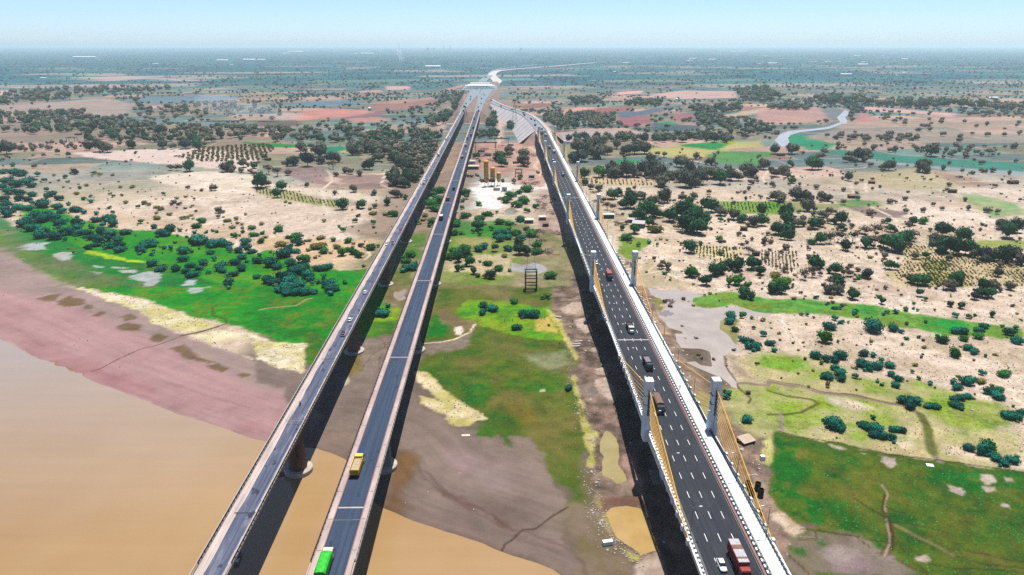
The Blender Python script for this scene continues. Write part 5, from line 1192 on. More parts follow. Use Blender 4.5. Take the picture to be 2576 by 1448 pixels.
# high voltage pylons far off
def hv(label, loc, h):
    t = thing('lattice_tower', label, 'power pylon', loc, 0.2, 'power pylons near the curved road'); mb = MB()
    f = lambda z: 0.12 * h * (1 - z / h) ** 1.2 + 0.5
    zs = np.linspace(0, h, 9)
    for a, b_ in zip(zs[:-1], zs[1:]):
        for sx, sy in ((-1, -1), (1, -1), (1, 1), (-1, 1)):
            mb.tube((sx * f(a), sy * f(a), a), (sx * f(b_), sy * f(b_), b_), 0.16, 4); mb.tube((sx * f(a), sy * f(a), a), (-sy * f(b_), sx * f(b_), b_), 0.1, 3)
    kind(mb.obj('lattice', M_STEEL, t), 'stuff')
    for z in (h * .72, h * .84, h * .95): MB().box(-h * .14, h * .14, -.25, .25, z, z + .4).obj('crossarm', M_STEEL, t)
hv('lattice pylon standing in front of the pale stone slope', ZG('X', 25, 1290, 0.8), 44)
hv('lattice pylon behind the field left of the approach roads', ZG('Y', 2110, 1270, 12.0), 30)
hv('lattice pylon on the olive field right of the curved road', ZG('X', 395, 985, 0.8), 46)
# gate frame seen by the far left trees
frame('tank_stand', 'dark water tank frame before the far left tree belt', ZG('Z', 725, 1425, 0.8), 12, 7, 6, M_DKSTEEL, 1)

# ---- far white buildings on the plain
FARB = [('Z', 440, 795, 60), ('Z', 860, 588, 220), ('Z', 1570, 650, 60), ('Z', 2240, 620, 110), ('Z', 2510, 615, 120), ('Y', 300, 545, 60), ('Y', 400, 530, 150), ('Y', 440, 527, 60), ('Y', 1010, 545, 40), ('Y', 1120, 548, 120), ('Y', 60, 612, 80), ('X', 2230, 528, 60), ('X', 2310, 525, 90), ('X', 1810, 600, 70), ('X', 1890, 614, 45), ('X', 2010, 608, 70), ('X', 2490, 648, 30), ('X', 1780, 622, 60), ('W', 40, 648, 90), ('W', 340, 655, 20), ('W', 430, 628, 40), ('W', 480, 628, 30), ('W', 600, 628, 60), ('W', 710, 630, 40), ('W', 890, 570, 60), ('W', 950, 632, 50), ('W', 950, 660, 100), ('W', 1370, 603, 70), ('W', 780, 760, 110), ('W', 1360, 738, 40), ('W', 2260, 998, 90), ('Z', 1000, 605, 20), ('Z', 2330, 658, 30), ('W', 1155, 567, 30), ('W', 1210, 567, 15), ('Y', 1780, 686, 150), ('W', 1290, 768, 12), ('W', 1220, 714, 12), ('X', 1030, 730, 20), ('X', 1140, 640, 60), ('Z', 1840, 1118, 60), ('Y', 1145, 1105, 16), ('X', 1655, 1012, 14), ('Z', 2300, 1138, 24)]
SIDE = {'Z': 'far left', 'Y': 'left of the road', 'X': 'right of the road', 'W': 'far right'}
cntb = {}
for i, (r, x, y, w) in enumerate(sorted(FARB, key=lambda q: (q[0], q[1]))):
    g = ZG(r, x, y, 0.8); wm = w * 0.2502 / FPX * zdist0(g) if False else w * 0.2502 / FPX * ((g[0] * SY + g[1] * CY) * CP + CAMZ * SP)
    if g[1] > 30000: continue
    hm = min(14.0, max(4.0, wm * 0.12)); dm = max(8.0, wm * 0.3)
    cntb[r] = cntb.get(r, 0) + 1
    t = thing('building', f"{ORD[cntb[r] - 1]} white building from the left in the distance, {SIDE[r]}", 'building', g, 0.0, 'distant white buildings')
    MB().box(-wm / 2, wm / 2, -dm / 2, dm / 2, 0, hm).obj('wall', M_WHITE, t)
    MB().taper(-wm / 2 - .5, wm / 2 + .5, -dm / 2 - .5, dm / 2 + .5, hm, hm + max(1.0, hm * .3), 0.1, dm * .45).obj('roof', M_CAP, t)
for i, (px, h, w) in enumerate(((1004, 120, 9), (1076, 60, 30), (1092, 66, 14), (1117, 100, 9), (1133, 120, 9), (1310, 60, 40))):
    g = P(px, 128.5, 0.9); t = thing('tower', f"{ORD[i]} faint industrial tower from the left on the hazy horizon", 'tower', g, 0, 'industrial skyline on the horizon')
    MB().lathe((0, 0, 0), [(w, 0), (w * .75, h * .9), (w * .8, h)], 10).obj('shaft', M_CONC_LT, t); MB().lathe((0, 0, 0), [(w * .9, h), (w * .9, h + 3)], 10).obj('rim', M_CONC, t)
# ---- loose things around the new bridge
M_RUSTP = mat('black_steel_casing', A3(34, 26, 26), 0.7, noise=0.3, nscale=1.5)
for i, (x, y) in enumerate(((2370, 575), (2467, 590), (2405, 650), (2497, 655), (2478, 870))):
    t = thing('steel_casing', ['black steel pile casing, upper left of the four by the walkway', 'black steel pile casing, upper right of the four by the walkway', 'black steel pile casing, lower left of the four by the walkway', 'black steel pile casing, lower right of the four by the walkway', 'lone black pile casing close under the walkway'][i], 'pipe', ZG('K', x, y, 0.4), 0, 'pile casings')
    mb = MB(); n = 16
    R = lambda r, z: [(r * math.cos(6.2832 * k / n), r * math.sin(6.2832 * k / n), z) for k in range(n)]
    mb.loft([R(.92, 0), R(.92, 2.9), R(.82, 2.9), R(.82, 0.1)], False); mb.obj('shell', M_RUSTP, t); MB().lathe((0, 0, 0), [(.8, .1), (.8, .3)], n).obj('fill', M_BLACK, t)
t = thing('roof_slab', 'tilted cream slab propped over a dark pit beside the new bridge', 'slab', ZG('K', 2352, 110, 0.4), 0.45)
MB().hexa([(-2.9, -2.0, 1.1), (2.9, -2.0, 1.0), (2.9, 2.0, 1.9), (-2.9, 2.0, 2.0)], [(-2.9, -2.0, 1.35), (2.9, -2.0, 1.25), (2.9, 2.0, 2.15), (-2.9, 2.0, 2.25)]).obj('slab', mat('cream_slab', A3(222, 196, 172), .9, noise=.2, nscale=.8), t)
for x, y in ((-2.5, -1.6), (2.5, -1.6), (2.5, 1.6), (-2.5, 1.6), (1.4, -2.4)): MB().box(x - .2, x + .2, y - .2, y + .2, -.3, 1.3 if y < 0 else 2.0).obj('post', M_RUSTP, t)
def block(label, loc, w, d, h, m, rz, name='concrete_block', cat='concrete block', group=None):
    mb = MB().taper(-w / 2, w / 2, -d / 2, d / 2, -0.15, h, 0.05, 0.05); o = mb.obj(name, m); o.location = loc; o.rotation_euler = (0, 0, rz); return tag(o, label, cat, group)
block('white concrete block on the meadow edge below the roof slab', ZG('K', 2515, 290, 0.4), 1.5, 1.4, 1.9, M_CAP, 0.1)
block('long white concrete block beside the orange dug pond', ZG('K', 960, 1125, 0.5), 3.0, 1.3, 1.0, M_CAP, 0.18)
block('pale slab lying at the meadow edge by the dug strip', ZG('G', 467, 305, 0.5), 3.0, 1.6, 0.9, M_CONC_LT, -0.3)
block('small white slab at the edge of the dark field', ZG('F', 1627, 345, 0.5), 2.3, 1.8, 0.4, M_CAP, -0.2)
block('flat cream slab on the grey mud by the meadow', ZG('J', 2110, 42, 0.5), 3.2, 1.5, 0.3, M_CREAMR, 0.05)
for i, (x, y) in enumerate(((640, 598), (650, 575), (668, 548))): block(['lowest', 'middle', 'topmost'][i] + ' of the stepped grey slabs in the dug strip', ZG('G', x, y, 0.35), 4.2, 1.2, 0.7, M_CONC_LT, 0.2, group='stepped slabs')
# boulders
def rock_mesh(seed):
    V, F = ICO[1] if 'ICO' in globals() else (None, None)
    r = np.random.default_rng(seed); V = V * (1 + r.normal(0, .16, len(V)))[:, None] * np.array([1, .8, .6]); V[:, 2] = np.maximum(V[:, 2], -.25)
    return np_mesh('boulder', V, F, M_ROCK)
# ------------------------------------------------------------------ vehicles, boats, people
M_GLASS = mat('dark_glass', (0.012, 0.018, 0.022), 0.12, spec=0.6)
M_TYRE = mat('tyre_rubber', (0.012, 0.012, 0.013), 0.9)
M_RIM = mat('wheel_rim', A3(120, 120, 124), 0.5, metal=0.5)
M_CHAS = mat('chassis_dark', (0.02, 0.02, 0.022), 0.8)
M_LIGHTS = mat('lamp_lens', (0.45, 0.43, 0.38), 0.2)
M_TAIL = mat('tail_lens', (0.35, 0.02, 0.02), 0.3)
_pc = {}
def paint_m(rgb, rough=0.4):
    if rgb not in _pc: _pc[rgb] = mat('vehicle_paint', A3(*rgb, 1.45) if max(rgb) < 235 else (0.5, 0.5, 0.5), rough, noise=0.12, nscale=1.5, spec=0.5)
    return _pc[rgb]
WH = {}
def wheels(t, ys, x, r, w=0.28):
    for y in ys:
        for s in (-1, 1):
            k = (r, w)
            if k not in WH:
                n = 14
                ring = lambda rr, xx: [(xx, rr * math.cos(6.2832 * i / n), rr * math.sin(6.2832 * i / n)) for i in range(n)]
                WH[k] = (MB().loft([ring(r * .6, -w / 2), ring(r, -w / 2 * .8), ring(r, w / 2 * .8), ring(r * .6, w / 2)]).mesh('wheel', M_TYRE), MB().loft([ring(r * .55, -w / 2 - .02), ring(r * .55, w / 2 + .02)]).mesh('rim', M_RIM))
            o = link('wheel', WH[k][0], t); o.location = (s * x, y, r); link('rim', WH[k][1], o)

def car(label, loc, rz, rgb, L=4.1, W=1.72, H=1.5, suv=False, luggage=None, group=None):
    """front is +Y; a shell with tapered cabin, dark glass, wheels and lamps"""
    t = thing('car', label, 'car', loc, rz, group); pm = paint_m(rgb)
    h = L / 2; w = W / 2
    def ring(y, wb, zb, wt, zt): return [(-wb * .9, y, zb), (wb * .9, y, zb), (wb, y, zb + (zt - zb) * .45), (wt, y, zt), (-wt, y, zt), (-wb, y, zb + (zt - zb) * .45)]
    bonnet = 0.92 if suv else 0.82
    MB().loft([ring(-h, w * .86, .32, w * .74, .72), ring(-h + .18, w * .97, .22, w * .86, bonnet), ring(-h + .8, w, .2, w * .9, bonnet + .05), ring(h - 1.4, w, .2, w * .9, bonnet + .04), ring(h - .35, w * .96, .22, w * .84, bonnet - .1), ring(h, w * .8, .32, w * .66, .58)]).obj('body', pm, t, True)
    y0, y1 = -h + (.12 if suv else .45), h - 1.2
    zc = bonnet + .02
    cabn = MB().loft([[(-w * .88, y0, zc), (w * .88, y0, zc), (w * .88, y1, zc), (-w * .88, y1, zc)], [(-w * .70, y0 + (.25 if suv else .5), H - .06), (w * .70, y0 + (.25 if suv else .5), H - .06), (w * .70, y1 - .62, H - .06), (-w * .70, y1 - .62, H - .06)]]).obj('window_band', M_GLASS, t)
    MB().loft([[(-w * .71, y0 + (.22 if suv else .46), H - .07), (w * .71, y0 + (.22 if suv else .46), H - .07), (w * .71, y1 - .58, H - .07), (-w * .71, y1 - .58, H - .07)], [(-w * .6, y0 + .6, H), (w * .6, y0 + .6, H), (w * .6, y1 - .75, H), (-w * .6, y1 - .75, H)]]).obj('roof', pm, t)
    for s in (-1, 1):
        MB().box(s * w * .72 - .16, s * w * .72 + .16, h - .1, h - .02, .58, .72).obj('headlight', M_LIGHTS, t)
        MB().box(s * w * .7 - .14, s * w * .7 + .14, -h - .01, -h + .08, .62, .8).obj('tail_light', M_TAIL, t)
        MB().tube((s * w * .74, y0 + .1, zc), (s * w * .70, y0 + .4, H - .06), .05, 4).obj('pillar', pm, t)
    wheels(t, (-h + .75, h - .78), w - .12, .31, .2)
    if luggage:
        MB().box(-.62, .62, y0 + .5, y1 - .7, H + .01, H + .4).obj('luggage', paint_m(luggage[0], .8), t); MB().box(-.4, .5, y0 + .8, y1 - 1.0, H + .4, H + .7).obj('luggage', paint_m(luggage[1], .8), t)
    return t

def truck(label, loc, rz, cab, bed, kind_='dump', L=8.6, W=2.5, H=3.4, load=None, cabroof=None, stripe=None, group=None, name='truck', nose=False):
    """front is +Y"""
    t = thing(name, label, 'truck', loc, rz, group); cm, bm_ = paint_m(cab), paint_m(bed, .7)
    h = L / 2; w = W / 2
    cl = 1.9
    MB().box(-.45, .45, -h + .2, h - .3, .62, .95).obj('chassis', M_CHAS, t)
    y0, y1 = h - cl, h
    cb = MB().loft([[(-w * .96, y0, .7), (w * .96, y0, .7), (w * .96, y1, .7), (-w * .96, y1, .7)], [(-w * .96, y0, 1.7), (w * .96, y0, 1.7), (w * .96, y1, 1.7), (-w * .96, y1, 1.7)], [(-w * .9, y0, 2.75), (w * .9, y0, 2.75), (w * .9, y1 - .28, 2.75), (-w * .9, y1 - .28, 2.75)]]).obj('cab', cm, t)
    MB().taper(-w * .92, w * .92, y0 - .05, y1 - .2, 2.75, 2.98, .12, .18).obj('cab_roof', paint_m(cabroof) if cabroof else cm, t)
    ws = MB().hexa([(-w * .86, y1 - .05, 1.75), (w * .86, y1 - .05, 1.75), (w * .86, y1 + .02, 1.75), (-w * .86, y1 + .02, 1.75)], [(-w * .8, y1 - .3, 2.6), (w * .8, y1 - .3, 2.6), (w * .8, y1 - .22, 2.6), (-w * .8, y1 - .22, 2.6)]).obj('windscreen', M_GLASS, t)
    for s in (-1, 1):
        MB().box(s * (w * .955) - .03, s * (w * .955) + .03, y0 + .5, y1 - .4, 1.75, 2.45).obj('side_window', M_GLASS, t)
        MB().box(s * w * .66 - .18, s * w * .66 + .18, y1 - .02, y1 + .05, .95, 1.2).obj('headlight', M_LIGHTS, t)
        MB().box(s * w * 1.08 - .08, s * w * 1.08 + .08, y1 - .1, y1 + .06, 1.7, 2.3).obj('mirror', M_CHAS, t)
    MB().box(-w * .95, w * .95, y1 - .02, y1 + .14, .5, .85).obj('bumper', M_RIM if stripe else M_CHAS, t)
    MB().box(-w * .5, w * .5, y1 - .01, y1 + .03, 1.0, 1.5).obj('grille', M_CHAS, t)
    if nose: MB().taper(-w * .7, w * .7, y1 - .05, y1 + 1.1, .7, 1.7, .15, .1).obj('bonnet', cm, t)
    a, b_ = -h, y0 - .18
    if kind_ == 'dump':
        th = .12; z0, z1 = 1.05, H * .78
        MB().box(-w, w, a, b_, z0, z0 + .15).obj('bed_floor', bm_, t)
        for x in (-w, w - th): MB().box(x, x + th, a, b_, z0 + .15, z1).obj('side_wall', bm_, t)
        MB().box(-w + th, w - th, a, a + th, z0 + .15, z1).obj('tailgate', paint_m(tuple(int(v * .85) for v in bed), .7), t)
        MB().box(-w + th, w - th, b_ - th, b_, z0 + .15, z1 + .35).obj('headboard', bm_, t)
        n = int((b_ - a) / .9)
        for s in (-1, 1):
            for i in range(n): MB().box(s * (w + .04) - .04, s * (w + .04) + .04, a + .4 + i * .9, a + .5 + i * .9, z0, z1).obj('stake', bm_, t)
        if load: MB().loft([[(-w + th + .01, a + th + .01, z0 + .2), (w - th - .01, a + th + .01, z0 + .2), (w - th - .01, b_ - th - .01, z0 + .2), (-w + th + .01, b_ - th - .01, z0 + .2)], [(-w * .8, a + .4, z1 - .25), (w * .8, a + .4, z1 - .35), (w * .75, b_ - .5, z1 - .1), (-w * .75, b_ - .5, z1 - .15)]]).obj('load', mat('truck_load', A3(*load), .95, noise=.3, nscale=2), t)
    elif kind_ == 'tarp':
        MB().box(-w, w, a, b_, 1.05, 2.3).obj('bed', bm_, t)
        prof = lambda y, k: [(-w - .03, y, 2.1), (w + .03, y, 2.1), (w + .02, y, H * .9 * k), (w * .72, y, H * k), (0, y, H * 1.03 * k), (-w * .72, y, H * k), (-w - .02, y, H * .9 * k)]
        ys = np.linspace(a - .02, b_ + .02, 7)
        MB().loft([prof(y, 1 + (.015 if i % 2 else -.01) - (.03 if i in (0, 6) else 0)) for i, y in enumerate(ys)]).obj('tarpaulin', mat('tarpaulin', A3(*load), .65, noise=.4, nscale=1.3, bump=.3, bscale=2), t)
        for i in range(4): MB().tube((-w * .98, ys[i + 1], 2.2), (-w * .98, ys[i + 1], H * .9), .04, 4).obj('rope', M_CHAS, t)
    else:
        bx = MB().box(-w, w, a, b_, 1.1, H).obj('container', bm_, t)
        n = int((b_ - a) / .55)
        rib = MB()
        for i in range(n):
            y = a + .3 + i * .55
            for s in (-1, 1): rib.box(s * (w + .03) - .03, s * (w + .03) + .03, y, y + .25, 1.2, H - .12)
        kind(rib.obj('side_ribs', bm_, bx), 'stuff')
        MB().box(-w + .05, w - .05, a + .05, b_ - .05, H, H + .05).obj('roof_sheet', mat('container_roof', A3(*(load or (200, 200, 200))), .7, noise=.35, nscale=.8, stretch=(6, .5, 1)), bx)
        for s in (-1, 1): MB().box(s * w * .48 - .03, s * w * .48 + .03, a - .06, a, 1.3, H - .2).obj('door_bar', M_RIM, bx)
    wheels(t, (h - 1.0, -h + 1.0, -h + 2.2), w - .2, .5, .32)
    for s in (-1, 1): MB().box(s * w * .75 - .15, s * w * .75 + .15, a - .04, a + .02, .85, 1.05).obj('tail_light', M_TAIL, t)
    return t

def person_mesh(shirt, pants):
    """small standing figure: one continuous skinned body"""
    me = bpy.data.meshes.new('body')
    J_ = {'pel': (0, 0, .92), 'ch': (0, 0, 1.32), 'nk': (0, .01, 1.48), 'hd': (0, .02, 1.64), 'top': (0, .01, 1.74), 'sl': (-.18, 0, 1.40), 'el': (-.24, .02, 1.12), 'hl': (-.25, .08, .86), 'sr': (.18, 0, 1.40), 'er': (.24, .02, 1.12), 'hr': (.25, .08, .86), 'tl': (-.1, 0, .88), 'kl': (-.11, .03, .48), 'al': (-.12, 0, .07), 'fl': (-.12, .14, .04), 'tr': (.1, 0, .88), 'kr': (.11, .0, .48), 'ar': (.12, -.06, .07), 'fr': (.12, .08, .04)}
    R_ = {'pel': .15, 'ch': .16, 'nk': .06, 'hd': .10, 'top': .07, 'sl': .07, 'el': .05, 'hl': .04, 'sr': .07, 'er': .05, 'hr': .04, 'tl': .10, 'kl': .07, 'al': .05, 'fl': .04, 'tr': .10, 'kr': .07, 'ar': .05, 'fr': .04}
    E_ = [('pel', 'ch'), ('ch', 'nk'), ('nk', 'hd'), ('hd', 'top'), ('ch', 'sl'), ('sl', 'el'), ('el', 'hl'), ('ch', 'sr'), ('sr', 'er'), ('er', 'hr'), ('pel', 'tl'), ('tl', 'kl'), ('kl', 'al'), ('al', 'fl'), ('pel', 'tr'), ('tr', 'kr'), ('kr', 'ar'), ('ar', 'fr')]
    ks = list(J_); me.from_pydata([J_[k] for k in ks], [(ks.index(a), ks.index(b)) for a, b in E_], [])
    o = bpy.data.objects.new('tmp', me); COL.objects.link(o)
    m = o.modifiers.new('s', 'SKIN'); sv = me.skin_vertices[0].data
    for i, k in enumerate(ks): sv[i].radius = (R_[k], R_[k]); sv[i].use_root = (k == 'pel')
    o.modifiers.new('d', 'SUBSURF').levels = 1
    dg = bpy.context.evaluated_depsgraph_get(); dg.update()
    out = bpy.data.meshes.new_from_object(o.evaluated_get(dg)); bpy.data.objects.remove(o)
    out.name = 'body'; out.materials.clear()
    for q in (mat('shirt', A3(*shirt), .9), mat('trousers', A3(*pants), .9), mat('skin', A3(120, 84, 64), .7), mat('hair', (0.01, 0.01, 0.01), .8)): out.materials.append(q)
    for p in out.polygons:
        z = p.center.z; x = abs(p.center.x)
        p.material_index = 3 if z > 1.67 else 2 if z > 1.5 or (x > .2 and z < 1.15) else 0 if z > .92 else 1
    return out
PEOPLE = [person_mesh((60, 80, 130), (40, 36, 36)), person_mesh((190, 180, 170), (60, 60, 70)), person_mesh((150, 60, 60), (50, 44, 40))]
def person(label, loc, rz, v=0, group=None):
    o = link('person', PEOPLE[v % 3]); o.location = loc; o.rotation_euler = (0, 0, rz); return tag(o, label, 'person', group)

def motorcycle(label, loc, rz, v=0, group=None):
    t = thing('motorcycle', label, 'motorcycle', loc, rz, group)
    n = 12; ring = lambda rr, xx: [(xx, rr * math.cos(6.2832 * i / n), rr * math.sin(6.2832 * i / n)) for i in range(n)]
    for y in (-.62, .64):
        o = MB().loft([ring(.2, -.06), ring(.3, -.05), ring(.3, .05), ring(.2, .06)]).obj('wheel', M_TYRE, t); o.location = (0, y, .3)
    MB().taper(-.13, .13, -.35, .4, .4, .8, .03, .06).obj('frame', paint_m((40, 44, 60)), t)
    MB().box(-.14, .14, -.75, .05, .76, .86).obj('seat', M_CHAS, t); MB().box(-.36, .36, .42, .48, 1.02, 1.07).obj('handlebar', M_RIM, t)
    MB().tube((0, .62, .3), (0, .45, 1.03), .05, 5).obj('fork', M_RIM, t)
    return t
def rider(label, loc, rz, v):
    o = link('person', RIDER[v % 2]); o.location = loc; o.rotation_euler = (0, 0, rz); return tag(o, label, 'person')
def seated_mesh(shirt, pants):
    me = bpy.data.meshes.new('body')
    J_ = {'pel': (0, -.2, .95), 'ch': (0, -.1, 1.33), 'nk': (0, -.07, 1.48), 'hd': (0, -.05, 1.63), 'top': (0, -.06, 1.72), 'sl': (-.18, -.1, 1.4), 'el': (-.26, .12, 1.18), 'hl': (-.28, .38, 1.06), 'sr': (.18, -.1, 1.4), 'er': (.26, .12, 1.18), 'hr': (.28, .38, 1.06), 'tl': (-.12, -.16, .93), 'kl': (-.2, .22, .8), 'al': (-.2, .02, .36), 'tr': (.12, -.16, .93), 'kr': (.2, .22, .8), 'ar': (.2, .02, .36)}
    R_ = dict(pel=.15, ch=.16, nk=.06, hd=.11, top=.08, sl=.07, el=.05, hl=.04, sr=.07, er=.05, hr=.04, tl=.1, kl=.08, al=.06, tr=.1, kr=.08, ar=.06)
    E_ = [('pel', 'ch'), ('ch', 'nk'), ('nk', 'hd'), ('hd', 'top'), ('ch', 'sl'), ('sl', 'el'), ('el', 'hl'), ('ch', 'sr'), ('sr', 'er'), ('er', 'hr'), ('pel', 'tl'), ('tl', 'kl'), ('kl', 'al'), ('pel', 'tr'), ('tr', 'kr'), ('kr', 'ar')]
    ks = list(J_); me.from_pydata([J_[k] for k in ks], [(ks.index(a), ks.index(b)) for a, b in E_], [])
    o = bpy.data.objects.new('tmp', me); COL.objects.link(o); o.modifiers.new('s', 'SKIN'); sv = me.skin_vertices[0].data
    for i, k in enumerate(ks): sv[i].radius = (R_[k], R_[k]); sv[i].use_root = (k == 'pel')
    o.modifiers.new('d', 'SUBSURF').levels = 1
    dg = bpy.context.evaluated_depsgraph_get(); dg.update(); out = bpy.data.meshes.new_from_object(o.evaluated_get(dg)); bpy.data.objects.remove(o)
    out.materials.clear()
    for q in (mat('shirt', A3(*shirt), .9), mat('trousers', A3(*pants), .9), mat('skin', A3(120, 84, 64), .7), mat('helmet', (0.02, 0.02, 0.03), .4)): out.materials.append(q)
    for p in out.polygons:
        z = p.center.z; p.material_index = 3 if z > 1.56 else 2 if z > 1.49 else 0 if z > 1.0 else 1
    return out
RIDER = [seated_mesh((210, 206, 200), (40, 40, 48)), seated_mesh((50, 60, 90), (44, 40, 40))]
def moto(label, loc, rz, v=0):
    motorcycle(label, loc, rz, v); rider('rider in ' + ('pale' if v % 2 == 0 else 'dark') + ' shirt on the ' + label.split(' ', 1)[1], loc, rz, v)

ZD = 19.05
def on(px, py, lane=None, z=ZD):
    """spot on a deck; lane pins the bridge's own cross position"""
    x, y, _ = P(px, py, z + .3)
    if lane is not None: x = lane
    return (x, y, z)
def onR(px, py, lx):
    x, y, _ = P(px, py, ZD + .3); return RW(lx, y, ZD + .02)
AW, TO = 0.0, math.pi                          # driving away from / towards the camera
# old left bridge
car('white hatchback near the left kerb, third car up the old bridge', on(909, 737, -67.2), AW, (240, 240, 240))
car('white car ahead of the car with red luggage on the old bridge', on(873, 806, -67.3), AW, (240, 240, 240), 4.0)
car('silver car with red luggage on its roof on the old bridge', on(861, 842, -66.8), AW, (206, 206, 210), 4.5, 1.78, 1.6, True, ((176, 40, 40), (40, 44, 50)))
moto('lone motorcycle in the foreground of the old bridge', on(743, 1018, -68.8), TO, 0)
car('white minivan beside the parapet behind the red car', on(969, 616, -70.0), TO, (236, 236, 236), 3.8, 1.6, 1.8, True)
car('white van with brown load on its roof, right lane of the old bridge', on(985, 613, -66.4), AW, (236, 236, 236), 4.2, 1.7, 1.7, True, ((150, 90, 60), (190, 160, 120)))
car('small red car alone on the old bridge', on(1004, 578, -66.3), AW, (196, 40, 66), 3.6)
car('white car, nearest of the far trio on the old bridge', on(1056, 472, -67.8), AW, (240, 240, 240))
car('white van, middle of the far trio on the old bridge', on(1065, 463, -67.0), AW, (240, 240, 240), 4.6, 1.8, 2.0, True)
car('white jeep, farthest of the far trio on the old bridge', on(1063, 453, -68.6), TO, (232, 232, 236), 4.2, 1.75, 1.8, True)
truck('small white van truck above the grove on the old bridge', on(1101, 393, -67.5), AW, (238, 238, 238), (236, 236, 236), 'box', 6, 2.1, 2.7)
car('dark car beside the small van truck on the old bridge', on(1097, 389, -70.0), TO, (44, 48, 56))
car('white car near the far end of the old bridge', on(1113, 373, -67.5), AW, (240, 240, 240))
moto('small motorcycle beside the left parapet by the grove', on(1081, 419, -70.0), TO, 1)
moto('small motorcycle in the right lane by the grove', on(1090, 417, -66.4), AW, 0)
moto('tiny motorcycle level with the old grove edge', on(1051, 464, -70.0), TO, 1)
# middle bridge
truck('yellow dump truck with green cab roof and empty bed', on(890, 1180, -41.9), AW, (234, 184, 20), (234, 184, 24), 'dump', 8.8, 2.6, 3.5, (206, 186, 150), (196, 214, 50))
truck('truck under bright green tarpaulin at the bottom of the middle bridge', on(818, 1432, -41.6), AW, (214, 206, 200), (60, 120, 40), 'tarp', 9.4, 2.6, 3.5, (34, 214, 40), (224, 210, 190))
truck('white roofed box truck with dark rear on the middle bridge', on(1116, 552, -41.5), AW, (60, 62, 70), (70, 74, 84), 'box', 8.0, 2.5, 3.4, (236, 232, 226))
truck('brown truck with open orange bed on the middle bridge', on(1126, 503, -41.4), AW, (120, 60, 52), (168, 92, 70), 'dump', 8.6, 2.5, 3.5, (176, 120, 92))
truck('dark blue pickup truck on the middle bridge', on(1138, 478, -39.2), TO, (34, 44, 84), (44, 50, 80), 'dump', 6.0, 2.1, 2.6, (70, 60, 90))
moto('dark motorcycle with rickshaw cart far up the middle bridge', on(1146, 433, -38.9), AW, 1)
truck('red and white truck far up the middle bridge', on(1161, 398, -40.9), AW, (226, 226, 226), (196, 60, 54), 'dump', 8.2, 2.5, 3.4, (220, 190, 170))
car('white car just beyond the red and white truck', on(1171, 384, -38.6), AW, (240, 240, 240))
truck('white tank truck near the far end of the middle bridge', on(1169, 369, -41.0), AW, (60, 70, 84), (210, 214, 218), 'box', 8.2, 2.5, 3.4)
person('lone pedestrian on the right footway of the middle bridge', on(1081, 712, -36.0), 0.2, 0)
person('pedestrian on the right footway beside the box truck', on(1130, 549, -36.0), 0.2, 1)
person('pedestrian on the right footway far up the middle bridge', on(1170, 436, -36.0), 0.2, 2)
# new bridge
car('white sedan at the bottom edge of the new bridge', onR(1796, 1424, 5.9), TO, (242, 242, 238), 4.3)
tk = truck('red container truck with silver roof at the bottom of the new bridge', onR(1848, 1424, 9.9), TO, (150, 40, 40), (142, 34, 36), 'box', 10.4, 2.55, 3.9, (206, 204, 208))
MB().box(-1.22, 1.22, -3.0, -1.4, 3.955, 3.97).obj('rust_band', M_RUSTR, tk); MB().box(-1.22, 1.22, 1.2, 1.9, 3.955, 3.97).obj('rust_band', M_RUSTR, tk)
truck('brown tarpaulin truck with decorated cab beside the first pylon', onR(1661, 1026, 6.8), TO, (96, 54, 46), (92, 50, 46), 'tarp', 9.6, 2.55, 3.7, (140, 104, 88), (52, 60, 60), True)
truck('black open truck with green patch in the middle lane', onR(1640, 922, 9.6), TO, (46, 44, 50), (62, 40, 52), 'dump', 8.8, 2.55, 3.7, (150, 140, 148), (60, 66, 62))
truck('black tipper with long white bonnet on the new bridge', onR(1597, 830, 9.0), TO, (238, 238, 240), (52, 46, 52), 'dump', 7.6, 2.5, 3.3, (90, 78, 72), None, None, None, 'truck', True)
truck('red box truck with dark cab above the second pylon', onR(1538, 701, 10.0), TO, (66, 44, 48), (168, 58, 58), 'box', 8.4, 2.5, 3.8, (196, 92, 84))
car('white car in the left lane behind the second pylon', onR(1510, 663, 6.7), TO, (242, 242, 242), 4.2)
moto('dark motorcycle in the right lane before the third pylon', onR(1479, 560, 10.4), TO, 1)
moto('motorcycle with pale rider between the third pylons', onR(1460, 527, 8.0), TO, 0)
truck('dark truck with pale front between the fourth pylons', onR(1419, 443, 10.2), TO, (200, 204, 208), (40, 44, 52), 'box', 8.4, 2.5, 3.6, (110, 112, 118))
truck('white and blue truck hidden beside the fourth left pylon', onR(1393, 407, 6.6), TO, (220, 226, 232), (80, 110, 134), 'dump', 8.4, 2.5, 3.5, (200, 200, 196))
truck('pale truck in the right lane beyond the fourth pylons', onR(1397, 385, 12.0), TO, (226, 226, 220), (222, 218, 210), 'box', 8.4, 2.5, 3.4)
truck('dark truck with pale roof beyond the fourth pylons', onR(1386, 375, 8.6), TO, (50, 52, 60), (150, 146, 140), 'box', 8.4, 2.5, 3.5, (190, 184, 176))
car('blue grey car near the fifth pylons', onR(1376, 368, 5.6), TO, (70, 90, 110))
FARV = [('R', 1372, 343, 11, 'w'), ('R', 1362.5, 338, 7, 'd'), ('R', 1359, 328, 6, 'd'), ('R', 1364, 326, 10, 'w')]
for i, (b_, x, y, lx, c) in enumerate(FARV):
    g = onR(x, y, lx)
    truck(f"{ORD[i]} nearest of the small trucks between the last pylons", g, TO, (230, 230, 230) if c == 'w' else (46, 50, 58), (226, 222, 214) if c == 'w' else (70, 64, 66), 'box', 8.4, 2.5, 3.5, (210, 206, 200) if c == 'w' else (120, 112, 108), None, None, 'far traffic on the new bridge')
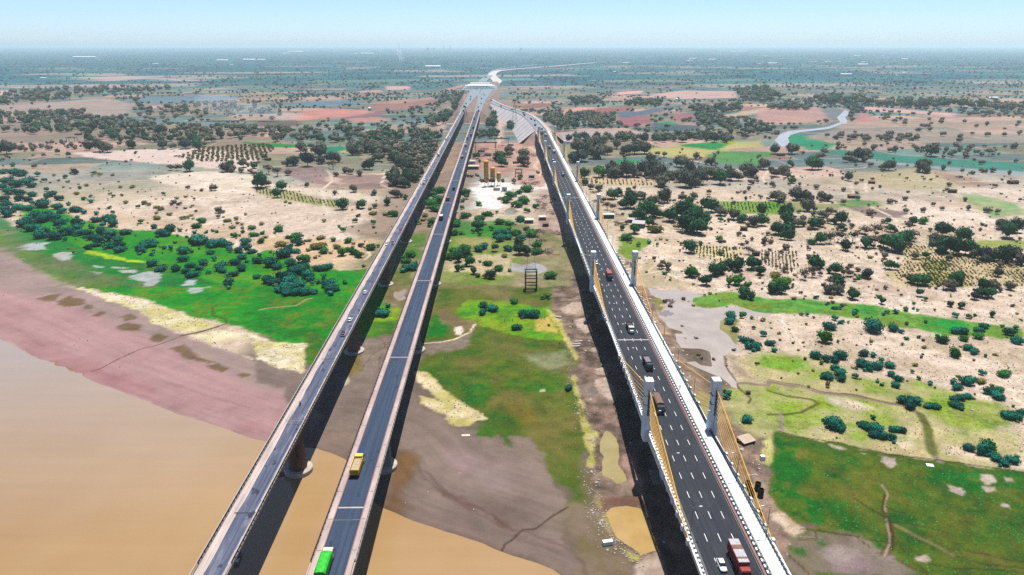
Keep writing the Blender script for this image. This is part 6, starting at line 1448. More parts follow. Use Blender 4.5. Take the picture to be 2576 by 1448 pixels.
person('dark figure walking on the white walkway near the second pylons', RW(18.2, P(1548, 695, 19.4)[1], 19.36), 0.3, 0)
person('person on the white walkway beside the brown tarpaulin truck', RW(17.4, 228.0, 19.36), 0.3, 1)
# queue on the curved approach
for i, k in enumerate((6, 12, 14, 20, 24, 32, 40, 50, 58, 60, 62)):
    p = cpath[k]; q = cpath[k + 1]; a = math.atan2(-(q[0] - p[0]), q[1] - p[1])
    off = (-3.2, 2.6, -0.5)[i % 3]; nx, ny = nrm(cpath, k)
    truck(f"{ORD[i]} truck from the bridge on the curved approach road", (p[0] + nx * off, p[1] + ny * off, p[2] - .12), a + math.pi, [(200, 60, 50), (226, 226, 226), (210, 150, 60), (60, 64, 74)][i % 4], [(120, 96, 84), (220, 216, 210), (150, 120, 90), (90, 60, 60)][i % 4], ['dump', 'box'][i % 2], 8.6, 2.5, 3.4, (190, 170, 150), None, None, 'trucks on the curved approach road')
# far traffic of the old roads
for i, (x, y, side, c, kd) in enumerate([(1179.4, 343, 1, 'd', 't'), (1175, 351, 1, 'd', 't'), (1186, 324, 1, 'd', 't'), (1191, 301, 1, 'd', 't'), (1199.5, 281, 1, 'd', 't'), (1198, 271, 1, 'w', 't'), (1127, 346, 0, 'w', 'c'), (1128, 352, 0, 'd', 'c'), (1136, 319, 0, 'd', 'c'), (1159, 292, 0, 'w', 'c'), (1162, 281, 0, 'd', 't'), (1167, 270, 0, 'd', 't'), (1180, 272, 0, 'd', 't'), (1183, 262, 0, 'w', 't'), (1187, 252, 0, 'd', 't'), (1190, 245, 0, 'd', 't'), (1204, 262, 1, 'w', 't'), (1207, 250, 1, 'd', 't'), (1209, 240, 1, 'w', 't')]):
    xl = (-68.2 + 1.8 * (-1 if i % 2 else 1)) if side == 0 else (-40.2 + 1.7 * (-1 if i % 2 else 1))
    z = 19.0
    for _ in range(4):
        g = P(x, y, z + .3); z = zl(g[1])
    z = (19.06 if g[1] < 1346 else z + 0.0)
    lb = f"{ORD[i]} of the distant vehicles on the {'left' if side == 0 else 'right'} old approach road"
    if kd == 't': truck(lb, (xl, g[1], z), AW if side else TO, (230, 230, 230) if c == 'w' else (44, 56, 70), (226, 222, 214) if c == 'w' else (56, 72, 86), 'box', 8.6, 2.5, 3.5, (214, 210, 204) if c == 'w' else (110, 130, 140), None, None, 'distant traffic on the old roads')
    else: car(lb, (xl, g[1], z), AW if i % 2 else TO, (240, 240, 240) if c == 'w' else (50, 54, 60), 4.4, 1.75, 1.6, True, None, 'distant traffic on the old roads')
# cars waiting around the plaza
for i in range(26):
    x = RND.uniform(-108, -12); y = RND.choice([RND.uniform(2185, 2230), RND.uniform(2285, 2410)])
    car('small car waiting on the pale apron of the toll plaza', (x, y, 8.33), RND.choice([AW, TO]), RND.choice([(240, 240, 240), (60, 70, 84), (160, 60, 60), (120, 140, 156)]), 4.4, 1.75, 1.6, True, None, 'cars at the toll plaza')

# ---- boats
def boat(label, loc, rz, hull, inside, L=6.2, W=1.5):
    t = thing('boat', label, 'boat', loc, rz)
    def sec(y, w, z0, z1): return [(-w, y, z1), (-w * .72, y, z0), (w * .72, y, z0), (w, y, z1)]
    ys = [(-.5, .35, .30, .72), (-.4, .75, .08, .55), (-.15, .98, -.1, .46), (.15, .98, -.1, .46), (.38, .7, .06, .58), (.5, .08, .38, .86)]
    MB().ribbon([sec(y * L, w * W / 2, a, b_) for y, w, a, b_ in ys]).obj('hull', paint_m(hull, .6), t)
    MB().ribbon([[(-w * W / 2 * .86, y * L, a + .1), (w * W / 2 * .86, y * L, a + .1)] for y, w, a, b_ in ys]).obj('floor', paint_m(inside, .8), t)
    for y in (-.3, 0, .25): MB().box(-W * .42, W * .42, y * L - .14, y * L + .14, .3, .36).obj('thwart', paint_m((170, 140, 110), .8), t)
    for s in (-1, 1): MB().ribbon([[(s * w * W / 2, y * L, b_), (s * w * W / 2 * .9, y * L, b_ + .03)] for y, w, a, b_ in ys]).obj('gunwale', paint_m((206, 96, 70), .6), t)
    MB().box(-W * .3, W * .3, -L * .2, L * .05, .2, .34).obj('net_pile', paint_m((200, 200, 206), .9), t)
boat('blue wooden boat in the shadow under the old bridge', ZG('I', 0, 0)[:2] + (0,) if False else P(*[(0 + 2392 * .37295) / 1.49068, (1620 + 1290 * .37295) / 1.49068], 0.0), 0.1, (40, 60, 84), (60, 130, 150))
boat('red hulled boat moored beside the first old pier', ZG('J', 235, 440, 0.0), -1.15, (150, 70, 56), (196, 190, 186), 5.4, 1.5)
# ---- people and animals on the land
GZ = lambda x, y: float(height(np.array([x]), np.array([y]))[0])
def land(r, x, y): g = ZG(r, x, y, 0.5); return (g[0], g[1], GZ(g[0], g[1]))
for i, (r, x, y, v, lb) in enumerate((('G', 296, 325, 0, 'leftmost of three people on the sandy knoll'), ('G', 312, 325, 1, 'middle one of three people on the sandy knoll'), ('G', 330, 322, 2, 'rightmost of three people on the sandy knoll'), ('G', 612, 350, 0, 'person walking alone in the dug strip'), ('G', 5, 340, 0, 'person at the left end of the centre meadow'), ('H', 2502, 350, 0, 'person standing beside a brown heap in the meadow'))):
    person(lb, land(r, x, y), RND.uniform(0, 6), v)
def buffalo_mesh():
    me = bpy.data.meshes.new('buffalo')
    J_ = [(0, -.75, 1.0), (0, 0, 1.02), (0, .6, 1.08), (0, .95, 1.1), (0, 1.3, .95), (0, 1.55, .8), (-.25, .6, .75), (-.26, .62, .4), (-.26, .58, .05), (.25, .6, .75), (.26, .62, .4), (.26, .64, .05), (-.25, -.7, .75), (-.26, -.78, .42), (-.26, -.7, .05), (.25, -.7, .75), (.26, -.8, .42), (.26, -.78, .05), (0, -1.0, .95), (0, -1.08, .5), (-.28, 1.2, 1.2), (.28, 1.2, 1.2)]
    E_ = [(0, 1), (1, 2), (2, 3), (3, 4), (4, 5), (2, 6), (6, 7), (7, 8), (2, 9), (9, 10), (10, 11), (0, 12), (12, 13), (13, 14), (0, 15), (15, 16), (16, 17), (0, 18), (18, 19), (4, 20), (4, 21)]
    R_ = [.36, .42, .36, .24, .17, .1, .15, .09, .07, .15, .09, .07, .17, .09, .07, .17, .09, .07, .06, .03, .04, .04]
    me.from_pydata(J_, E_, []); o = bpy.data.objects.new('tmp', me); COL.objects.link(o); o.modifiers.new('s', 'SKIN'); sv = me.skin_vertices[0].data
    for i, r in enumerate(R_): sv[i].radius = (r, r); sv[i].use_root = (i == 1)
    o.modifiers.new('d', 'SUBSURF').levels = 1
    dg = bpy.context.evaluated_depsgraph_get(); dg.update(); out = bpy.data.meshes.new_from_object(o.evaluated_get(dg)); bpy.data.objects.remove(o)
    out.materials.clear(); out.materials.append(mat('buffalo_hide', A3(40, 36, 40), .8)); return out
BUF = buffalo_mesh()
for (x, y, rz), lb in zip(((1635, 1108, .4), (1725, 1088, 2.6), (1612, 1050, 1.2)), ('black buffalo grazing, lower left of the group among the bushes', 'black buffalo grazing, right one of the group among the bushes', 'black buffalo grazing, upper one of the group among the bushes')):
    o = link('buffalo', BUF); o.location = land('A', x, y); o.rotation_euler = (0, 0, rz); tag(o, lb, 'buffalo')
# ------------------------------------------------------------------ plants
def leaf_mat(name, col, col2, rough=0.85):
    m = bpy.data.materials.new(name); m.use_nodes = True
    N, L = m.node_tree.nodes, m.node_tree.links
    b = N['Principled BSDF']; b.inputs['Roughness'].default_value = rough; b.inputs['Specular IOR Level'].default_value = 0.15
    oi = N.new('ShaderNodeObjectInfo'); g = N.new('ShaderNodeNewGeometry')
    nt = N.new('ShaderNodeTexNoise'); nt.inputs['Scale'].default_value = 0.9; nt.inputs['Detail'].default_value = 3
    L.new(g.outputs['Position'], nt.inputs['Vector'])
    ad = N.new('ShaderNodeMath'); ad.operation = 'ADD'; L.new(nt.outputs['Fac'], ad.inputs[0])
    ml = N.new('ShaderNodeMath'); ml.operation = 'MULTIPLY_ADD'; ml.inputs[1].default_value = 0.8; ml.inputs[2].default_value = -0.4
    rnd = N.new('ShaderNodeMath'); rnd.operation = 'ADD'; L.new(oi.outputs['Random'], ml.inputs[0]); L.new(ml.outputs[0], ad.inputs[1])
    isl = N.new('ShaderNodeMath'); isl.operation = 'MULTIPLY_ADD'; isl.inputs[1].default_value = 0.5; isl.inputs[2].default_value = -0.25
    L.new(g.outputs['Random Per Island'], isl.inputs[0])
    a2 = N.new('ShaderNodeMath'); a2.operation = 'ADD'; L.new(ad.outputs[0], a2.inputs[0]); L.new(isl.outputs[0], a2.inputs[1])
    mr = N.new('ShaderNodeMapRange'); mr.inputs[1].default_value = 0.2; mr.inputs[2].default_value = 0.85; L.new(a2.outputs[0], mr.inputs[0])
    mx = N.new('ShaderNodeMix'); mx.data_type = 'RGBA'; mx.inputs[6].default_value = (*col, 1); mx.inputs[7].default_value = (*col2, 1)
    L.new(mr.outputs[0], mx.inputs[0]); L.new(mx.outputs[2], b.inputs['Base Color'])
    return m
LEAF = {
 't': leaf_mat('teal_scrub_leaves', A3(2, 84, 74, 1.35), A3(20, 128, 104, 1.5)),
 'g': leaf_mat('green_scrub_leaves', A3(14, 90, 36, 1.35), A3(52, 134, 56, 1.4)),
 'o': leaf_mat('olive_scrub_leaves', A3(84, 88, 28, 1.2), A3(136, 132, 58, 1.3)),
 'd': leaf_mat('dry_twigs', A3(96, 78, 72), A3(140, 120, 104)),
 'T': leaf_mat('dark_tree_leaves', A3(40, 60, 58, 1.3), A3(112, 114, 92, 1.3)),
 'G': leaf_mat('green_tree_leaves', A3(8, 68, 44, 1.35), A3(44, 108, 62, 1.5)),
 'B': leaf_mat('bright_tree_leaves', A3(24, 104, 14, 1.3), A3(84, 146, 30, 1.4)),
 'D': leaf_mat('bare_tree_twigs', A3(88, 72, 66), A3(136, 112, 98)),
}
M_TRUNK = mat('bark', A3(92, 76, 64), 0.95, noise=0.3, nscale=3)

def icos(sub):
    t = (1 + 5 ** 0.5) / 2
    V = [(-1, t, 0), (1, t, 0), (-1, -t, 0), (1, -t, 0), (0, -1, t), (0, 1, t), (0, -1, -t), (0, 1, -t), (t, 0, -1), (t, 0, 1), (-t, 0, -1), (-t, 0, 1)]
    F = [(0, 11, 5), (0, 5, 1), (0, 1, 7), (0, 7, 10), (0, 10, 11), (1, 5, 9), (5, 11, 4), (11, 10, 2), (10, 7, 6), (7, 1, 8), (3, 9, 4), (3, 4, 2), (3, 2, 6), (3, 6, 8), (3, 8, 9), (4, 9, 5), (2, 4, 11), (6, 2, 10), (8, 6, 7), (9, 8, 1)]
    V = [np.array(v) / np.linalg.norm(v) for v in V]
    for _ in range(sub):
        c = {}; F2 = []
        def md(a, b):
            k = (min(a, b), max(a, b))
            if k not in c: m = V[a] + V[b]; V.append(m / np.linalg.norm(m)); c[k] = len(V) - 1
            return c[k]
        for a, b, d in F:
            x, y, z = md(a, b), md(b, d), md(d, a); F2 += [(a, x, z), (b, y, x), (d, z, y), (x, y, z)]
        F = F2
    return np.array(V), np.array(F)
ICO = {s: icos(s) for s in (0, 1, 2)}

def crown(seed, nl, rx, rz, zc, leaves, leaf, sub=1, spread=0.62, core=0.86, loose=0.0, flat=0.75):
    """foliage of unit radius rx: lumpy lobes under a coat of leaf clumps; V, F(tri)"""
    r = np.random.default_rng(seed)
    VV, FF, o = [], [], 0
    lobes = []
    for i in range(nl):
        a = r.uniform(0, 6.283); d = spread * math.sqrt(r.uniform(0, 1)) * rx if i else 0.0
        s = (r.uniform(0.42, 0.66) if i else 0.72) * rx
        lobes.append((np.array([d * math.cos(a), d * math.sin(a), zc + r.uniform(-0.25, 0.35) * rz * (1 - d / rx)]), np.array([s, s * r.uniform(0.8, 1.1), s * flat * r.uniform(0.85, 1.15) * rz / rx])))
    iv, jf = ICO[sub]
    for c, s in lobes:
        n = 1 + r.normal(0, 0.13, len(iv))
        VV.append(c + iv * s * (n * core)[:, None]); FF.append(jf + o); o += len(iv)
    per = max(1, leaves // nl)
    for c, s in lobes:
        d = r.normal(0, 1, (per, 3)); d /= np.linalg.norm(d, axis=1)[:, None]
        d[:, 2] = np.abs(d[:, 2]) * 1.0 - (r.random(per) < 0.3) * 0.5
        p = c + d * s * r.uniform(0.88, 1.18 + loose, per)[:, None]
        u = np.cross(d, r.normal(0, 1, (per, 3))); u /= np.linalg.norm(u, axis=1)[:, None] + 1e-9
        w = np.cross(d, u)
        sz = leaf * r.uniform(0.6, 1.5, per)[:, None]
        t = d * sz * r.uniform(0.1, 0.9, per)[:, None]
        tri = np.stack([p - u * sz - w * sz * 0.5, p + u * sz - w * sz * 0.5 + t * 0.4, p + w * sz + t], 1).reshape(-1, 3)
        VV.append(tri); FF.append(np.arange(len(tri)).reshape(-1, 3) + o); o += len(tri)
    V = np.concatenate(VV); V[:, 2] = np.maximum(V[:, 2], 0.02 + 0.03 * r.random(len(V)))
    return V, np.concatenate(FF)

def trunk_mesh(seed, h, r0):
    r = random.Random(seed); mb = MB()
    top = (r.uniform(-.06, .06), r.uniform(-.06, .06), h)
    mb.tube((0, 0, -0.1), top, r0, 6, r0 * 0.6)
    for i in range(4):
        a = i * 1.57 + r.uniform(-.4, .4)
        mb.tube((top[0], top[1], top[2] - 0.06), (math.cos(a) * 0.42, math.sin(a) * 0.42, h + r.uniform(0.2, 0.4)), r0 * 0.5, 5, r0 * 0.2)
    return mb

# prototypes, radius about 1 m; scaled per plant
NB, NT = 6, 6
PB = [crown(100 + i, 5 + i % 5, 1.0, 0.75, 0.38, 520, 0.10, 1, 0.62 + 0.07 * (i % 4), 0.80, 0.3) for i in range(NB)]
PD = [crown(150 + i, 5, 1.0, 0.8, 0.45, 260, 0.09, 0, 0.6, 0.45, 0.35) for i in range(3)]
PT = [crown(200 + i, 6 + i % 5, 1.0, 0.95, 0.66, 620, 0.11, 1, 0.60 + 0.06 * (i % 4), 0.80, 0.28) for i in range(NT)]
TRK = [trunk_mesh(300 + i, 0.42, 0.07) for i in range(3)]
MESH = {}
def pmesh(code, i):
    k = (code, i)
    if k not in MESH:
        src = {'t': PB, 'g': PB, 'o': PB, 'd': PD, 'T': PT, 'G': PT, 'B': PT, 'D': PD}[code]
        V, F = src[i % len(src)]
        if code == 'D': V = V + np.array([0, 0, 0.5])
        MESH[k] = np_mesh('foliage', V, F, LEAF[code])
    return MESH[k]
TMESH = [t.mesh('trunk', M_TRUNK) for t in TRK]

# ---- where the photograph shows each plant: region, then x,y,width[kind]
PLANTS = {
'A': ('t', """130,210,65 45,275,80 150,280,110 210,290,110 345,225,65d 380,305,75 445,365,65 665,330,65g 480,460,65 470,520,80 530,505,80 600,540,90 440,595,130 575,620,100 635,668,85 690,603,60 775,650,105 840,680,75 970,695,65 960,755,100 1085,735,110 1140,780,140 1135,688,50 920,525,45 915,573,70 840,548,60g 750,283,80 690,118,50G 580,90,55G 480,38,50T 755,45,45T 440,122,45T 70,60,140T 30,160,45
60,365,90 100,350,70 160,400,110 250,380,100 330,350,80 330,410,90 90,470,110 180,475,110 30,430,90 330,500,90 200,545,90 270,550,90 60,545,100 60,600,100 180,625,110 280,640,90 90,690,120 40,650,80 320,590,70 300,770,130 420,740,140 350,710,120 220,790,130 480,700,110 560,740,100 590,780,100 660,765,60 330,830,130 430,855,120 420,905,120 555,918,130 585,835,60 760,780,110 780,740,60 700,870,130 780,840,100 830,800,60 650,955,60 800,890,100 870,900,110 930,830,70 1010,870,120 1110,885,120 1035,815,75 1260,875,100 1310,890,60 1000,960,120 940,930,100 900,1035,80 970,1005,80 1110,1010,110 1100,945,90 1190,945,90 1205,1010,90 1210,1052,100 1550,825,80 1630,890,110 1720,845,110 1665,905,80 1810,865,60 1960,885,60 1990,950,170 1930,970,90 2050,970,90 2130,1000,120 2080,885,45 2140,872,45 2185,880,50 2220,990,110 2290,1000,110 2470,980,100 1450,1010,110 1520,990,110 1400,1040,100 1430,1065,80 1540,1010,80 1650,1035,60 1720,1035,70 1760,985,50g 1855,1060,120 1850,1150,100 1410,1100,50 1520,1105,60 1540,1195,100 1630,1235,110 1550,1070,45 1775,1245,100 1870,1275,80 1930,1305,100 2050,1185,100 1930,1215,90 2010,1240,80 2115,1085,80 2150,1155,70 2110,1290,60 2210,1230,120 2240,1270,80 2260,1195,70 2300,1045,80 2310,1075,60 2400,1065,90 2420,1050,60 2490,1040,80 2540,1075,80 2380,1185,100 2430,1245,100 2440,1130,90 2290,1320,60 2360,1305,80 2310,1380,110 2480,1180,50 2550,1160,50 2300,1440,60 1885,930,40 1360,920,30 1045,990,30
940,287,70o 1010,300,60o 1135,310,50o 870,410,60o 805,440,50g 770,490,70o 1105,500,50o 1140,527,45g 1225,517,40g 1215,428,55o 1325,425,70o 1265,580,70o 1450,580,80o 1395,630,55g 1500,600,70o 1580,625,70o 1620,640,80o 1570,690,50o 1700,695,70o 1780,540,60o 1870,525,50o 1750,580,70d 1730,600,60d 1795,600,60d 1950,557,40g 1930,617,40o 1870,640,50o 1970,670,45d 1830,740,70o 1890,730,70o 1920,715,50o 2030,765,90g 1940,750,40o 1575,735,80o 1420,780,70g 1650,503,45g 1895,435,60d 2030,465,50d 2140,450,80T 2210,670,80T 2475,705,45o 2285,760,80o 2385,745,70o 2390,785,60o 2245,735,35o 2190,730,60d 2440,805,50o 1975,820,80g 2350,828,75o 2440,840,50o 2535,830,80o 2370,915,75g 2445,880,60d 2540,908,80g 2530,850,60g 1095,640,50g 505,385,40o 545,310,50o 590,370,40d 680,380,50o 640,430,40o 790,405,30o 930,320,30o 1010,405,30d 1195,378,35o 1560,640,40o
900,35,90T 1000,40,130T 1080,50,120T 1200,10,50T 1330,15,100T 1640,15,120T 1740,30,70T 1870,15,110T 1990,30,110G 2070,10,60T 1910,240,110G 2285,240,130T 2320,200,60G 2450,205,100T 2425,275,60T 2550,225,80G 1720,245,70D 1790,245,80D 2510,280,60D 2550,300,60D 330,115,35d 240,160,25d 400,190,30o 450,200,30d"""),
'B': ('g', """60,395,150G 265,440,100G 210,515,90G 375,185,115T 520,180,150T 660,175,90T 770,150,120T 640,85,140T 450,40,100T 490,80,70T 80,140,60G 560,25,60T 870,625,120G 1065,620,100G 1200,630,60T 980,460,90T 795,500,55T 510,420,50G 1195,500,65T 1140,225,110G 775,225,90D 275,195,50D 900,270,80D 960,280,80D 1050,90,80T 970,80,110T 1235,145,100T 1120,50,120T 1325,595,85G 1410,510,100T 1500,540,70D 1380,700,100g 1300,700,70o 1180,690,80o 1500,265,60T 810,310,60D 130,270,120D 220,290,120D 320,290,80D 1040,300,80D 1150,650,60o 1020,720,60d 340,590,50o 300,580,50o
1003,772,70 880,865,70 1185,790,60 1190,838,40 840,832,40 680,768,65o 60,797,70o 240,853,90 70,895,60 100,930,65o 20,915,50 185,897,40o 325,930,80o 410,920,120 370,965,70 430,985,100t 265,990,110o 55,975,80 650,932,90o 500,965,60o 545,965,60o 650,1010,140o 780,960,70 810,1025,90o 930,970,80 530,1055,70o 690,1075,90 755,1095,50o 870,1100,90B 990,1085,90 1040,1110,100 940,1060,80 1050,1010,80d 1150,1030,110 1225,1030,50 985,1000,50o 970,1035,50o 360,1015,60 205,1025,60o 400,1075,80t 480,1145,130 600,1135,60o 640,1125,40o 150,1090,40t
280,1095,150t 320,1050,80t 350,1190,110t 150,1190,140t 220,1225,100t 20,1170,100t 40,1110,60t 430,1240,180t 380,1280,130t 490,1215,100t 640,1245,100t 700,1240,100t 740,1225,80t 120,1360,120t 190,1370,120t 250,1320,130t 350,1370,150t 520,1320,120t 440,1400,120t 300,1430,140t 560,1400,60t 680,1335,70t 620,1385,70t 740,1390,130t 760,1430,130t 900,1395,60 550,1350,80t 1090,1225,50d 10,1330,80t 230,1440,120t
1780,500,90g 1850,460,110g 1900,540,80g 1720,560,60 1830,560,120 1760,600,130 1810,640,120 1700,710,80o 1680,750,80o 1620,790,70 1740,820,60 1780,770,90 1550,1110,100 1520,1170,90 1580,1130,60 1470,1150,60 1510,1240,110t 1590,1235,110t 1480,1270,80t 1600,1200,60 1430,1170,50t
2330,700,90g 2235,600,80g 2250,750,110 2100,720,90 2150,715,60 2030,770,80 2225,830,110G 2450,780,90 2420,690,40 2550,800,70 2375,850,70g 2540,860,60 2010,790,120 1990,890,90 2060,900,60 2255,905,70 2190,880,60t 2430,910,110t 2520,900,110t 2540,935,90t 2450,950,110t 2540,1050,90t 2400,1060,80G 2290,1030,100t 2240,1055,90t 2100,1040,100 2000,1080,120 1950,1130,110 2040,1150,120G 2110,1110,100G 2150,1200,100G 2080,1240,80 2025,1260,80G 2180,1285,80G 2225,1320,70 2340,1195,90 2435,1240,100 2360,1325,100G 2255,1180,50o 2550,1270,50 2500,1115,80o 2305,805,50o 2070,640,60 2100,480,90 2110,530,80 2520,560,100 2550,500,90 2440,545,60o
2215,130,70G 2250,180,40T 2460,140,110G 2470,200,90G 2540,70,100T 2550,110,80T 2080,570,60"""),
'C': ('g', """115,105,110T 120,180,130T 85,340,60T 20,380,60T 80,480,80 150,445,110 110,560,120 60,600,100 230,622,80 140,670,80 10,520,60 20,595,50 90,755,90t 10,800,50 130,850,70 30,890,110 200,890,130 90,940,90t 60,1000,110G 80,1075,130G 250,1070,110 260,1000,100 220,1030,80 385,1320,110
650,40,140T 700,130,150T 620,160,100T 740,60,130T 850,100,160T 900,60,120T 960,80,100T 780,20,140T 870,15,130T 1150,80,100T 1230,60,130T 1330,60,130T 1280,20,100T 1460,105,50T 1540,115,60T 1395,160,100T 1050,20,100T 1000,200,50G 870,300,120B 730,315,100G 735,390,90g 1040,290,150T 1150,280,160T 1000,280,130T 1210,300,110T 1330,270,150T 1420,260,150T 1480,290,170T 1550,330,100T 1500,380,140T 1600,330,90T 1700,330,160T 1790,300,180T 1830,350,180T 1750,380,170T 1920,300,160T 2020,300,150T 2090,360,150G 2200,330,130T 2350,270,140T 2420,300,120T 2180,250,80T 2000,185,90T 1700,195,130T 1850,130,80T 2530,220,120T 800,440,70T 880,450,80T 1010,520,120G 1060,500,90G 1190,600,150G 1190,530,100T 1300,530,100T 1420,580,130T 1530,550,140T 1560,500,80T 1630,580,50D 1350,690,180G 1280,720,130G 1430,700,120G 1580,730,160G 1700,700,170G 1780,600,110G 1770,660,130G 1830,760,200G 1760,820,190G 1860,840,190G 1920,780,150G 2000,640,150G 2090,690,110T 2100,765,70g 1830,530,80T 1940,610,100G 2230,730,110T 2310,760,100G 2420,800,110T 2510,790,110G 2510,680,110G 2080,660,80T 1440,840,150o 1380,800,90G 1230,870,110G 1110,850,60G 1150,935,110 1130,950,60 1270,1020,60 1380,990,60t 1790,1060,120G 1760,1010,70G 1890,1000,70g 2075,960,70B 2410,960,50D 2540,980,80T 1800,1300,130B 1950,1390,110G 2030,1290,120G 2100,1270,120G 2180,1220,120G 2270,1230,150G 2410,1220,140G 2500,1290,100G 2250,1380,120B 2370,1430,80B 1530,1300,60g 1820,1410,40o 2380,1080,110D 960,640,90D 1020,660,90D 920,590,90D 2390,390,70D 2450,350,60T 2500,540,40T 2350,555,40G 1715,495,40D 1975,490,60D 1490,955,40o 1560,965,40o 1685,1075,35g 1590,1365,35g 1520,1255,30o"""),
'D': ('T', """70,70,110 150,70,120 240,70,110 350,95,40 560,90,80 520,130,80 440,220,130G 475,180,80 900,130,140 840,160,80 780,165,80 960,110,100 1025,215,55 1210,230,120 1550,240,140 1275,55,70 1490,50,60 1640,80,140 1560,50,50 1790,60,60D 1830,115,60 1930,60,60 1990,75,70 2090,95,60 2220,100,90D 1970,125,60 1760,248,60 1945,270,40 2060,290,60g 2135,270,50 2190,280,45 2260,268,60 2425,297,50 2490,175,50g 2145,190,60D 1395,225,30 220,215,70G 150,270,110 70,300,100 200,320,80 240,370,90g 805,345,90 310,412,45 480,440,60 40,420,60 750,465,50 290,525,130 370,545,130 420,570,90 250,500,80 540,530,90 600,550,90 95,540,120 400,640,130 540,710,90 620,680,80 450,710,60 180,680,110G 180,770,140G 340,760,80 300,800,100 460,810,140G 520,800,100 600,780,60 730,770,120G 740,850,80G 100,870,140G 170,880,130G 200,930,120G 520,970,120G 430,985,90g 620,960,130D 700,950,140D 780,1040,110G 850,950,140D 980,900,130D 1080,890,150D 980,1010,120G 1060,1000,150D 1160,1000,130G 1240,1020,160G 1300,1060,130G 1230,860,90G 1200,780,70G 1380,960,130G 1430,930,140D 1400,810,70D 1450,790,90G 1560,775,100g 1750,880,150G 1680,970,140 1760,1050,140G 1860,1060,170G 1980,1070,150G 1940,940,140G 2160,1120,140 2250,1130,140 2350,1140,150G 2450,1130,150 2540,1180,130 2400,890,180G 2350,820,120 2480,850,140G 2550,830,80 1380,680,60 1560,670,60 1215,580,70D 755,595,60 905,550,50B 890,490,45g 1750,655,50 2010,650,60 2200,670,70 2310,690,60 2530,570,40 1010,695,80D 1025,1130,70o 1160,1130,80 1575,1135,70G 1215,1230,110G 460,1210,150G 440,1300,130D 370,1330,120D 680,1270,120G 760,1310,90D 820,1310,80D 905,1345,70g 1000,1320,110 70,1300,110o 90,1410,120B 170,1410,120B 690,1390,130G 620,1400,120D 1500,1380,130G 1570,1380,120G 1900,1370,140G 1760,1430,120D 1830,1430,120 2150,1440,130G 2260,1440,120 1430,1370,90 2430,1440,90"""),
'E': ('t', """60,20,130G 140,20,120G 600,20,120T 690,20,110T 845,85,100G 1155,145,75G 1520,65,80G 1835,170,70G 1940,180,80G 2070,90,90T 2150,60,110G 2220,60,110G 2250,275,70G 650,200,60 720,205,50 865,243,80 615,375,120 660,300,80 720,340,70 340,268,50g 385,270,50g 1040,370,190 1250,400,100 1330,430,70 1155,265,50 1200,245,60 1290,235,75 1380,215,70g 1460,210,40 1500,228,40 1400,510,55g 560,510,130B 470,95,60g 640,98,50o 1035,530,60o 1350,570,40 1745,520,110g 1690,485,60 1880,430,90 1950,430,100 2110,410,100 2110,475,100g 1960,500,90g 1580,340,50g 1870,270,75 2000,285,70g 2080,270,50g 2490,395,70 2180,380,80 2430,440,110 2490,520,110 2560,530,60 2010,600,90 2070,630,90 1865,640,140g 1565,595,60o 2280,665,50o 2365,850,130g 2150,850,75 2010,930,135 2130,920,110o 1860,945,80 1905,990,100 1625,960,65 1520,908,55g 1450,840,50 1470,765,70o 1235,860,90 1300,905,90 1280,965,100 1145,968,55 1100,938,50 960,650,110 1050,670,80 930,750,110 1020,790,120 1100,780,120 1130,725,70 1215,768,100 880,885,80 720,840,110 740,900,110 680,800,90 600,880,110 550,860,60 600,962,60d 590,710,100 660,715,100 720,670,130 470,675,110 30,550,90 60,620,75 800,347,35 2210,1030,110 2290,1070,120 2310,1010,90g 1870,1100,90 1930,1095,90 2000,1085,90 1885,1170,110 1620,1180,90 1690,1190,90 1360,1125,110 1420,1165,130 1470,1120,130 2400,1270,130 2490,1280,130 2540,1240,100 650,1345,160 740,1395,110 600,1330,100 1060,1300,70 990,1380,110 1090,1400,130 950,1360,100 1270,1410,100 1340,1420,90 2460,1187,40 360,590,30o 210,415,35o 460,300,40d 1390,355,60d 1540,690,50d 120,520,40d 760,520,30d"""),
'F': ('t', """2200,110,160g 2160,170,150 2010,145,110 2290,240,130 2370,290,120 2440,270,120 2500,245,60 1060,10,100 1150,35,110 1230,45,90 1270,95,55 695,55,30"""),
'G': ('t', """110,260,100 220,255,130 45,390,90 370,373,40g 20,130,80g 300,100,60g 360,80,80g 565,995,85 2200,270,110 2310,270,80B 2190,330,90 2350,520,110 2440,570,140 2320,510,80 2230,410,80g 2430,400,50g 2530,460,80 2410,300,50g 2515,315,70o 2560,550,60 2330,50,120G 2400,90,90G 2180,1050,80 2140,1090,80 2360,1310,110 1540,120,60d 480,560,20g"""),
'H': ('t', """320,25,120 420,30,120 500,30,110 570,30,90 750,50,80 790,10,80 1270,240,130 1210,215,70 1330,170,70 2280,165,80 2370,195,110 2280,240,90"""),
}
HT = {'t': 0.92, 'g': 0.9, 'o': 0.62, 'd': 0.8, 'T': 1.28, 'G': 1.4, 'B': 1.3, 'D': 1.1}
plants = []                                    # (code, x, y, radius, app_size)
def zdist(x, y): return (x * SY + y * CY) * CP + CAMZ * SP
for rg, (dflt, txt) in PLANTS.items():
    for tok in txt.split():
        x, y, w = tok.split(',')
        code = dflt
        if w[-1].isalpha(): code, w = w[-1], w[:-1]
        px, py = ZP(rg, float(x), float(y)); wd = float(w) * 0.2502
        g = P(px, py + wd * 0.34, 0.6)
        rad = 0.5 * wd / FPX * zdist(g[0], g[1]) * (1.10 if code in 'tgo' else 1.06)
        plants.append((code, g[0], g[1], rad))
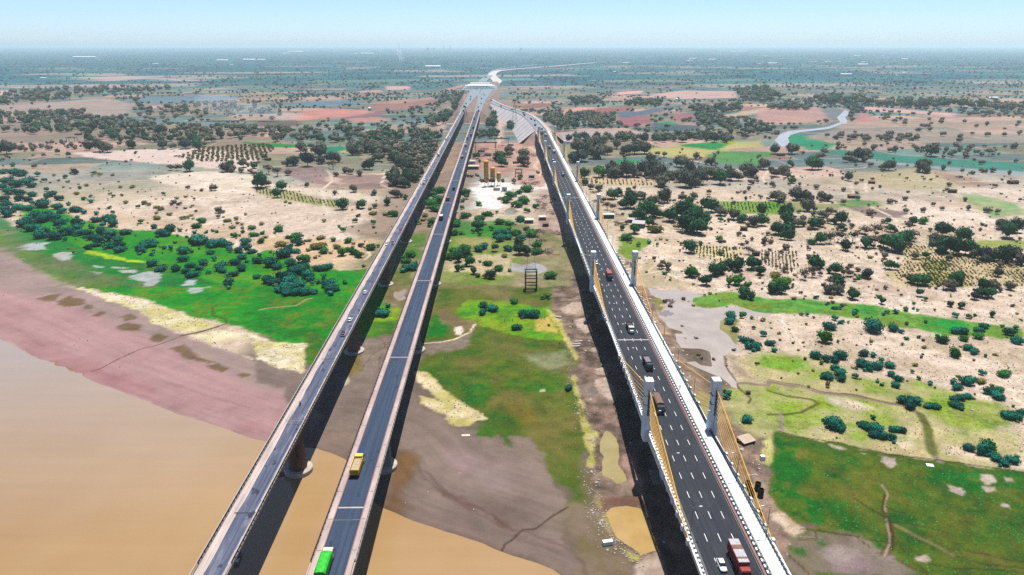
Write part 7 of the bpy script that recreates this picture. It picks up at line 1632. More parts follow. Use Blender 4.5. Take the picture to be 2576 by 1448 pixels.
# belts and groves further off
def in_poly(x, y, poly):
    c = False; n = len(poly)
    for i in range(n):
        ax, ay = poly[i]; bx, by = poly[(i + 1) % n]
        if (ay > y) != (by > y) and x < (bx - ax) * (y - ay) / (by - ay) + ax: c = not c
    return c
def grove(r, n, codes, rmin, rmax, *pts):
    pp = Z(r, *pts); poly = GP(pp)
    xs = [p[0] for p in poly]; ys = [p[1] for p in poly]; k = 0; tries = 0; mine = []
    while k < n and tries < n * 40:
        tries += 1
        x, y = RND.uniform(min(xs), max(xs)), RND.uniform(min(ys), max(ys))
        if not in_poly(x, y, poly): continue
        rad = RND.uniform(rmin, rmax)
        if any((x - a) ** 2 + (y - b_) ** 2 < (0.62 * (rad + c)) ** 2 for a, b_, c in mine): continue
        mine.append((x, y, rad)); plants.append((RND.choice(codes), x, y, rad)); k += 1
grove('B', 150, 'TTTTTTG', 3.6, 6.2, (930, 0), (1850, 0), (1700, 250), (1560, 460), (1400, 450), (1310, 400), (1450, 250), (1320, 200), (1330, 130), (930, 100))
grove('Y', 60, 'TTTG', 4, 7, (1100, 1350), (1870, 1340), (1850, 1448), (1100, 1448))
grove('Y', 40, 'TTG', 5, 8, (1720, 1230), (1900, 1180), (2020, 1080), (2060, 1090), (1900, 1270), (1740, 1300))
grove('Y', 40, 'GGT', 4, 7, (2310, 1090), (2400, 1100), (2430, 1300), (2330, 1300))
grove('Y', 26, 'GT', 4, 6, (1990, 1010), (2120, 960), (2150, 980), (2080, 1060), (1970, 1080))
grove('Y', 24, 'TG', 4, 6, (2230, 1350), (2440, 1350), (2440, 1400), (2230, 1400))
grove('X', 20, 'TG', 3, 5, (-40, 1240), (60, 1250), (60, 1310), (-40, 1310))
grove('Y', 34, 'TTG', 5, 8, (1780, 1060), (1960, 940), (2130, 960), (2140, 1000), (1990, 1080), (1820, 1110))
grove('Y', 50, 'TTTG', 4, 7, (150, 1300), (1080, 1320), (1040, 1448), (150, 1448))
grove('Z', 110, 'TTTTG', 4, 7.5, (850, 1330), (1400, 1290), (2574, 1300), (2574, 1380), (2100, 1448), (850, 1448))
grove('Z', 60, 'TTTG', 4.5, 8, (0, 1230), (900, 1260), (1600, 1280), (1250, 1330), (300, 1370), (0, 1330))
grove('Z', 70, 'TTG', 6, 10, (-100, 950), (300, 930), (760, 900), (950, 950), (800, 1010), (300, 1050), (-100, 1070))
grove('Z', 45, 'TTG', 5, 9, (960, 890), (1700, 890), (1700, 940), (960, 950))
grove('Z', 60, 'TTTG', 5, 8, (0, 1170), (850, 1140), (880, 1200), (1300, 1210), (1350, 1230), (0, 1220))
grove('Z', 50, 'TTG', 4, 7, (1320, 1040), (1420, 1000), (1420, 1130), (2100, 1070), (2574, 1060), (2574, 1140), (1900, 1180), (1350, 1160))
grove('X', 110, 'TTTTG', 4, 7, (310, 1180), (700, 1150), (1020, 1170), (1040, 1260), (900, 1300), (500, 1310), (330, 1240))
grove('X', 60, 'TTG', 4.5, 7, (560, 1400), (950, 1390), (1300, 1390), (1560, 1400), (1900, 1370), (2200, 1390), (2200, 1448), (560, 1448))
grove('X', 40, 'TTG', 4.5, 7.5, (1850, 1130), (2060, 1200), (2230, 1280), (2100, 1300), (1850, 1250))
grove('X', 30, 'TTG', 5, 8, (560, 1010), (830, 1010), (890, 1050), (640, 1070))
grove('X', 40, 'TTG', 5, 8, (1140, 1040), (1490, 1030), (1500, 1075), (1140, 1075))
grove('X', 34, 'TTG', 5, 8, (1730, 1110), (2300, 1080), (2310, 1130), (2000, 1160))
grove('X', 70, 'TTG', 6, 10, (2250, 930), (2574, 900), (2700, 1000), (2574, 1050), (2300, 1010))
grove('X', 30, 'TTG', 4.5, 7, (2060, 1260), (2574, 1270), (2574, 1400), (2230, 1400))
grove('W', 20, 'TTG', 4, 6, (830, 1110), (940, 1095), (860, 1200), (850, 1280), (720, 1290), (780, 1200))
grove('W', 40, 'TTG', 5, 8, (0, 1090), (200, 1080), (420, 1080), (400, 1120), (0, 1110))
grove('W', 50, 'TTG', 6, 10, (480, 1010), (950, 980), (950, 1050), (560, 1080))
grove('W', 34, 'TTTD', 3.5, 6, (580, 1380), (1000, 1390), (1300, 1370), (1500, 1400), (1500, 1448), (700, 1448))
grove('W', 22, 'TT', 3.5, 5, (1200, 1200), (2574, 1240), (2574, 1448), (1700, 1448))
grove('W', 60, 'TTG', 7, 11, (950, 1060), (1600, 1050), (2100, 1090), (2700, 1080), (2700, 1130), (2100, 1110), (1200, 1090))
grove('D', 30, 'TTTd', 2.5, 5, (500, 0), (1300, 20), (2574, 40), (2574, 160), (1500, 110), (600, 60))
grove('A', 40, 'TTTd', 2.2, 4.5, (0, 0), (900, 0), (800, 60), (0, 110))
# thin scrub on the open plain
def scatter(n, box, codes, rmin, rmax):
    k = 0
    while k < n:
        px, py = RND.uniform(box[0], box[2]), RND.uniform(box[1], box[3])
        x, y, _ = P(px, py)
        if -82 < x < -30 and y < 1250: continue
        if 20 < x < 90 and y < 1000: continue
        if -30 < x < 45 and y < 900: continue
        if river_sdf(np.array([x]), np.array([y]))[0] > -95: continue
        plants.append((RND.choice(codes), x, y, RND.uniform(rmin, rmax))); k += 1
scatter(150, (-150, 395, 1000, 640), 'oodd', 0.6, 1.5)
scatter(170, (1680, 560, 2700, 1000), 'oodg', 0.5, 1.4)
scatter(120, (1500, 430, 2700, 640), 'oddT', 0.7, 2.2)
scatter(60, (-150, 360, 1000, 420), 'Tdd', 1.0, 3.0)
scatter(110, (1500, 370, 2700, 470), 'TTdD', 0.9, 3.0)
scatter(130, (1560, 470, 2700, 700), 'DDddT', 1.2, 3.0)
scatter(60, (1680, 680, 2700, 780), 'ddog', 0.8, 2.0)
scatter(260, (1500, 420, 2700, 720), 'oddd', 0.5, 1.5)
scatter(160, (-150, 380, 1000, 560), 'odd', 0.5, 1.4)

extra = []
for c, x, y, r in plants:
    if c in 'TGB' and r > 3.0 and y < 900:
        for _ in range(RND.choice([0, 1, 1, 2])):
            a = RND.uniform(0, 6.28); q = r * RND.uniform(0.4, 0.7); extra.append((c if RND.random() < .75 else RND.choice('Dd'), x + math.cos(a) * (r * .8 + q * .4), y + math.sin(a) * (r * .8 + q * .4), q))
    elif c in 'tg' and r > 1.6:
        if RND.random() < .5: a = RND.uniform(0, 6.28); q = r * RND.uniform(0.35, 0.6); extra.append((c if RND.random() < .8 else 'o', x + math.cos(a) * r * 1.0, y + math.sin(a) * r * 1.0, q))
plants += extra
def hides_creek(x, y, h):
    k = CAMZ / (CAMZ - h); t = np.linspace(0, 1, 7); f = 1 + (k - 1) * t
    return bool((poly_sdf(x * f, y * f, CREEK_W) > -3).any())
plants = [p for p in plants if p[2] < 600 or p[1] < 300 or not hides_creek(p[1], p[2], p[3] * 1.7)]
wr = river_sdf(np.array([p[1] for p in plants]), np.array([p[2] for p in plants]))
gz = height(np.array([p[1] for p in plants]), np.array([p[2] for p in plants]))
plants = [(c, x, y, r, float(z)) for (c, x, y, r), w, z in zip(plants, wr, gz) if w < -2]
SHRUB = [p for p in plants if p[0] in 'tgod']; TREE = [p for p in plants if p[0] in 'TGBD']
def appsz(p): return -p[3] / zdist(p[1], p[2])
def inframe(p):
    u, v = PIX(p[1], p[2], 1.0); return -20 < u < IW + 20 and v < IH + 30
SHRUB.sort(key=lambda p: (not inframe(p), appsz(p))); TREE.sort(key=lambda p: (not inframe(p), appsz(p)))

# landmarks that words can point to
LMK = [(P(1730, 770), 'the grey marsh pool'), (P(1600, 560), 'the blue shed'), (P(1620, 600), 'the grey house by the new bridge'), (P(1240, 440), 'the yellow silos'), (P(1335, 720), 'the black steel tower'),
       (P(1900, 1140), 'the rusty roof slab'), (P(880, 880), 'the old bridge pier on the mud'), (P(490, 725), 'the bare white patch in the meadow'), (P(380, 710), 'the larger pale patch in the meadow'), (P(150, 650), 'the pale patch near the left edge'),
       (P(0, 560), 'the left edge of the photo'), (P(950, 640), 'the old bridge'), (P(1200, 560), 'the middle bridge'), (P(2400, 700), 'the striped crop field'), (P(1950, 660), 'the small green crop plot'), (P(2576, 620), 'the right edge of the photo'),
       (P(2260, 1150), 'the dark field corner'), (P(2576, 1080), 'the lower right edge'), (P(2100, 980), 'the winding gully'), (P(2180, 820), 'the green strip by the pool'), (P(1660, 520), 'the sandy clearing'), (P(700, 640), 'the footpath in the sand'), (P(600, 390), 'the orchard rows'), (P(820, 380), 'the turquoise field'),
       (P(1800, 370), 'the green and yellow field'), (P(2120, 300), 'the creek bend'), (P(2450, 420), 'the grey creek bed'), (P(870, 290), 'the red field'), (P(1080, 330), 'the far end of the old bridge'), (P(1600, 300), 'the plum red fields'), (P(1100, 430), 'the grove beside the old bridge'), (P(120, 300), 'the far left tree belt'), (P(300, 330), 'the tree belt behind the sand'), (P(2000, 450), 'the grove right of the new bridge'),
       (P(560, 690), 'the grazing clearing'), (P(240, 560), 'the thicket at the left bank'), (P(900, 540), 'the sandy flat'), (P(2350, 560), 'the dark burnt patch'), (P(1290, 800), 'the sandy knoll in the centre meadow'), (P(1430, 970), 'the dug strip')]
LCOL = {'t': 'teal green', 'g': 'bright green', 'o': 'olive green', 'd': 'dry brown', 'T': 'dark grey green', 'G': 'deep green', 'B': 'fresh green', 'D': 'bare brownish'}
def ordn(i): return ORD[i] if i < 20 else None
def label_all(lst, noun):
    cnt = {}
    out = []
    for p in lst:
        k = min(range(len(LMK)), key=lambda i: (LMK[i][0][0] - p[1]) ** 2 + (LMK[i][0][1] - p[2]) ** 2)
        d = math.hypot(LMK[k][0][0] - p[1], LMK[k][0][1] - p[2])
        out.append((k, d))
    rank = {}
    for i in sorted(range(len(lst)), key=lambda i: out[i][1]):
        key = (out[i][0], lst[i][0]); cnt[key] = cnt.get(key, 0) + 1; rank[i] = cnt[key] - 1
    res = []
    for i, p in enumerate(lst):
        k, c, r_ = out[i][0], LCOL[p[0]], rank[i]
        if cnt[(k, p[0])] == 1: lb = f"only {c} {noun} close to {LMK[k][1]}"
        elif r_ == 0: lb = f"{c} {noun} standing nearest to {LMK[k][1]}"
        elif r_ < 30: lb = f"{ORD[r_]} nearest {c} {noun} to {LMK[k][1]}"
        else: lb = f"{c} {noun} in the outer scatter around {LMK[k][1]}"
        gname = f"{c} {'bushes' if noun == 'bush' else 'trees'} around {LMK[k][1]}"
        res.append((lb, gname))
    return res
def rotm(a, s, sz):
    c, s_ = math.cos(a), math.sin(a); return np.array([[c * s, -s_ * s, 0], [s_ * s, c * s, 0], [0, 0, sz]])
NOBJ = 295
for i, (p, (lb, gn)) in enumerate(zip(SHRUB[:NOBJ], label_all(SHRUB[:NOBJ], 'bush'))):
    c, x, y, r, z = p
    o = link('bush', pmesh(c, i % NB)); o.location = (x, y, z - 0.05); o.rotation_euler = (0, 0, RND.uniform(0, 6.28))
    h = r * HT[c] / 0.75 * RND.uniform(0.85, 1.1); o.scale = (r, r * RND.uniform(0.68, 1.12), h)
    tag(o, lb, 'bush', gn)
for i, (p, (lb, gn)) in enumerate(zip(TREE[:NOBJ], label_all(TREE[:NOBJ], 'tree'))):
    c, x, y, r, z = p
    t = thing('tree', lb, 'tree', (x, y, z - 0.05), RND.uniform(0, 6.28), gn)
    h = r * HT[c] * RND.uniform(0.85, 1.1); t.scale = (r, r * RND.uniform(0.7, 1.15), h)
    link('crown', pmesh(c, i % NT), t); link('trunk', TMESH[i % 3], t)

# all further shrubs and trees as one mass per leaf colour
def mass(name, items, protos, label, m):
    VV, FF, o = [], [], 0
    for i, (x, y, z, r, h) in enumerate(items):
        V, F = protos[i % len(protos)]
        VV.append(V @ rotm(RND.uniform(0, 6.28), r, h).T + np.array([x, y, z])); FF.append(F + o); o += len(V)
    if not VV: return
    kind(link(name, np_mesh(name, np.concatenate(VV), np.concatenate(FF), m)), 'stuff', label)
PBs = [crown(400 + i, 3, 1.0, 0.75, 0.38, 40, 0.2, 0, 0.6, 0.9, 0.1) for i in range(4)]
PTs = [crown(420 + i, 4, 1.0, 0.95, 0.66, 70, 0.17, 0, 0.62, 0.9, 0.12) for i in range(5)]
PTf = [crown(440 + i, 2, 1.0, 0.9, 0.7, 6, 0.26, 0, 0.6, 0.95, 0.1) for i in range(5)]
for code in 'tgod':
    it = [(p[1], p[2], p[4], p[3], p[3] * HT[code] / 0.75) for p in SHRUB[NOBJ:] if p[0] == code]
    mass('scrub', it, PBs, f'{LCOL[code]} scrub scattered over the plain', LEAF[code])
for code in 'TGBD':
    it = [(p[1], p[2], p[4], p[3], p[3] * HT[code]) for p in TREE[NOBJ:] if p[0] == code]
    mass('woodland', it, PTs, f'{LCOL[code]} trees of the farther groves', LEAF[code])
# far hedgerow trees
far_items = {'T': [], 'G': []}
n = 112000
px = NR.uniform(-500, 3080, n); py = HZ + 7 + (NR.random(n) ** 1.25) * 235
u, v = (px - IW / 2) / FPX, (py - IH / 2) / FPX
fw_, up_ = CP - v * SP, -SP - v * CP
t_ = -CAMZ / up_
FX, FY = (u * CY + fw_ * SY) * t_, (-u * SY + fw_ * CY) * t_
idx, fr = fields(FX, FY, 130.0, 62.0, 3); idx2, fr2 = fields(FX, FY, 330.0, 190.0, 9)
dens = 0.025 + 0.6 * sstep(5, 1, fr) * (FY < 2200) + 0.7 * sstep(22, 5, fr2) * (FY > 1500)
dens = dens + 0.6 * sstep(0.2, 0.5, fbm(FX, FY, 260, 3, 90)) * sstep(1000, 1900, FY) + 0.10 * sstep(2300, 4500, FY)
pnk = np.zeros(n)
for k in L_:
    if k[0] == 'P' and min(q[1] for q in k[1]) > 640:
        xs = [q[0] for q in k[1]]; ys = [q[1] for q in k[1]]
        s = np.nonzero((FX > min(xs)) & (FX < max(xs)) & (FY > min(ys)) & (FY < max(ys)))[0]
        if len(s): pnk[s] = np.maximum(pnk[s], poly_sdf(FX[s], FY[s], k[1]) > -4)
dens = np.where(pnk > 0, dens * 0.03, dens)
corr = ((np.abs(FX + 54) < 85) & (FY < 2900)) | (line_dist(FX, FY, [q[:2] for q in cpath[::4]] + [cpath[-1][:2]]) < 42)
corr |= line_dist(FX, FY, [q[:2] for q in pr2[::4]]) < 30
ok = (NR.random(n) < dens * 0.52) & ~corr & (FY < 9000) & (FY > 700)
sel = np.array([j for j in np.nonzero(ok)[0] if FX[j] < 300 or FY[j] > 2600 or not hides_creek(FX[j], FY[j], 9.0)])
for j in sel:
    yv = FY[j]; s = NR.uniform(2.4, 6.0) * (1 + min(0.5, max(0, yv - 2500) / 6000))
    far_items['T' if NR.random() < 0.75 else 'G'].append((FX[j], yv, 0.8, s, s * 0.9))
M_FARLEAF = leaf_mat('haze_tinted_leaves', A3(4, 56, 68, 1.1), A3(30, 92, 98, 1.2))  # leaf colour pulled towards teal to carry the tone of distant haze
print('far trees', len(sel), 'trees', len(TREE), 'shrubs', len(SHRUB))
nearf = [q for q in far_items['T'] + far_items['G'] if q[1] < 1500]; farf = [q for q in far_items['T'] + far_items['G'] if q[1] >= 1500]
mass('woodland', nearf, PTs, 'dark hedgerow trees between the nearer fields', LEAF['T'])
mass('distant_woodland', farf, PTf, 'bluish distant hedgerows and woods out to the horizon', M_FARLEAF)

# ---- grass tufts, too many to count
def tufts(name, label, m, n, box, smin, smax, want, seed):
    r = np.random.default_rng(seed); q = int(n * 5)
    px, py = r.uniform(box[0], box[2], q), r.uniform(box[1], box[3], q)
    u, v = (px - IW / 2) / FPX, (py - IH / 2) / FPX; t = -CAMZ / (-SP - v * CP); X = (u * CY + (CP - v * SP) * SY) * t; Y = (-u * SY + (CP - v * SP) * CY) * t
    rs = river_sdf(X, Y); C = paint(X, Y, rs) / ALB
    gr = C[:, 1] - C[:, 0]; br = C.mean(1)
    cl = fbm(X, Y, 9, 4, 60 + seed)
    if want == 'green': k = (gr > 0.015) & (r.random(q) < 0.25 + 0.9 * np.clip(cl, 0, 1))
    else: k = (gr < 0.01) & (br > 0.36) & (r.random(q) < 0.12 + 1.1 * np.clip(cl, 0, 1))
    k &= (rs < -12) & ~((X > -76) & (X < -31)) & ~((X > 30) & (X < 74))
    z = height(X, Y, rs); k &= z > 0.02
    i = np.nonzero(k)[0][:n]; X, Y, z = X[i], Y[i], z[i]; n = len(i)
    s = r.uniform(smin, smax, n) * (1 + Y / 900.0)
    a = r.uniform(0, 6.28, n); V = np.zeros((n, 5, 3))
    for j in range(4):
        w = s * r.uniform(0.6, 1.1, n); V[:, j] = np.stack([X + np.cos(a + j * 1.57) * w, Y + np.sin(a + j * 1.57) * w, z], 1)
    V[:, 4] = np.stack([X + r.normal(0, .2, n) * s, Y + r.normal(0, .2, n) * s, z + s * r.uniform(0.6, 1.3, n)], 1)
    F = (np.array([[0, 1, 4], [1, 2, 4], [2, 3, 4], [3, 0, 4]])[None] + (np.arange(n) * 5)[:, None, None]).reshape(-1, 3)
    kind(link(name, np_mesh(name, V.reshape(-1, 3), F, m)), 'stuff', label)
tufts('grass', 'short green grass tufts over the meadows', LEAF['g'], 9000, (-150, 560, 2730, 1500), 0.12, 0.34, 'green', 1)
tufts('grass', 'olive grass tufts over the meadows', leaf_mat('straw_tufts', A3(60, 84, 24), A3(110, 106, 46)), 9000, (-150, 560, 2730, 1500), 0.09, 0.26, 'green', 2)
tufts('dry_grass', 'dry brown tufts over the sand', LEAF['d'], 9000, (-150, 400, 2730, 1150), 0.12, 0.36, 'dry', 3)
tufts('dry_grass', 'olive dry tufts over the sand', LEAF['o'], 7000, (-150, 400, 2730, 1150), 0.12, 0.36, 'dry', 4)
# ---- crop rows
def crop(name, label, r, pts, row_px, spacing, m, h=0.9, wd=0.8, ragged=0.25, dirv=None):
    """planted rows: separate small clumps in lines, one mass"""
    poly = GP(Z(r, *pts)); xs = [p[0] for p in poly]; ys = [p[1] for p in poly]
    a = GP(Z(r, *dirv)); dx, dy = a[1][0] - a[0][0], a[1][1] - a[0][1]; Lg = math.hypot(dx, dy); dx, dy = dx / Lg, dy / Lg
    nx_, ny_ = -dy, dx
    items = []
    cx, cy = (min(xs) + max(xs)) / 2, (min(ys) + max(ys)) / 2; R = math.hypot(max(xs) - min(xs), max(ys) - min(ys)) / 2
    i = -R
    while i < R:
        j = -R
        while j < R:
            x, y = cx + nx_ * i + dx * j + RND.gauss(0, .22), cy + ny_ * i + dy * j + RND.gauss(0, .3)
            if RND.random() > ragged + 0.55 * max(0.0, float(vnoise(np.array([x / 7.0]), np.array([y / 7.0]), 3)[0]) - 0.45) * 2 and in_poly(x, y, poly):
                s = wd * RND.uniform(0.6, 1.25); items.append((x, y, 0.75, s, h * RND.uniform(0.6, 1.2)))
            j += spacing
        i += row_px
    V0 = []; F0 = []; o = 0
    pv, pf = crown(500, 2, 1.0, 1.0, 0.5, 8, 0.4, 0, 0.4, 0.9)
    mass(name, items, [(pv, pf)], label, m); return len(items)
nc = crop('crop_rows', 'diagonal green and yellow crop rows on the striped field at right', 'D', [(1400, 1010), (2574, 1240), (2720, 1448), (1380, 1448), (1260, 1330), (1360, 1180)], 2.4, 1.15, LEAF['o'], 0.8, 0.62, 0.35, [(1600, 1150), (1850, 1448)])
nc += crop('crop_rows', 'dense green crop rows inside the striped field at right', 'D', [(1580, 1160), (1800, 1200), (2050, 1448), (1660, 1448), (1560, 1300)], 2.4, 1.0, leaf_mat('lime_crop_leaves', A3(60, 112, 14), A3(120, 140, 30)), 1.0, 0.7, 0.15, [(1600, 1150), (1850, 1448)])
nc += crop('crop_rows', 'small green crop plot in rows beside the round trees', 'C', [(1830, 1040), (2320, 1065), (2290, 1190), (2080, 1200), (1800, 1130)], 2.2, 1.2, leaf_mat('green_crop_leaves', A3(44, 110, 14), A3(110, 140, 40)), 1.0, 0.6, 0.25, [(2050, 1050), (2060, 1190)])
nc += crop('crop_rows', 'yellow green crop rows on the plot above the pool', 'D', [(-80, 1085), (300, 1100), (320, 1250), (200, 1340), (-80, 1200)], 2.2, 1.2, LEAF['o'], 1.0, 0.55, 0.25, [(100, 1100), (110, 1240)])
nc += crop('crop_rows', 'thin rows of young plants below the dark grove', 'C', [(780, 360), (1430, 385), (1410, 435), (800, 415)], 4.0, 2.0, LEAF['o'], 1.4, 0.8, 0.3, [(900, 370), (905, 420)])
nc += crop('crop_rows', 'green crop rows behind the round grove at right', 'C', [(2120, 600), (2574, 600), (2700, 640), (2600, 700), (2150, 700)], 3.0, 1.6, LEAF['g'], 1.0, 0.7, 0.3, [(2300, 600), (2320, 700)])
nc += crop('crop_rows', 'green vines planted in rows on the sandy plain at left', 'B', [(0, 450), (350, 490), (620, 570), (830, 590), (810, 650), (600, 620), (200, 550), (0, 500)], 3.0, 1.6, LEAF['o'], 1.0, 0.75, 0.3, [(300, 480), (320, 560)])
# ---- orchard: every small tree planted in lines
pts = Z('A', (1780, 150), (2040, 60), (2200, 40), (2700, 10), (2760, 60), (2600, 180), (2200, 190), (1960, 185))
poly = GP(pts); a = GP(Z('A', (1900, 150), (2400, 60))); dx, dy = a[1][0] - a[0][0], a[1][1] - a[0][1]; Lg = math.hypot(dx, dy); dx, dy = dx / Lg, dy / Lg
orch = []
cx = sum(p[0] for p in poly) / len(poly); cy = sum(p[1] for p in poly) / len(poly)
for i in range(-16, 17):
    for j in range(-22, 23):
        x, y = cx + dx * j * 8.5 - dy * i * 8.0 + RND.gauss(0, .8), cy + dy * j * 8.5 + dx * i * 8.0 + RND.gauss(0, .8)
        if in_poly(x, y, poly): orch.append((x, y, 0.8, RND.uniform(1.7, 2.6), RND.uniform(1.8, 2.6)))
mass('orchard', orch, PTs, 'young olive green trees planted in orchard lines at left', LEAF['o'])
print('orchard', len(orch), 'crop', nc)

# ------------------------------------------------------------------ boulders, timber, scrap
M_ROCK = mat('pale_rock', A3(206, 194, 182), 0.9, noise=0.3, nscale=1.5)
ROCKS = [rock_mesh(600 + i) for i in range(5)]
BOUL = {'K': "785,85,50 810,110,30 850,515,40 800,410,40 905,890,45 880,920,40 800,790,35 815,815,30 880,640,22 1015,455,26 895,400,30 960,1180,35 1130,1210,20 2310,185,55 2420,440,30 2450,440,45 2380,440,35 2490,380,28 2480,340,26 2460,290,26 2425,320,24 2415,690,35 2450,800,30 1530,1110,35 1190,115,30",
        'G': "585,400,35 670,430,20 775,540,30 740,640,30 680,1165,40 660,1270,35 620,270,30 790,1130,35 1235,150,0 1340,130,35 1390,120,40 1930,275,40 1810,455,35 2385,660,45 2155,970,25 1760,680,30 1720,640,30 2080,600,40 2050,615,30 1990,600,25 2290,1370,40 650,120,25 575,130,20 710,120,22",
        'C': "1320,1095,30 1340,1110,25 1440,1085,30 1310,1075,20 1355,1210,28 520,1230,20 600,1360,18 560,1410,18 510,1395,20",
        'F': "190,1240,25 215,1138,25 330,1058,14 185,850,14 1385,160,18",
        'E': "525,1412,45 2055,1240,45 345,775,20 2125,748,16"}
bl = []
for r, txt in BOUL.items():
    for tok in txt.split():
        x, y, w = map(float, tok.split(','))
        if w < 5: continue
        g = land(r, x, y); bl.append((g, w * 0.2502 / FPX * zdist(g[0], g[1]) * .5))
brank = {}
WORDS = [(P(1580, 1340), 'the orange dug pond'), (P(1540, 1120), 'the ditch pool'), (P(1880, 1130), 'the tilted cream slab'), (P(1900, 1200), 'the black pile casings'), (P(1730, 770), 'the grey marsh pool'), (P(1480, 850), 'the dug strip'), (P(1660, 660), 'the bank above the marsh pool'), (P(2150, 1150), 'the dark field edge'), (P(2000, 1400), 'the lower right mud'), (P(1500, 940), 'the stepped slabs')]
for i, (g, r) in enumerate(bl):
    k = min(range(len(WORDS)), key=lambda j: (WORDS[j][0][0] - g[0]) ** 2 + (WORDS[j][0][1] - g[1]) ** 2); brank.setdefault(k, []).append((math.hypot(WORDS[k][0][0] - g[0], WORDS[k][0][1] - g[1]), i))
lab = {}
for k, v in brank.items():
    for q, (_, i) in enumerate(sorted(v)): lab[i] = (f"pale boulder lying nearest to {WORDS[k][1]}" if q == 0 else f"{ORD[q]} nearest pale boulder to {WORDS[k][1]}" if q < 20 else f"pale boulder far out around {WORDS[k][1]}")
for i, (g, r) in enumerate(bl):
    o = link('boulder', ROCKS[i % 5]); o.location = g; o.rotation_euler = (0, 0, RND.uniform(0, 6.28)); o.scale = (r, r, r * .9); tag(o, lab[i], 'boulder', 'pale boulders by the new bridge')
# rubble and litter too small to count
def litter(name, label, m, spots, smin, smax):
    VV, FF, o = [], [], 0
    V, F = ICO[0]
    for x, y in spots:
        s = RND.uniform(smin, smax); z = GZ(x, y)
        VV.append(V * np.array([s, s * RND.uniform(.4, 1), s * RND.uniform(.3, .6)]) @ rotm(RND.uniform(0, 6.28), 1, 1).T + np.array([x, y, z + s * .2])); FF.append(F + o); o += len(V)
    kind(link(name, np_mesh(name, np.concatenate(VV), np.concatenate(FF), m)), 'stuff', label)
def band(r, pts, n, spread):
    w = GP(Z(r, *pts)); out = []
    for _ in range(n):
        k = RND.randrange(len(w) - 1); t = RND.random(); out.append((w[k][0] + (w[k + 1][0] - w[k][0]) * t + RND.gauss(0, spread), w[k][1] + (w[k + 1][1] - w[k][1]) * t + RND.gauss(0, spread)))
    return out
litter('rubble', 'small pale stones along the dug strip and its pools', M_ROCK, band('G', [(420, 200), (560, 420), (640, 640), (620, 900), (700, 1180), (720, 1400)], 330, 2.6) + band('K', [(800, 0), (780, 400), (850, 700), (960, 1000), (1100, 1200), (1300, 1300)], 300, 2.0) + band('G', [(640, 60), (800, 500), (900, 900), (1000, 1300)], 260, 3.0) + band('C', [(300, 500), (380, 800), (480, 1100), (560, 1440)], 260, 4.0), 0.10, 0.42)
litter('rubble', 'small pale stones on the bank right of the new bridge', M_ROCK, band('G', [(1500, 350), (1700, 640), (1900, 860), (2150, 1050), (2300, 1400)], 150, 3.0) + band('K', [(2300, 100), (2480, 420), (2420, 760), (2560, 1000)], 90, 2.0) + band('C', [(1280, 1060), (1420, 1120), (1350, 1250)], 40, 2), 0.10, 0.32)
litter('litter', 'white scraps strewn over the meadow and mud', M_CAP, [P(RND.uniform(330, 2570), RND.uniform(760, 1440))[:2] for _ in range(110)] + band('K', [(780, 780), (900, 900), (960, 1000)], 50, 1.2), 0.06, 0.17)
# timber and scrap heaps
M_TIMBER = mat('brown_timber', A3(126, 84, 72), 0.9, noise=0.3, nscale=1)
M_TIMBER2 = mat('grey_timber', A3(176, 158, 146), 0.9, noise=0.3, nscale=1)
def heap(label, r, x, y, n, spread, L=4.0, mats=(M_TIMBER, M_TIMBER2)):
    g = land(r, x, y); t = thing('timber_heap', label, 'timber heap', g)
    for i in range(n):
        l = L * RND.uniform(.4, 1); a = RND.uniform(-.7, .7) + (1.57 if RND.random() < .3 else 0)
        o = MB().box(-l / 2, l / 2, -.16, .16, 0, .22).obj('plank', mats[i % len(mats)], t); o.location = (RND.gauss(0, spread * .5), RND.gauss(0, spread), .1 + RND.random() * .8); o.rotation_euler = (RND.gauss(0, .08), RND.gauss(0, .1), a)
heap('long heap of brown planks beside the haul road, lower part', 'C', 365, 1090, 34, 4.5, 6)
heap('heap of brown planks below the site cabins', 'C', 310, 980, 30, 4.0, 5)
heap('heap of planks just below the rusty site cabin', 'C', 290, 890, 22, 3.5, 5)
heap('scrap timber lying in front of the grey house', 'C', 1060, 810, 34, 5.0, 6)
heap('scrap timber beside the blue shed', 'C', 1070, 725, 16, 4.0, 4)
heap('scrap heap on the yard left of the white road', 'C', 270, 660, 22, 6.0, 6)
heap('brown scrap heap on the upper yard', 'C', 250, 590, 18, 6.0, 6)
heap('pile of formwork planks on the pink yard', 'C', 230, 400, 30, 9.0, 8)
heap('rebar and timber stacks under the gantry crane', 'B', 2300, 110, 36, 12.0, 10, (M_GANTRY, M_BLUEW))
heap('brush wood heap on the spit in the marsh pool', 'G', 1590, 130, 26, 1.6, 3.5, (M_TIMBER2, M_TIMBER))
heap('broken boards on the bank below the second right pylon', 'C', 1180, 1220, 18, 2.5, 4)
heap('dark timber in the bushes right of the new bridge', 'C', 870, 590, 20, 4.0, 5, (M_GANTRY, M_TIMBER))
heap('dark red timber beside the right side of the new bridge', 'C', 830, 500, 20, 4.0, 5, (M_GANTRY, M_TIMBER))

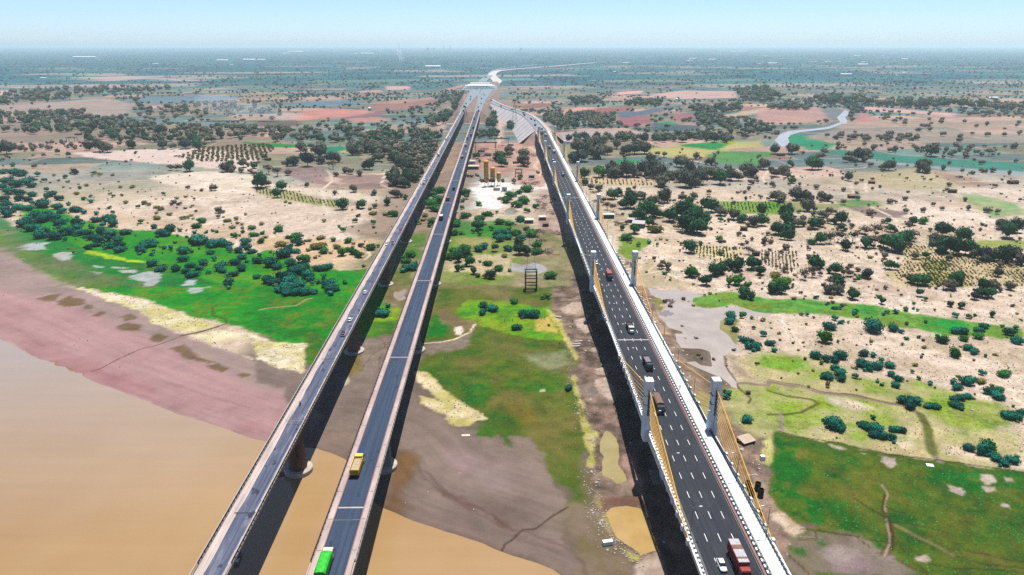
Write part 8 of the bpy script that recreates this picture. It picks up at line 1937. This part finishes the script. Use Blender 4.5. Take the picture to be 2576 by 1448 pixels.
heap('rebar heap beside the long site shed', 'B', 2290, 60, 20, 8.0, 9, (M_GANTRY, M_TIMBER))
heap('brown heap right of the gantry crane', 'B', 2350, 170, 20, 7.0, 7, (M_TIMBER, M_GANTRY))
heap('plank stacks at the foot of the curved slope', 'B', 2520, 20, 22, 8.0, 8, (M_TIMBER, M_RUSTR))
heap('scattered boards on the pink yard by the new bridge', 'C', 200, 120, 26, 9.0, 8, (M_TIMBER2, M_TIMBER))
heap('formwork heap below the steel scaffold', 'C', 120, 400, 24, 6.0, 6, (M_TIMBER, M_GANTRY))
heap('timber strewn along the haul road, upper part', 'C', 330, 540, 22, 6.0, 5)
heap('timber strewn along the haul road, middle part', 'C', 400, 700, 24, 6.0, 5)
heap('timber strewn along the haul road, lower part', 'C', 470, 900, 24, 5.0, 4)
heap('rusty scrap right of the white road end', 'C', 310, 620, 20, 5.0, 5, (M_GANTRY, M_RUSTR))
for i, (r, x, y, w, m_, lb) in enumerate((('B', 2265, 85, 9, M_BLUEW, 'blue site container under the gantry crane'), ('B', 2330, 125, 8, M_RUSTR, 'rusty container right of the blue one in the yard'), ('B', 2420, 470, 6, M_CREAMR, 'cream container below the shortest silo'), ('C', 40, 200, 7, M_RUSTR, 'brown container beside the yard trees'), ('B', 2560, 20, 8, M_GREYR, 'grey container at the slope foot'))):
    t = thing('site_container', lb, 'container', ZG(r, x, y, 0.8), RND.uniform(-.3, .3))
    MB().box(-w / 2, w / 2, -1.3, 1.3, .1, 2.7).obj('body', m_, t)
    for s_ in (-1, 1): MB().box(s_ * w / 2 - .05, s_ * w / 2 + .05, -1.2, 1.2, .2, 2.6).obj('door', M_CHAS, t)
for i, (r, x, y, a, lb) in enumerate((('B', 2150, 340, 1.2, 'orange tipper parked on the grey yard'), ('B', 2225, 330, .4, 'second tipper parked beside the conveyor'), ('C', 260, 300, .2, 'tipper driving on the pink haul road'), ('C', 420, 560, .15, 'tipper standing beside the bridge shadow'))):
    g = land(r, x, y); truck(lb, g, a, (206, 130, 40), (150, 110, 80), 'dump', 7.5, 2.4, 3.2, (190, 176, 160))
# ------------------------------------------------------------------ the dusty air
hz = MB().box(-37000, 37000, -6500, 34000, -3.0, CAMZ + 30.0).obj('haze', None)
kind(hz, 'stuff', 'pale blue dusty haze over the whole plain')
hm = bpy.data.materials.new('haze_air'); hm.use_nodes = True
N, L = hm.node_tree.nodes, hm.node_tree.links
N.remove(N['Principled BSDF'])
pv = N.new('ShaderNodeVolumePrincipled')
pv.inputs['Color'].default_value = (0.72, 0.88, 0.90, 1)
pv.inputs['Density'].default_value = HAZE_DENSITY
pv.inputs['Anisotropy'].default_value = 0.45
L.new(pv.outputs['Volume'], N['Material Output'].inputs['Volume'])
hz.data.materials.append(hm)
# ---- smoke of two field fires
sm = bpy.data.materials.new('field_smoke'); sm.use_nodes = True
N, L = sm.node_tree.nodes, sm.node_tree.links
N.remove(N['Principled BSDF'])
pv = N.new('ShaderNodeVolumePrincipled'); pv.inputs['Color'].default_value = (0.9, 0.95, 1.0, 1); pv.inputs['Density'].default_value = 0.006
L.new(pv.outputs['Volume'], N['Material Output'].inputs['Volume'])
def puff(mb, c, s):
    V, F = ICO[2]; mb.add((V * np.array(s) + np.array(c)).tolist(), F.tolist())
for lb, px, py, parts in (('pale smoke drifting left of the red field', 690, 306, [((20, 0, 9), (50, 12, 8)), ((-60, 10, 20), (70, 16, 14)), ((-110, 20, 32), (46, 14, 18))]), ('thin smoke column far away left of the road', 1010, 157, [((0, 0, 30), (22, 22, 30)), ((-14, 0, 80), (28, 22, 36))])):
    mb = MB(); g = P(px, py, 0.9)
    for c_, s_ in parts: puff(mb, (g[0] + c_[0], g[1] + c_[1], 1.5 + c_[2]), s_)
    kind(mb.obj('smoke', sm, None, True), 'stuff', lb)
